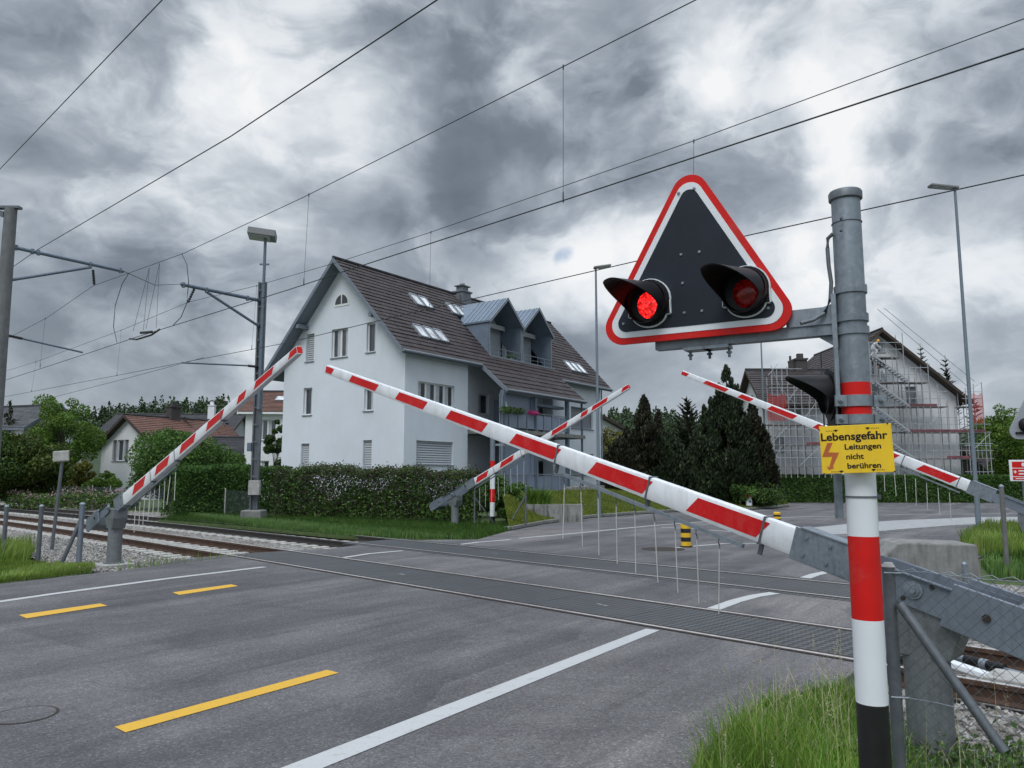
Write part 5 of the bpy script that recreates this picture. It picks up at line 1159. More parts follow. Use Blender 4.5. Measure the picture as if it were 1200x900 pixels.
# ---- the pale blue apartment house
HC = at(472, 600, 37.2); HR = math.atan2(.819, .574)
hx = Vector((math.cos(HR), math.sin(HR), 0)); hy = Vector((-math.sin(HR), math.cos(HR), 0))
house = thing('apartment_house', 'large pale blue apartment house with steep brown tiled roof, twin dormers and balconies', 'house', (HC.x, HC.y, 0), HR)
def onl(px, py, yo=0.0):      # local x, z on the plane y = yo (long side)
    o = (HC.x+hy.x*yo, HC.y+hy.y*yo); return onplane(px, py, o, (hx.x, hx.y))
def ong(px, py, xo=0.0):      # local y, z on the plane x = xo (gable side)
    o = (HC.x+hx.x*xo, HC.y+hx.y*xo); return onplane(px, py, o, (hy.x, hy.y))
BO = 1.0; OV = .75; yR, zR = ong(386, 303, -OV); GW = ong(331, 500)[0]; yR = GW/2; SL = 1.05
zE = zR-SL*yR; LEN = onl(704, 500)[0]; RUN = yR
print('house GW %.2f zR %.2f zEave %.2f LEN %.2f' % (GW, zR, zE, LEN), 'eave px check', ong(470, 412, -OV), onl(472, 415), onl(595, 456, -1.6), onl(690, 472, -1.6))
xA = onl(548, 500)[0]; xB = onl(672, 500, -1.5)[0]; xB = min(xB, LEN-5.2)
print('bay', xA, xB)
BAYY = -2.2
zx = lambda y: zF0+(zB-zF0)*(y+.5)/(BAYY+.5)
zF0 = zR+SL*(-.5-yR); zB = onl(596, 456, BAYY)[1]
to_g = lambda y, z, d: (d, y, z); to_l = lambda x, z, d: (x, d, z); to_b = lambda x, z, d: (LEN-d, x, z)
def rect_g(x0, y0, x1, y1):
    a, z1 = ong(x0, y0); b, z0 = ong(x1, y1); a2, _ = ong(x0, y1); return (min(a, b), max(a, b), min(z0, z1), max(z0, z1))
def rect_l(x0, y0, x1, y1, yo=0.0):
    a, z1 = onl(x0, y0, yo); b, z0 = onl(x1, y1, yo); return (min(a, b), max(a, b), min(z0, z1), max(z0, z1))
gw = {k: rect_g(*v) for k, v in dict(sh=(359, 392, 367.5, 423), mid=(389, 386.5, 407, 417.5), rt=(430, 379, 439.5, 412), l1=(356, 455, 365, 486), r1=(427, 455, 437, 481), l0=(353, 520, 361.5, 552), r0=(425.5, 516, 435, 550)).items()}
m = MB(); halfs = [(-SL, 1, zR-SL*yR-.06), (SL, 1, zR+SL*yR-.06)]
wall_face(m, to_g, 0, GW, -.3, zR, list(gw.values()), halfs)
wall_face(m, to_b, 0, GW, -.3, zR, [], halfs)
lw = {'up': rect_l(490, 447.5, 532.5, 475), 'lo': rect_l(488, 516, 531, 545), 'rup': rect_l(669, 476, 695, 503.5), 'rlo': rect_l(669, 531, 695.5, 556)}
lw['up'] = (lw['up'][0], lw['up'][1], lw['up'][2]-.12, lw['up'][3]+.05)
wall_face(m, to_l, 0, xA, -.3, zE, [lw['up'], lw['lo']]); wall_face(m, to_l, xB, LEN, -.3, zE, [lw['rup'], lw['rlo']])
m.poly([(0, GW, -.3), (LEN, GW, -.3), (LEN, GW, zE), (0, GW, zE)])
REC = .75
m.build('wall', M['wall_blue'], house)
for k, nmm, kd, cu in (('sh', 1, 'shutter', 0), ('mid', 2, 'glass', .5), ('rt', 1, 'glass', .3), ('l1', 1, 'glass', .35), ('r1', 1, 'glass', .45), ('l0', 1, 'shutter', 0), ('r0', 1, 'shutter', 0)): window(house, to_g, gw[k], nmm, kd, curtain=cu)
window(house, to_l, lw['up'], 4, 'glass', curtain=.55); window(house, to_l, lw['lo'], 1, 'shutter'); window(house, to_l, lw['rup'], 1, 'shutter_d', frame='frame_d'); window(house, to_l, lw['rlo'], 1, 'shutter_d', frame='frame_d')
# half round window in the gable
yc, zc = ong(400.5, 357); rr = abs(ong(392.5, 357)[0]-yc)*.98; m = MB()
arc = [(yc+rr*math.cos(R(a)), zc+rr*1.05*math.sin(R(a))) for a in range(0, 181, 12)]
m.extrude([(-.03, y, z) for y, z in [(yc+rr*1.13, zc-.08)]+[(yc+(y-yc)*1.13, zc+(z-zc)*1.13) for y, z in arc]+[(yc-rr*1.13, zc-.08)]], (.05, 0, 0)); w = m.build('window', M['frame'], house)
m = MB()
for s0, s1 in ((0, 7), (8, 15)): m.poly([(-.034, yc+(.03 if s0 == 0 else -.03), zc+.03)]+[(-.034, yc+(y-yc)*.93, zc+(z-zc)*.93+.03) for y, z in arc[s0:s1+1]]) 
m.build('pane', M['glass'], w)
# roof: front slope with two dormer cut-outs, extended over the balconies; back slope
NC = 22; yF = -.5; zF = zR+SL*(yF-yR)
xD0, zD = onl(548, 380, 0); 
fx = [onl(566, 430, BAYY*.3)[0]+.1, onl(690, 470, BAYY)[0]]
ex0, ex1 = xA+.55, xB+.3
d1a, d1b = onl(568, 410, .6)[0], onl(607, 420, .6)[0]; d2b = onl(642, 430, .6)[0]
print('dormers', d1a, d1b, d2b, 'ext', ex0, ex1)
iD0, iD1 = int(NC*.30), int(NC*.90)
front = roof_courses(-OV, LEN+OV, (yR, zR), (yF, zF), NC, [(d1a, d2b, iD0, iD1)])
ext = roof_courses(ex0, ex1, (yF, zF), (BAYY, zx(BAYY)), 5); print('zB', zB, zF0, zR+SL*(BAYY-yR))
back = roof_courses(-OV, LEN+OV, (yR, zR), (GW+BO, zR-SL*(GW+BO-yR)), NC)
roof = roof_obj('roof', M['tile'], house, [front, ext, back])
# roof boards, verges, gutters, ridge
m = MB(); th = .16
for (ya, za, yb, zb, x0, x1) in ((yR, zR, GW+BO, zR-SL*(GW+BO-yR), -OV+.02, LEN+OV-.02),): m.extrude([(x0, ya, za-.03), (x0, yb, zb-.03), (x0, yb, zb-.03-th), (x0, ya, za-.03-th)], (x1-x0, 0, 0))
for x0, x1 in ((-OV+.02, d1a), (d2b, LEN+OV-.02)): m.extrude([(x0, yR, zR-.03), (x0, yF, zF-.03), (x0, yF, zF-.03-th), (x0, yR, zR-.03-th)], (x1-x0, 0, 0))
zf = lambda y: zR+SL*(y-yR)
ytop = yR+(yF-yR)*iD0/NC; ybot = yR+(yF-yR)*iD1/NC
m.extrude([(d1a, yR, zR-.03), (d1a, ytop, zf(ytop)-.03), (d1a, ytop, zf(ytop)-.19), (d1a, yR, zR-.19)], (d2b-d1a, 0, 0))
m.extrude([(ex0+.02, yF, zx(yF)-.034), (ex0+.02, BAYY, zx(BAYY)-.034), (ex0+.02, BAYY, zx(BAYY)-.19), (ex0+.02, yF, zx(yF)-.19)], (ex1-ex0-.04, 0, 0)); m.extrude([(d1a+.01, ybot, zf(ybot)-.032), (d1a+.01, yF, zf(yF)-.032), (d1a+.01, yF, zf(yF)-.19), (d1a+.01, ybot, zf(ybot)-.19)], (d2b-d1a-.02, 0, 0))
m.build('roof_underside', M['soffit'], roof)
for s in (-1, 1):
    y1 = yF if s < 0 else GW+BO; z1 = zf(y1) if s < 0 else zR-SL*(y1-yR)
    for xx in (-OV-.02, LEN+OV-.03):
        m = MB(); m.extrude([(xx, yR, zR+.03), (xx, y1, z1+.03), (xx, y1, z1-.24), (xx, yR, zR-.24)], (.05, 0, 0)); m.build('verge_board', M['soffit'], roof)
for x in (ex0-.02, ex1-.03): m = MB(); m.extrude([(x, yF+.02, zf(yF)+.05), (x, BAYY, zx(BAYY)+.05), (x, BAYY, zx(BAYY)-.22), (x, yF+.02, zf(yF)-.22)], (.05, 0, 0)); m.build('verge_board', M['soffit'], roof)
m = MB(); m.tube([(-OV, yR, zR+.02), (LEN+OV, yR, zR+.02)], .10, 10); m.build('ridge', M['tile_dark'], roof, smooth=True)
m = MB()
for a, b, y, z in ((-OV, ex0, yF-.06, zf(yF)-.06), (ex1, LEN+OV, yF-.06, zf(yF)-.06), (ex0-.05, ex1+.05, BAYY-.06, zx(BAYY)-.05)):
    m = MB(); m.tube([(a, y, z), (b, y, z)], .075, 10); m.build('gutter', M['zinc_l'], roof, smooth=True)
m = MB()
for x in (yR-2.75, yR+2.75): z = zR-SL*abs(x-yR)-.32; m = MB(); m.box(-OV+.05, .1, x-.11, x+.11, z-.22, z); m.build('purlin', M['soffit'], roof)
# skylights, each a unit of two or three sashes
SLOPE = math.atan(SL)
def skylight(px0, py0, px1, py1, n):
    o0 = (HC.x, HC.y)
    def onroof(px, py):
        r = ray(px, py); p0 = Vector((HC.x, HC.y, 0))+hy*yR+Vector((0, 0, zR)); nv = Vector((-hy.x*SL, -hy.y*SL, 1)); c = Vector((0, 0, H)); t = (p0-c).dot(nv)/r.dot(nv); q = c+r*t-Vector((HC.x, HC.y, 0)); return q.dot(hx), q.dot(hy)
    x0, ya = onroof(px0, py0); x1, _ = onroof(px1, py1); yt = ya; yb = ya-.75
    w = (x1-x0)/n
    for i in range(n):
        a, b = x0+w*i+.05, x0+w*(i+1)-.05; m = MB()
        def P(x, y, h): return (x, y-h*math.sin(SLOPE), zf(y)+h*math.cos(SLOPE))
        for (p, q, r_, s) in ((a, a+.07, yb, yt), (b-.07, b, yb, yt), (a, b, yb, yb+.06), (a, b, yt-.06, yt)):
            A = [P(p, r_, 0), P(q, r_, 0), P(q, s, 0), P(p, s, 0)]; v = Vector(P(0, 0, .13))-Vector(P(0, 0, 0)); m.extrude(A, v)
        sk = m.build('skylight', M['frame_d'], roof); g = MB(); g.poly([P(a+.05, yb+.05, .09), P(b-.05, yb+.05, .09), P(b-.05, yt-.05, .09), P(a+.05, yt-.05, .09)]); g.build('pane', M['glass_sky'], sk)
skylight(476, 344, 495, 347, 2); skylight(519, 355, 543, 361, 3); skylight(480, 380, 513, 386, 3); skylight(658, 423, 680, 430, 3)
# chimney
cx_ = onl(538, 350, yR)[0]; zct = onl(538, 333, yR-.2)[1]
m = MB(); m.box(cx_-.42, cx_+.42, yR-.62, yR+.1, zR-1.0, zct-.55); m.box(cx_-.62, cx_-.43, yR-.5, yR-.1, zR-1, zct-.75); m.box(cx_+.43, cx_+.62, yR-.5, yR-.1, zR-1, zct-.75); m.box(cx_-.5, cx_+.5, yR-.7, yR+.18, zct-.55, zct-.45); m.box(cx_-.3, cx_+.3, yR-.5, yR-.0, zct-.45, zct-.15); m.box(cx_-.42, cx_+.42, yR-.6, yR+.08, zct-.15, zct-.08); m.cyl((cx_, yR-.25, zct-.08), (cx_, yR-.25, zct+.08), .2, .16, 12); m.build('chimney', M['chimney'], roof, bevel=.01)
# dormers: zinc gabled boxes with a loggia behind a parapet
yfr = ybot+.12                                     # front plane
def dormer(xa, xb):
    w = xb-xa; xc = (xa+xb)/2; zb = zf(ybot); zev = zE+2.35; zap = zev+w/2*.92
    th = .09; ybk = lambda z: yR-(zR-z)/SL
    yb = yfr+1.55; m = MB(); wall_face(m, lambda x, z, d: (x, yb+d, z), xa+.05, xb-.05, zb-.1, zap, [(xa+.35, xa+w*.62, zb+.0, zb+1.95)], [(-.92, 1, zap-.92*xc-.1), (.92, 1, zap+.92*xc-.1)]); dm = m.build('dormer', M['wall_grey'], house)
    for x in (xa, xb-th): m = MB(); m.extrude([(x, yfr, zb-.1), (x, yfr, zev), (x, ybk(zev)+.1, zev), (x, yfr+.3, zb-.1)], (th, 0, 0)); m.build('side_wall', M['zinc'], dm)
    m = MB(); ov = .16
    for s in (-1, 1):
        xe = xc+s*(w/2+.08); ze = zev-.06; 
        P = [(xc, yfr-ov, zap), (xe, yfr-ov, ze), (xe, ybk(ze)+.1, ze), (xc, ybk(zap)+.1, zap)]; m.extrude(P, (0, 0, -.10))
        n = 6
        for i in range(1, n+2):
            y = yfr-ov+(ybk(ze)-yfr+ov)*i/n if i <= n else yfr
            yy0 = min(y, ybk(ze)); m.extrude([(xc, y, zap+.0), (xe, yy0, ze+.0), (xe, yy0, ze+.035), (xc, y, zap+.035)], (0, .03, 0))
    m.build('dormer_roof', M['zinc'], dm)
    m = MB()
    for s in (-1, 1):
        xe = xc+s*(w/2+.09); m.extrude([(xc, yfr-ov-.03, zap+.04), (xe, yfr-ov-.03, zev-.03), (xe-s*.02, yfr-ov-.03, zev-.22), (xc, yfr-ov-.03, zap-.16)], (0, .03, 0))
        m.box(*sorted((xc+s*(w/2-.0), xc+s*(w/2-.10))), yfr-.03, yfr+.04, zb, zev-.1)
    m.build('dormer_edge', M['zinc_l'], dm)
    window(dm, lambda x, z, d: (x, yb+d, z), (xa+.35, xa+w*.62, zb+.0, zb+1.95), 2, 'glass', name='balcony_door', sill=False, curtain=.4)
    m = MB(); m.poly([(xa, ybot, zb-.02), (xb, ybot, zb-.02), (xb, yb+.1, zb-.02), (xa, yb+.1, zb-.02)]); m.build('floor', M['conc_d'], dm)
    m = MB(); m.box(xa+.3, xb-.3, yb-.5, yb-.05, zb+2.18, zb+2.3)
    for i in range(10): x = xa+.3+(w-.6)*i/10; m.poly([(x, yb-.5, zb+2.19), (x+(w-.6)/10, yb-.5, zb+2.19), (x+(w-.6)/10, yb-.52, zb+2.05), (x+(w-.6)/20, yb-.52, zb+1.99), (x, yb-.52, zb+2.05)])
    m.build('awning', M['curtain'], dm)
    m = MB(); m.tube([(xa+.1, yfr-.03, zb+.55), (xb-.1, yfr-.03, zb+.55)], .022, 6); m.tube([(xa+.1, yfr-.03, zb+.3), (xb-.1, yfr-.03, zb+.3)], .014, 6)
    for i in range(5): x = xa+.12+(w-.24)*i/4; m.cyl((x, yfr-.03, zb), (x, yfr-.03, zb+.55), .016, .016, 6)
    m.build('railing', M['zinc_l'], dm)
    return dm
dormer(d1a, d1b-.02); dormer(d1b+.02, d2b)
m = MB(); m.extrude([(d1a-.1, ybot-.05, zf(ybot)-.02), (d2b+.1, ybot-.05, zf(ybot)-.02), (d2b+.1, ybot-.05, zf(ybot)+.07), (d1a-.1, ybot-.05, zf(ybot)+.07)], (0, .2, 0)); m.build('parapet_sheet', M['zinc_l'], roof)
xf_ = d1a+(d1b-d1a)*.66; leaves('flower_box', clump_points([np.array([xf_+.25*i, yfr+.08, zf(ybot)+.32]) for i in range(3)], [.16]*3, 160), .09, M['leaf_mid'], house)
# balcony bay
z2 = onl(600, 503, BAYY)[1]; z1 = onl(640, 577, BAYY)[1]; print('balcony floors', z1, z2)
m = MB(); yb = REC
holes = [rect_l(560.5, 461, 573, 486, yb), rect_l(631, 473, 651, 510, yb), (rect_l(631, 540, 651, 570, yb))]
wall_face(m, lambda x, z, d: (x, yb+d, z), xA, xB, -.3, zE+.3, holes)
m.poly([(xA, 0, -.3), (xA, 0, zE), (xA, yb, zE), (xA, yb, -.3)]); m.poly([(xB, 0, -.3), (xB, yb, -.3), (xB, yb, zE), (xB, 0, zE)]); m.build('balcony_wall', M['wall_blue'], house)
tob = lambda x, z, d: (x, yb+d, z)
window(house, tob, holes[0], 1, 'glass', sill=False, curtain=.4); window(house, tob, holes[1], 1, 'shutter_d', frame='frame_d', sill=False); window(house, tob, holes[2], 2, 'glass', frame='frame_d', sill=False)
xm = onl(629.5, 500, BAYY)[0]; xl = onl(592, 470, BAYY)[0]; xr = onl(667, 480, BAYY)[0]; print('posts', xl, xm, xr)
m = MB()
for za, zb in ((z1, z2-.2), (z2, zx(BAYY)-.2)): m.box(xm-.05, xm+.05, BAYY+.2, yb, za, zb); m.box(xl+.1, xm-.08, BAYY+.42, BAYY+.46, za+.003, zb)
m.build('partition', M['slate_panel'], house)
m = MB()
for zz in (z1, z2): m.box(xA+.02, xB+.25, BAYY, yb, zz-.22, zz)
m.build('balcony_slab', M['conc'], house, bevel=.01)
for x, w in ((xl, .10), (xm, .07), (xr, .10), (ex1-.3, .05)):
    m = MB(); m.box(x-w, x+w, BAYY+.05, BAYY+.05+2*w, -.2, (zx(BAYY)-.1)+.05); m.build('balcony_post', M['steel_blue'], house)
for i, zz in enumerate((z1, z2)):
    m = MB(); a, b = xA+.05, xr
    for z_, r_ in ((zz+1.0, .028), (zz+.12, .018)): m.tube([(a, BAYY+.12, z_), (b, BAYY+.12, z_)], r_, 6)
    n = 8
    for k in range(n+1): x = a+(b-a)*k/n; m.cyl((x, BAYY+.12, zz), (x, BAYY+.12, zz+1.0), .022, .022, 6)
    rl_ = m.build('balcony_railing', M['zinc_l'], house)
    m = MB()
    for k in range(n):
        x = a+(b-a)*k/n; m.box(x+.05, x+(b-a)/n-.05, BAYY+.145, BAYY+.155, zz+.12, zz+.93)
    m.build('railing_panel', M['slate_panel'], rl_)
m = MB(); m.box(xr-3.2, xr-.1, BAYY+.3, BAYY+.8, (zx(BAYY)-.1)-.55, (zx(BAYY)-.1)-.4); m.build('awning', M['steel_blue'], house)
x = onl(600, 490, BAYY)[0]; leaves('flower_box', clump_points([np.array([x+.3*i, BAYY-.05, z2+1.0]) for i in range(-3, 4)], [.22]*7, 500), .12, M['leaf_dark'], house)
x = onl(623, 490, BAYY)[0]; leaves('magenta_flower_box', clump_points([np.array([x+.22*i, BAYY-.05, z2+1.0]) for i in range(-1, 3)], [.15]*4, 260), .09, M['pink'], house)
pq = onl(590, 490, BAYY+.6)[0]; pw = Vector((HC.x, HC.y, 0))+hx*pq+hy*(BAYY+.6); t = thing('parasol', 'closed pale parasol standing on the upper balcony of the pale blue house', 'parasol', (pw.x, pw.y, z2))
m = MB(); m.lathe([(.02, 1.0), (.24, 1.05), (.19, 1.5), (.09, 2.0), (.02, 2.12)], n=12); m.build('canopy', M['cloth'], t, smooth=True); m = MB(); m.lathe([(.22, 0), (.22, .08), (.025, .1), (.025, 1.1)], n=12); m.build('pole', M['galv'], t, smooth=True)
bq = onl(584, 540, yb-.02)[0]; m = MB(); m.box(bq-.2, bq+.2, yb-.16, yb-.02, onl(584, 547, yb)[1], onl(584, 534, yb)[1]); m.build('yellow_box', M['yellow_b'], house, bevel=.02)
m = MB()
for x in (xl-.14,): m.tube([(x, BAYY, (zx(BAYY)-.1)), (x, BAYY+.1, (zx(BAYY)-.1)-.4), (x, BAYY+.1, -.2)], .045, 8)
m.build('downpipe', M['zinc_l'], house, smooth=True); m = MB(); m.tube([(LEN+.05, -.06, zE-.3), (LEN+.05, -.06, -.2)], .05, 8); m.build('downpipe', M['zinc_l'], house, smooth=True)

# ---- simple gabled houses
def gabled(label, name, loc, rz, w, l, ze, zr, wallm, roofm, wins=(), ov=.5, nc=16, base=-.3, chim=None, verge='wood_d', cat='house', group=None, skyl=()):
    """local x along the ridge, gable at x = 0 facing -x, y across; wins: (side, a, b, c, d, n, kind) side g or l"""
    t = thing(name, label, cat, loc, rz, group); sl_ = (zr-ze)/(w/2); m = MB(); hv = [(-sl_, 1, zr-sl_*w/2-.05), (sl_, 1, zr+sl_*w/2-.05)]
    wall_face(m, lambda y, z, d: (d, y, z), 0, w, base, zr, [q[1:5] for q in wins if q[0] == 'g'], hv); wall_face(m, lambda y, z, d: (l-d, y, z), 0, w, base, zr, [], hv)
    wall_face(m, lambda x, z, d: (x, d, z), 0, l, base, ze, [q[1:5] for q in wins if q[0] == 'l']); m.poly([(0, w, base), (l, w, base), (l, w, ze), (0, w, ze)]); m.build('wall', M[wallm], t)
    for q in wins: window(t, (lambda y, z, d: (d, y, z)) if q[0] == 'g' else (lambda x, z, d: (x, d, z)), q[1:5], q[5], q[6], frame='frame' if q[6] == 'glass' else 'frame_d', curtain=.4 if q[6] == 'glass' else 0)
    e = ov*.8; rf = roof_obj('roof', M[roofm], t, [roof_courses(-ov, l+ov, (w/2, zr), (-e, ze-sl_*e), nc), roof_courses(-ov, l+ov, (w/2, zr), (w+e, ze-sl_*e), nc)])
    m = MB()
    for s in (0, 1):
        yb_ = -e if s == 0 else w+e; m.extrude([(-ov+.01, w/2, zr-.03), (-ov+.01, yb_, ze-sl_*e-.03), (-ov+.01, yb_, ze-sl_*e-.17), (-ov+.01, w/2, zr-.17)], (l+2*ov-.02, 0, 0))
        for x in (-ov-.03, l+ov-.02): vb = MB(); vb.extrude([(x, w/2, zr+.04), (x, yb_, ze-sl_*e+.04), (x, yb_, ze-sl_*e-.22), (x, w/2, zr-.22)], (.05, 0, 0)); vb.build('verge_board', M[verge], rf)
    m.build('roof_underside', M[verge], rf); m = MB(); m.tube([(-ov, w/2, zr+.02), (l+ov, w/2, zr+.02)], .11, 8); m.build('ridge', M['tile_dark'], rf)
    for (cx, cy, cw, ch, cm) in (chim or []): m = MB(); m.box(cx-cw, cx+cw, cy-cw*.8, cy+cw*.8, zr-2.2, zr+ch); m.box(cx-cw*1.15, cx+cw*1.15, cy-cw, cy+cw, zr+ch, zr+ch+.12); m.box(cx-cw*.5, cx+cw*.5, cy-cw*.4, cy+cw*.4, zr+ch+.12, zr+ch+.5); m.build('chimney', M[cm], rf)
    for (x, f, sw) in skyl:
        y = w/2*(1-f); z = ze+sl_*y; m = MB(); v = Vector((0, -sl_, 1)).normalized()*.12; y2 = y+.9; m.extrude([(x, y, z), (x+sw, y, z), (x+sw, y2, z+sl_*.9), (x, y2, z+sl_*.9)], v); sk = m.build('skylight', M['frame_d'], rf); m = MB(); q = Vector((0, -sl_, 1)).normalized()*.125; m.poly([Vector(p)+q for p in ((x+.08, y+.06, z+sl_*.06), (x+sw-.08, y+.06, z+sl_*.06), (x+sw-.08, y2-.06, z+sl_*.84), (x+.08, y2-.06, z+sl_*.84))]); m.build('pane', M['glass_sky'], sk)
    return t
def yz(px, py, Y): p = at(px, py, Y); return p
# white house with red tiles at the left, gable to the left front
p = at(180, 560, 60.2); gabled('white house with weathered red tile roof behind the round green tree', 'detached_house', (p.x, p.y, 0), R(60), 7.0, 6.8, at(182, 519, 60.2).z, at(147, 486.5, 62).z, 'wall_white', 'tile_red', [('g', 4.0, 4.9, 3.0, 4.7, 1, 'glass'), ('g', 4.95, 5.5, 3.0, 4.7, 1, 'shutter_d'), ('g', 3.4, 3.95, 3.0, 4.7, 1, 'shutter_d')], chim=[(4.0, 3.5, .45, .9, 'chimney_d')])
gabled('grey roofed house with pale gable half hidden by trees at the far left', 'detached_house', (-34.9, 62.6, 0), R(162), 5.4, 5.2, at(64, 500, 60).z, at(64, 475, 60).z, 'wall_white', 'tile_grey', [('g', 2.2, 3.2, 4.6, 5.6, 1, 'glass')], verge='soffit')
p = at(242, 560, 66); gabled('small white gable of a house with red tiles just right of the round green tree', 'detached_house', (p.x, p.y, 0), R(78), 4.0, 5.5, at(243, 517, 66).z, at(228, 491, 66).z, 'wall_white', 'tile_red', [('g', 1.5, 2.3, 2.6, 3.7, 1, 'glass')])
p = at(130, 560, 84); gabled('long dark grey roof behind the white house with red tiles', 'detached_house', (at(118, 560, 84).x, 84, 0), R(3), 8, 13.5, at(118, 503, 84).z, at(120, 482, 84).z, 'wall_grey', 'tile_dark', chim=[(10.5, 3, .35, .9, 'wall_white')])
p = at(236, 560, 92); gabled('dark brown house in the distance above the clipped hedge', 'detached_house', (p.x, p.y, 0), R(8), 8, 6, at(240, 510, 92).z, at(240, 489, 92).z, 'wood_d', 'tile_dark', [('l', 1.5, 3.0, 4.6, 5.8, 2, 'glass')])
p = at(262, 560, 60); gabled('low dark timber shed roof left of the white house by the mast', 'shed', (p.x-1, p.y, 0), R(10), 4.5, 3.4, at(250, 530, 60).z, at(262, 511, 60).z, 'wood_d', 'tile_dark', cat='shed')
p = at(285, 560, 56); gabled('white house with red roof between the steel mast and the pale blue house', 'detached_house', (p.x, p.y, 0), R(4), 8, 8, at(285, 480, 56).z, at(300, 462, 58).z+.4, 'wall_white', 'tile_red', [('l', 1.0, 2.2, 4.4, 5.9, 2, 'glass'), ('l', .6, 1.8, 1.5, 2.9, 2, 'glass')], skyl=[(1.6, .55, 1.6)], verge='frame')
p = at(716, 560, 75); gabled('pale gable of a house peeping out left of the dark conifers', 'detached_house', (at(737, 560, 72).x, 72, 0), R(128), 8, 8, at(720, 506, 72).z, at(741, 488, 72).z, 'wall_white', 'tile_dark', verge='wood_d')
p = at(1160, 560, 70); gabled('low dark brown roofed outbuilding at the right edge behind the hedge', 'outbuilding', (p.x, p.y, 0), R(6), 6, 12, at(1165, 548, 70).z, at(1180, 524, 73).z, 'wood_d', 'tile', cat='outbuilding')

# ---- the scaffolded house on the right
Yg = 57.0; p = at(1127, 560, Yg); ax_ = at(1027, 388, Yg); w_ = (p.x-ax_.x)*2
gx = lambda px: (p.x-at(px, 480, Yg).x); gz = lambda py: at(1060, py, Yg).z
sh = gabled('big pale house under renovation with brown roof, wrapped in scaffolding on the right', 'scaffolded_house', (p.x, p.y, 0), R(90), w_, 11, at(1127, 462, Yg).z, ax_.z, 'wall_white', 'tile', [('g', gx(1075), gx(1062), gz(472), gz(453), 1, 'shutter_d'), ('g', gx(1041), gx(1030), gz(413), gz(398), 1, 'glass'), ('g', gx(1032), gx(1021), gz(470), gz(448), 1, 'shutter_d'), ('g', gx(1038), gx(1024), gz(440), gz(421), 2, 'glass')], ov=.9, nc=18)
q = at(903, 560, 54); gabled('lower renovation wing with brown roof and dark chimneys left of the signal post', 'scaffolded_house', (q.x, q.y, 0), 0, 6.5, 5.6, at(905, 471, 54).z, at(930, 433, 57).z, 'wall_white', 'tile', [('l', 1.7, 2.4, at(930, 492, 54).z, at(930, 479, 54).z, 1, 'glass'), ('l', .4, 1.1, at(930, 530, 54).z, at(930, 512, 54).z, 1, 'shutter')], chim=[(3.7, 3.4, .42, .75, 'chimney_d'), (2.9, 3.2, .14, .55, 'chimney_d')])
def scaffold(label, x_up, decks, stairs, rails, Ya, Yb, loc, extra_nets=(), slope=()):
    t = thing('scaffold', label, 'scaffolding', loc, 0, 'scaffolding on the house under renovation'); r = .029
    P = lambda x, y, Y: at(x, y, Y)
    for x, y0, y1 in x_up:
        for Y in (Ya, Yb):
            a = P(x, y0, Ya); m = MB(); m.cyl((a.x, Y, P(x, y1, Ya).z), (a.x, Y, a.z), r, r, 6); m.build('upright_pole', M['scaff'], t, True, True)
    for x0, x1, y, toe in decks:
        a, b = P(x0, y, Ya), P(x1, y, Ya); m = MB(); m.box(a.x, b.x, Ya, Yb, a.z-.07, a.z); d = m.build('deck', M['deck'], t, True)
        if toe:
            c, e = P(toe[0], y, Ya), P(toe[1], y, Ya); m = MB(); m.box(c.x, e.x, Ya-.03, Ya-.0, a.z+.003, a.z+.17); m.build('toe_board', M['toe'], t, True)
        m = MB()
        for dz in (.55, 1.05): m.tube([(a.x, Ya, a.z+dz), (b.x, Ya, a.z+dz)], .022, 5)
        m.build('guard_rail', M['scaff'], t, True)
    for (x0, y0), (x1, y1) in stairs:
        a, b = P(x0, y0, Ya-.35), P(x1, y1, Ya-.35); m = MB()
        for Y in (Ya-.7, Ya-.1): m.extrude([(a.x, Y, a.z), (b.x, Y, b.z), (b.x, Y, b.z-.14), (a.x, Y, a.z-.14)], (0, .03, 0))
        n = 11
        for i in range(n): f = (i+.5)/n; c = a+(b-a)*f; m.box(c.x-.11, c.x+.11, Ya-.68, Ya-.1, c.z-.12, c.z-.09)
        m.tube([(a.x, Ya-.7, a.z+.95), (b.x, Ya-.7, b.z+.95)], .018, 5); m.build('stair', M['scaff'], t, True)
    for (x0, y0), (x1, y1) in rails: m = MB(); m.tube([P(x0, y0, Ya), P(x1, y1, Ya)], .022, 5); m.build('diagonal_brace', M['scaff'], t, True)
    for (x0, y0, x1, y1) in extra_nets:
        m = MB(); a, b = P(x0, y1, Ya-.05), P(x1, y0, Ya-.05); n = 10; k = 8; bb = len(m.v)
        for i in range(n+1):
            for j in range(k+1): m.v.append((a.x+(b.x-a.x)*i/n, Ya-.06+.05*math.sin(i*1.9+j*.8), a.z+(b.z-a.z)*j/k+(0.08*math.sin(i*.9) if j == k else 0)))
        for i in range(n):
            for j in range(k): q0 = bb+i*(k+1)+j; m.face((q0, q0+k+1, q0+k+2, q0+1))
        m.build('safety_net', M['net'], t, True, True)
    return t
b_ = at(1080, 588, 55.6)
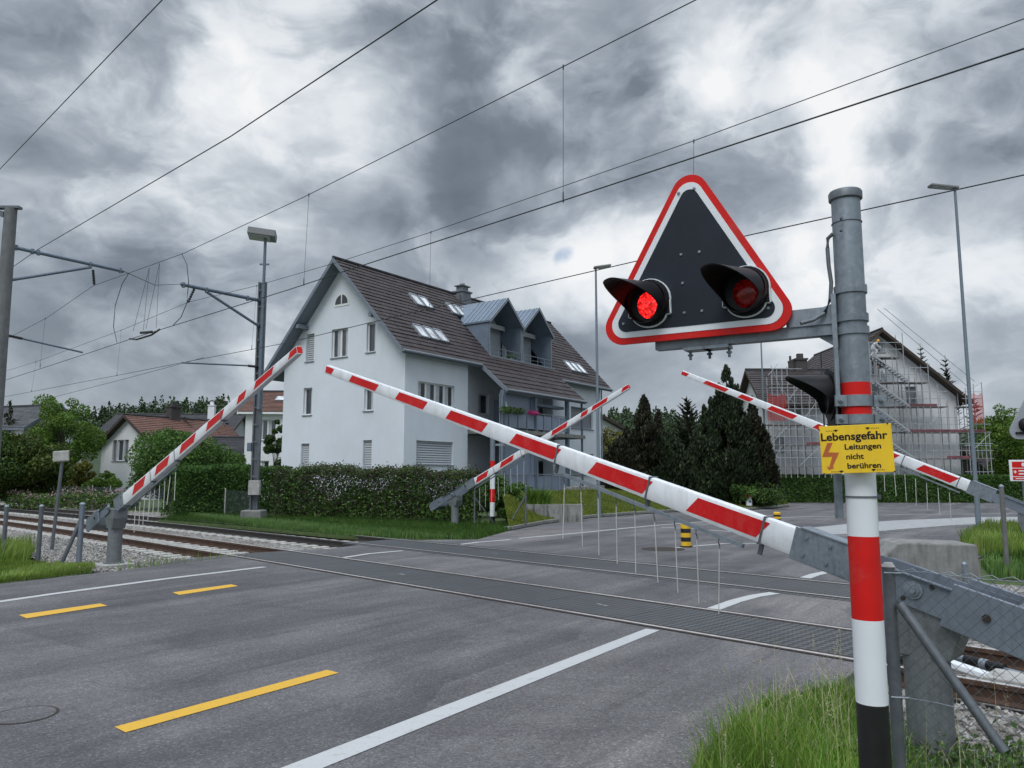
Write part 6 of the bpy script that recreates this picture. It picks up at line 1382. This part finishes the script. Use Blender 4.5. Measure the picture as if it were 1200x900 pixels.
scaffold('scaffolding with flights of stairs and boarded decks on the renovated gable', [(1018, 400, 560), (1025, 405, 560), (1045, 415, 560), (1057, 390, 560), (1064, 440, 560), (1087, 425, 560), (1073, 432, 560), (1080, 440, 560), (1098, 450, 560), (1110, 462, 560), (1118, 470, 560), (1131, 455, 560), (1138, 470, 560), (1150, 448, 560), (1159, 505, 560)],
         [(1018, 1057, 418, None), (1018, 1089, 447.5, None), (1020, 1111, 476, (1066, 1098)), (1020, 1162, 506, (1066, 1155)), (1020, 1165, 537, (1110, 1140)), (1128, 1152, 476, None)], [((1024, 418), (1063, 446)), ((1024, 447), (1063, 475)), ((1024, 476), (1064, 505)), ((1028, 508), (1069, 536))],
         [((1028, 362), (1133, 452)), ((1036, 361), (1142, 447)), ((1128, 462), (1150, 448)), ((1131, 522), (1160, 522)), ((1131, 553), (1165, 553)), ((1040, 480), (1064, 500)), ((1087, 500), (1110, 478)), ((1138, 530), (1160, 508))], 55.4, 56.4, (b_.x, b_.y, 0), [(1141, 462, 1151, 496)])
b_ = at(930, 588, 52.6)
scaffold('scaffolding with a big red safety net on the wing left of the signal post', [(904, 440, 560), (910, 432, 560), (916, 438, 560), (922, 430, 560), (930, 445, 560), (938, 440, 560), (948, 470, 560), (955, 452, 560), (962, 455, 560), (969, 448, 560), (975, 450, 560)], [(902, 978, 472, None), (902, 978, 497, None), (902, 978, 521, (945, 975)), (902, 978, 546, None), (904, 940, 450, None)], [], [((903, 428), (921, 470)), ((900, 440), (912, 426)), ((915, 455), (930, 472)), ((922, 472), (938, 450)), ((938, 497), (955, 474)), ((904, 545), (916, 523)), ((962, 520), (975, 499)), ((904, 520), (922, 500)), ((938, 545), (962, 522))], 52.4, 53.4, (b_.x, b_.y, 0), [(900, 463, 921, 493)])
# two workers on the scaffold
def person(label, foot, joints, radii, edges, mats, hairc, face):
    t = thing('person', label, 'person', tuple(foot)); me = bpy.data.meshes.new('body'); me.from_pydata(joints, edges, []); o = link(bpy.data.objects.new('body', me))
    sk = o.modifiers.new('skin', 'SKIN'); me.skin_vertices.new() if not me.skin_vertices else None
    for v, r_ in zip(me.skin_vertices[0].data, radii): v.radius = (r_, r_)
    me.skin_vertices[0].data[0].use_root = True; su = o.modifiers.new('sub', 'SUBSURF'); su.levels = 2; su.render_levels = 2
    bpy.context.view_layer.update(); e = bpy.data.meshes.new_from_object(o.evaluated_get(bpy.context.evaluated_depsgraph_get())); bpy.data.objects.remove(o)
    e.materials.clear()
    for mm in mats[0]: e.materials.append(M[mm])
    for pl in e.polygons: pl.material_index = mats[1](pl.center); pl.use_smooth = True
    o = link(bpy.data.objects.new('body', e)); o.parent = t
    hd = Vector(joints[face]); m = MB(); m.lathe([(.02, .135), (.07, .12), (.105, .06), (.108, .0), (.09, -.04)], tuple(hd), 14); m.build('hair' if hairc == 'hair' else 'helmet', M[hairc], t, smooth=True); return t
f = at(1034, 447, 55.9)
J = [(0, 0, .95), (.0, .0, 1.2), (-.04, -.02, 1.42), (-.06, -.03, 1.53), (-.08, -.05, 1.64), (-.22, 0, 1.40), (-.36, -.08, 1.20), (-.30, -.26, 1.05), (.14, 0, 1.40), (.25, -.10, 1.18), (.12, -.26, 1.08), (.10, 0, .88), (.16, -.06, .48), (.20, .02, .08), (.22, -.12, .04), (-.10, 0, .88), (-.12, .04, .48), (-.10, .06, .08), (-.12, -.08, .04)]
E_ = [(0, 1), (1, 2), (2, 3), (3, 4), (2, 5), (5, 6), (6, 7), (2, 8), (8, 9), (9, 10), (0, 11), (11, 12), (12, 13), (13, 14), (0, 15), (15, 16), (16, 17), (17, 18)]
RR = [.15, .15, .15, .06, .105, .075, .05, .04, .075, .05, .04, .095, .07, .05, .045, .095, .07, .05, .045]
person('worker in black shirt and white trousers standing on a scaffold deck beside the stairs', f, J, RR, E_, (['overall', 'shirt', 'skin', 'black'], lambda c: 3 if c.z < .09 else 0 if c.z < .96 else 2 if (c.z > 1.5 or (c.z < 1.16 and abs(c.x) > .19)) else 1), 'hair', 4)
f = at(1023, 418, 55.9)
J2 = [(0, 0, .62), (.08, -.06, .82), (.20, -.12, .98), (.28, -.15, 1.06), (.36, -.18, 1.13), (.12, -.30, .92), (.28, -.42, .72), (.42, -.40, .56), (.26, .06, .92), (.42, .0, .76), (.52, -.1, .62), (.08, -.1, .56), (.25, -.22, .40), (.06, -.16, .08), (.16, -.24, .04), (-.06, .06, .56), (.08, .04, .36), (-.14, .08, .08), (-.04, .0, .04)]
person('worker in white clothes bending forward on the top scaffold deck under the gable', f, J2, RR, E_, (['overall', 'skin', 'black'], lambda c: 2 if c.z < .07 else 1 if c.z > 1.06 else 0), 'helmet', 4)

# ------------------------------------------------------------------ lawn bank, verges, hedges, trees
def bank(name, front, back, zf0, zb0, mat, nseg=6):
    V = []; n = len(front)
    for i in range(n):
        a, b = front[i], back[i]
        for j in range(nseg+1):
            f = j/nseg; s = f*f*(3-2*f) if f < 1 else 1; V.append((a[0]+(b[0]-a[0])*f, a[1]+(b[1]-a[1])*f, zf0+(zb0-zf0)*(.4*f+.6*s)))
    Fc = [(i*(nseg+1)+j, (i+1)*(nseg+1)+j, (i+1)*(nseg+1)+j+1, i*(nseg+1)+j+1) for i in range(n-1) for j in range(nseg)]
    me = bpy.data.meshes.new(name); me.from_pydata(V, [], Fc); me.materials.append(mat); me.polygons.foreach_set('use_smooth', [True]*len(Fc)); return tag(link(bpy.data.objects.new(name, me)), kind='structure'), V, Fc
kerb = [G(*q) for q in ((597, 621.5), (640, 613.5), (690, 607), (745, 602.5), (793, 599.5), (880, 597.5), (925, 593.5))]
back = [Vector((k.x-.3+.0*i, k.y+(6.5 if i else 4.5), 0)) for i, k in enumerate(kerb)]; back[-1] = kerb[-1]+Vector((2, 9, 0)); back[-2] = kerb[-2]+Vector((0, 8, 0))
bk, bV, bF = bank('lawn', [k+Vector((0, .2, 0)) for k in kerb], back, .10, 1.05, M['soil'])
RNG = np.random.default_rng(3); BV = np.array(bV); fi = RNG.integers(0, len(bF), 60000); Q = BV[np.array(bF)[fi]]; u = RNG.uniform(size=(60000, 1)); v = RNG.uniform(size=(60000, 1)); pts = (Q[:, 0]*(1-u)+Q[:, 1]*u)*(1-v)+(Q[:, 3]*(1-u)+Q[:, 2]*u)*v
tag(grass('lawn_grass', pts, .10, .022, M['blade_l']), 'short yellowish green lawn grass on the bank below the conifers', 'grass', kind='stuff')
m = MB()
for a, b in zip(kerb[:-1], kerb[1:]):
    d = (b-a).normalized(); n_ = Vector((-d.y, d.x, 0)); m.extrude([a, b, b+n_*.22, a+n_*.22], (0, 0, .12))
tag(m.build('kerb', M['conc'], bevel=.015), kind='structure')
# stone trough beside the lawn
f = G(650, 612); t = thing('stone_trough', 'low stained stone trough planted with leaves at the corner of the lawn', 'stone trough', (f.x, f.y+.25, 0), R(6)); k = f.y/900
m = MB(); m.box(-34*k, 34*k, 0, .7, -.1, 20*k); m.box(-30*k, 30*k, .12, .58, 20*k-.02, 20*k+.003, mi=1); m.build('trough', [M['trough'], M['soil']], t, bevel=.04)
RNG = np.random.default_rng(9); pp = np.c_[RNG.uniform(-30*k, -4*k, 420), RNG.uniform(.15, .6, 420), np.full(420, 20*k)]; grass('leafy_plant', pp, .65, .05, M['leaf_bright'], bend=.6, parent=t)
f = G(668, 596); t = thing('stone_slab', 'dark leaning stone slab at the top of the lawn beside the terrace', 'stone slab', (f.x, f.y+.8, .35)); m = MB(); m.extrude([(-.5, 0, 0), (.2, 0, 0), (2.6, 0, .75), (2.6, 0, .95), (-.1, 0, .85), (-.3, 0, .7)], (0, .5, 0)); m.build('slab', M['trough'], t, bevel=.05)
def verge(name, px, z, n, h, w, mat, label, seed, soil=True, extra=None, bend=.35):
    P = [G(*q) for q in px] if not isinstance(px[0], Vector) else px
    if soil: sheet(name+'_soil', P, z, M['soil'], .1)
    global RNG; RNG = np.random.default_rng(seed); q = in_poly(P, n, seed); q[:, 2] = z
    return tag(grass(name, q, h, w, mat, bend=bend), label, 'grass', kind='stuff')
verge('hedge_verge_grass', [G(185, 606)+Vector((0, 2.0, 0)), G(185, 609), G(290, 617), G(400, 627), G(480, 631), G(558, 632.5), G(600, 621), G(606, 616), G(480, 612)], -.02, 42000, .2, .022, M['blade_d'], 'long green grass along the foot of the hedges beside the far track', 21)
verge('left_verge_grass', [G(-60, 690), G(8, 683), G(60, 677.5), G(108, 671), (G(112, 664)), G(60, 663), G(-60, 655)], -.0, 9000, .12, .018, M['blade_y'], 'bright green grass at the left edge of the road below the fence posts', 22)
verge('left_tall_grass', [G(-20, 660), G(30, 660), G(42, 648), G(-20, 640)], -.04, 1500, .5, .018, M['blade_y'], 'taller grass tuft between the left fence posts', 23, soil=False)
verge('right_verge_grass', [G(1124, 640), G(1150, 652), G(1260, 655), G(1260, 620), G(1158, 622)], .02, 9000, .42, .024, M['blade_y'], 'tall bright grass around the foot of the right street lamp', 24)
verge('block_weeds', [G(1150, 662), G(1165, 676), G(1230, 680), G(1230, 655)], -.02, 1500, .3, .03, M['leaf_mid'], 'low weeds beside the concrete block and the capped post', 25)
# foreground grass at the lower right, with seed stalks
gpoly = [Vector((.86, 3.4, 0)), G(812, 900), G(850, 850)+Vector((.06, 0, 0)), G(905, 820), G(985, 806), G(1012, 818), G(1062, 868), Vector((3.4, 4.9, 0)), Vector((4.2, 4.2, 0)), Vector((3.6, 2.6, 0)), Vector((1.4, 2.2, 0))]
sheet('foreground_verge', gpoly, -.012, M['soil'], .25)
RNG = np.random.default_rng(31); q = in_poly(gpoly, 26000, 31); dens = np.clip(1.25-np.abs(q[:, 0]-1.55)*.55, .25, 1); q = q[RNG.uniform(size=len(q)) < dens]
hcap = np.clip(.12+.22*np.exp(-((q[:, 0]-1.55)/.5)**2-((q[:, 1]-4.6)/.8)**2), .1, .45)*(.4+1.15*RNG.uniform(0, 1, len(q))**1.8)*(1+.5*np.sin(q[:, 0]*7+1)*np.sin(q[:, 1]*6))
tag(grass('foreground_grass', q, hcap, .0065, M['blade'], bend=.62), 'lush green grass at the foot of the signal post in the lower right corner', 'grass', kind='stuff')
q2 = in_poly(gpoly, 110, 33); q2 = q2[(q2[:, 1] > 3.6)]; hs = RNG.uniform(.35, .72, len(q2)); tag(grass('seed_stalks', q2, hs, .0055, M['straw'], bend=.04), 'dry pale grass stalks rising above the foreground grass', 'grass', kind='stuff')
hd = np.repeat(q2[:40], 26, 0)+RNG.normal(size=(len(q2[:40])*26, 3))*[.006, .006, .035]; hd[:, 2] += np.repeat(hs[:40], 26)*.93; tag(leaves('seed_heads', hd, .016, M['straw'], None, False, .3, .8), 'pale seed heads on the dry stalks', 'grass', kind='stuff')
q5 = in_poly(gpoly, 1500, 37); q5 = q5[q5[:, 1] > 3.4]; tag(grass('dead_stems', q5, .26, .005, M['straw'], bend=.9), 'matted dead stems among the foreground grass', 'grass', kind='stuff')
def grit():
    rg = np.random.default_rng(8); E_ = [G(806, 900), G(846, 848), G(902, 817), G(984, 797), G(1012, 786)]; V = []; Fc = []; k = 0
    OCT = np.array([(1, 0, 0), (0, 1, 0), (-1, 0, 0), (0, -1, 0), (0, 0, .6), (0, 0, -.6)], float); OF = [(0, 1, 4), (1, 2, 4), (2, 3, 4), (3, 0, 4), (1, 0, 5), (2, 1, 5), (3, 2, 5), (0, 3, 5)]
    for _ in range(1300):
        j = rg.integers(0, 4); p = E_[j]+(E_[j+1]-E_[j])*rg.uniform(); d = abs(rg.normal())*.16; r = rg.uniform(.002, .008)
        V.append(OCT*rg.uniform(.7, 1.3, (6, 1))*r+np.array([p.x-d*.8+rg.normal()*.02, p.y+d*.5, r*.4])); Fc += [(a+k, b+k, c+k) for a, b, c in OF]; k += 6
    me = bpy.data.meshes.new('road_grit'); me.from_pydata(np.vstack(V).tolist(), [], Fc); me.materials.append(M['stone']); tag(link(bpy.data.objects.new('road_grit', me)), 'loose grit on the asphalt along the foreground grass edge', 'grit', kind='stuff')
grit()
q3 = in_poly([Vector((2.0, 5.2, 0)), Vector((3.6, 5.2, 0)), Vector((4.2, 4.0, 0)), Vector((2.4, 4.2, 0))], 5000, 35)+RNG.normal(size=(5000, 3))*[.1, .1, .06]; q3[:, 2] = np.abs(q3[:, 2])*1.2+.02; tag(leaves('ground_weeds', q3, .045, M['leaf_mid'], None, False, .6), 'low leafy weeds under the chain link fence in the lower right corner', 'weeds', kind='stuff')
q4 = in_poly([G(300, 650), G(205, 657), G(150, 663), G(120, 668), G(190, 664)], 300, 36); q4 = q4[:130]; q4[:, 2] = -.05; tag(grass('ballast_weeds', q4, .24, .012, M['blade_y'], bend=.6), 'sparse dry weeds at the road edge beside the left barrier machine', 'weeds', kind='stuff')

g2 = lambda x, y: (G(x, y).x, G(x, y).y)
A, B, C = G(186, 606), G(318, 608), G(330, 611); 
hedge('long clipped bright green hedge behind the far track, left of the steel mast', [(A.x, A.y+1.2), (at(328, 600, 39).x, 39.5)], 1.5, at(260, 548, 39).z, M['leaf_hedge'], 1000, .11, 41, rough=.05, top_noise=.04)
hedge('mixed hedge with purple brown leaves in front of the blue house', [(at(332, 610, 34.6).x, 34.6), (at(553, 610, 32.4).x, 32.6)], 1.5, at(450, 551, 33.4).z, M['leaf_mixed'], 850, .095, 42, rough=.13, top_noise=.09)
RNG = np.random.default_rng(55); hb0 = np.array([at(332, 610, 34.2).x, 34.0, 0]); hb1 = np.array([at(556, 610, 32.0).x, 32.0, 0])
tfr = RNG.uniform(0, 1, 18000); hp = hb0+(hb1-hb0)*tfr[:, None]; hp[:, 2] = RNG.uniform(.12, 1, 18000)**1.7*(1.35+.9*np.sin(tfr*17)*np.sin(tfr*5+1)); hp[:, 1] += RNG.normal(size=18000)*.18+.1; hp = hp[hp[:, 2] > .1]
t = thing('shrub', 'fresh green suckers and leaves in front of the lower half of the mixed hedge', 'shrub', tuple(hb0)); leaves('foliage', hp, .12, M['leaf_mid'], t, True)
k2 = at(585, 610, 31.4)
broad_tree('bushy green shrub behind the far banded signal post', (at(584, 600, 35.0).x, 35.0, 0), 2.0, 3.2, M['leaf_mid'], 6500, .14, 'shrub', .05, 'shrub', None, 16, .9, 43)
hedge('dark clipped hedge in front of the scaffolded house on the right', [(at(908, 588, 52.8).x, 53.5), (at(1260, 588, 52.8).x, 53.5)], 1.4, at(1050, 557.5, 53).z, M['leaf_hedge'], 800, .13, 44, rough=.03, top_noise=.015)
# pink flowers behind the far fence
A_ = trk(18.0, 36); B_ = trk(18.2, 60)
hedge('low flowering hedge full of pink blossom behind the wire fence on the left', [(at(138, 590, 42).x, 43.5), (at(-30, 590, 42).x, 45.5)], 1.0, .78, M['pinkfl'], 170, .12, 45, rough=.16, top_noise=.15)
hedge('green bushes under the pink blossom on the left', [(at(140, 590, 42).x, 43.3), (at(-30, 590, 42).x, 45.3)], .9, .62, M['leaf_mid'], 240, .14, 46, rough=.14, top_noise=.1)
# trees, left to right
broad_tree('dark green broad tree filling the far left edge above the wire fence', (at(30, 590, 47).x, 47, 0), at(30, 502, 47).z, 5.6, M['leaf_mid2'], 26000, .19, seed=51, crown_lo=.02, ncl=46)
broad_tree('second dark green tree cut by the left picture edge', (at(-12, 590, 46).x, 46, 0), at(-12, 500, 46).z, 5.2, M['leaf_dark'], 14000, .2, seed=52, crown_lo=.02)
broad_tree('bright green airy tree rising behind the dark trees on the left', (at(68, 590, 58).x, 58, 0), at(68, 456, 58).z, 5.6, M['leaf_bright'], 19000, .17, seed=53, crown_lo=.12, ncl=40)
broad_tree('bright green tree top behind the grey roof at the far left', (at(48, 590, 70).x, 70, 0), at(48, 458, 70).z, 6.0, M['leaf_bright'], 9000, .24, seed=54, crown_lo=.3)
broad_tree('tall yellow green bush at the corner of the white house with red tiles', (at(92, 590, 52).x, 52, 0), at(92, 532, 52).z, 2.6, M['leaf_yellow'], 6000, .17, seed=55, crown_lo=.1, ncl=16)
broad_tree('round dark green tree in front of the white house with red tiles', (at(203, 590, 44).x, 44, 0), at(203, 498, 44).z, 6.1, M['leaf_mid'], 34000, .15, seed=56, crown_lo=.03, ncl=60)
broad_tree('fresh green bush in front of the white gable wall on the left', (at(118, 590, 50).x, 50, 0), at(118, 548, 50).z, 2.4, M['leaf_bright'], 6000, .13, 'shrub', .02, 'shrub', None, 18, .9, 73)
broad_tree('lower green bush right of the round dark green tree', (at(248, 590, 45).x, 45, 0), at(250, 519, 45).z, 4.6, M['leaf_mid'], 13000, .15, seed=57, crown_lo=.05, ncl=30)
broad_tree('small dark leaved tree in front of the white house beside the steel mast', (at(321, 590, 45).x, 45, 0), at(321, 478, 45).z, 1.9, M['leaf_dark'], 6500, .16, seed=58, crown_lo=.1, ncl=26)
conifer_dense('small dark conifer at the far left edge behind the broad tree', (at(2, 590, 58).x, 58, 0), at(2, 470, 58).z, 3.0, M['leaf_conifer2'], 3500, 59)
broad_tree('yellowish tree behind the street lamp at the corner of the blue house', (at(716, 590, 62).x, 62, 0), at(716, 498, 62).z, 4.6, M['leaf_yellow'], 7000, .2, seed=60, crown_lo=.1)
conifer_dense('reddish dark conifer with ragged twin top, leftmost of the conifers on the bank', (at(757, 590, 46).x, 46, .8), at(757, 463, 46).z-.8, 4.0, M['leaf_conifer'], 17000, 61, prof=.8, tops=((0, 0, 1, .8), (.22, .05, .84, .5), (-.28, -.1, .66, .6)))
conifer_dense('squat dark conifer at the left foot of the ragged one', (at(728, 590, 45).x, 45, .8), at(728, 512, 45).z-.8, 3.0, M['leaf_conifer'], 9000, 62, prof=.65)
fir_tree('spiky dark fir between the two big dense conifers', (at(808, 590, 48).x, 48, .8), at(811, 464, 48).z-.8, 5.4, M['leaf_conifer2'], 63, sparse=1.4, droop=.25)
conifer_dense('dark conifer filling the gap below the spiky fir', (at(800, 590, 46).x, 46, .8), at(800, 503, 46).z-.8, 5.0, M['leaf_conifer2'], 17000, 64, prof=.6, tops=((-.2, 0, 1, .7), (.25, 0, .86, .65)))
conifer_dense('tallest dense dark conifer, pointed top, beside the scaffolded wing', (at(856, 590, 45).x, 45, .6), at(856, 428, 45).z-.6, 4.9, M['leaf_conifer2'], 30000, 65, prof=.8, tops=((0, 0, 1, .92), (-.30, -.1, .68, .55), (.27, -.1, .74, .5)))
conifer_dense('dark columnar conifer at the right end of the row on the bank', (at(886, 590, 44.5).x, 44.5, .4), at(886, 472, 44.5).z-.4, 2.6, M['leaf_conifer'], 13000, 66, prof=.6)
broad_tree('bright green tall weeds and shrub between the banded post and the stone trough', (at(594, 612, 31.8).x, 31.9, 0), 1.75, 1.5, M['leaf_mid'], 5200, .11, 'shrub', .02, 'shrub', None, 18, 1.0, 48)
broad_tree('low grey green shrubs at the foot of the tallest conifer', (at(898, 596, 43).x, 43.5, .1), 1.25, 3.4, M['leaf_dark'], 5000, .13, 'shrub', .02, 'shrub', None, 16, .7, 67)
broad_tree('low bright shrubs on the lawn in front of the conifers', (at(862, 596, 44).x, 43.0, .3), 1.0, 2.2, M['leaf_mid'], 2600, .13, 'shrub', .02, 'shrub', None, 12, .7, 68)
fir_tree('thin half bare spruce behind the ridge of the scaffolded house', (at(1090, 590, 72).x, 72, 0), at(1090, 402, 72).z, 5.6, M['leaf_conifer2'], 69, sparse=.9, droop=.15)
fir_tree('blue green fir behind the right slope of the scaffolded house', (at(1119, 590, 70).x, 70, 0), at(1119, 416, 70).z, 5.6, M['leaf_conifer2'], 70, sparse=.9, droop=.2)
fir_tree('dark fir behind the scaffold tower right of the street lamp', (at(1150, 590, 74).x, 74, 0), at(1150, 462, 74).z, 5.4, M['leaf_conifer2'], 71, sparse=1.0, droop=.1)
broad_tree('bright green broad tree behind the grey triangular board at the right edge', (at(1186, 590, 66).x, 66, 0), at(1186, 468, 66).z, 6.4, M['leaf_bright'], 16000, .2, seed=72, crown_lo=.1, ncl=40)
# ------------------------------------------------------------------ wooded hill in the distance
def hill():
    n, k = 60, 14; V = []
    def top(x): return 31+11*math.exp(-((x+205)/55)**2)+2.0*math.sin(x/31)+1.2*math.sin(x/13+1)
    for j in range(k+1):
        f = j/k
        for i in range(n+1):
            x = -520+1040*i/n; V.append((x, 330+260*f, -1+top(x)*math.sin(min(1, f/.7)*math.pi/2)))
    Fc = [(j*(n+1)+i, j*(n+1)+i+1, (j+1)*(n+1)+i+1, (j+1)*(n+1)+i) for j in range(k) for i in range(n)]
    me = bpy.data.meshes.new('hill'); me.from_pydata(V, [], Fc); me.materials.append(M['hillfloor']); me.polygons.foreach_set('use_smooth', [True]*len(Fc)); tag(link(bpy.data.objects.new('hill', me)), kind='structure')
    rg = np.random.default_rng(81); P, Dd, C = [], [], []; sizes = []
    for _ in range(3600):
        x = rg.uniform(-470, 200); f = rg.uniform(.12, .95); y = 330+260*f; z = -1+top(x)*math.sin(min(1, f/.7)*math.pi/2)
        con = rg.uniform() < .5; h = rg.uniform(8, 15) if con else rg.uniform(6, 11); w = h*(.2 if con else .55); m_ = 64
        tt = rg.uniform(0, 1, m_); rad = (w*(1-tt)**.8 if con else w*np.sqrt(np.clip(1-(2*tt-1)**2, 0, 1))); a = rg.uniform(0, 6.28, m_); q = np.c_[x+rad*np.cos(a), y+rad*np.sin(a), z+h*(.08+.92*tt)]; P.append(q)
    global RNG; RNG = rg; tag(leaves('forest', np.vstack(P), 1.5, M['leaf_forest'], None, False, .7, .3), 'distant wooded hill of conifers and broadleaf trees behind the houses', 'forest', kind='stuff')
hill()
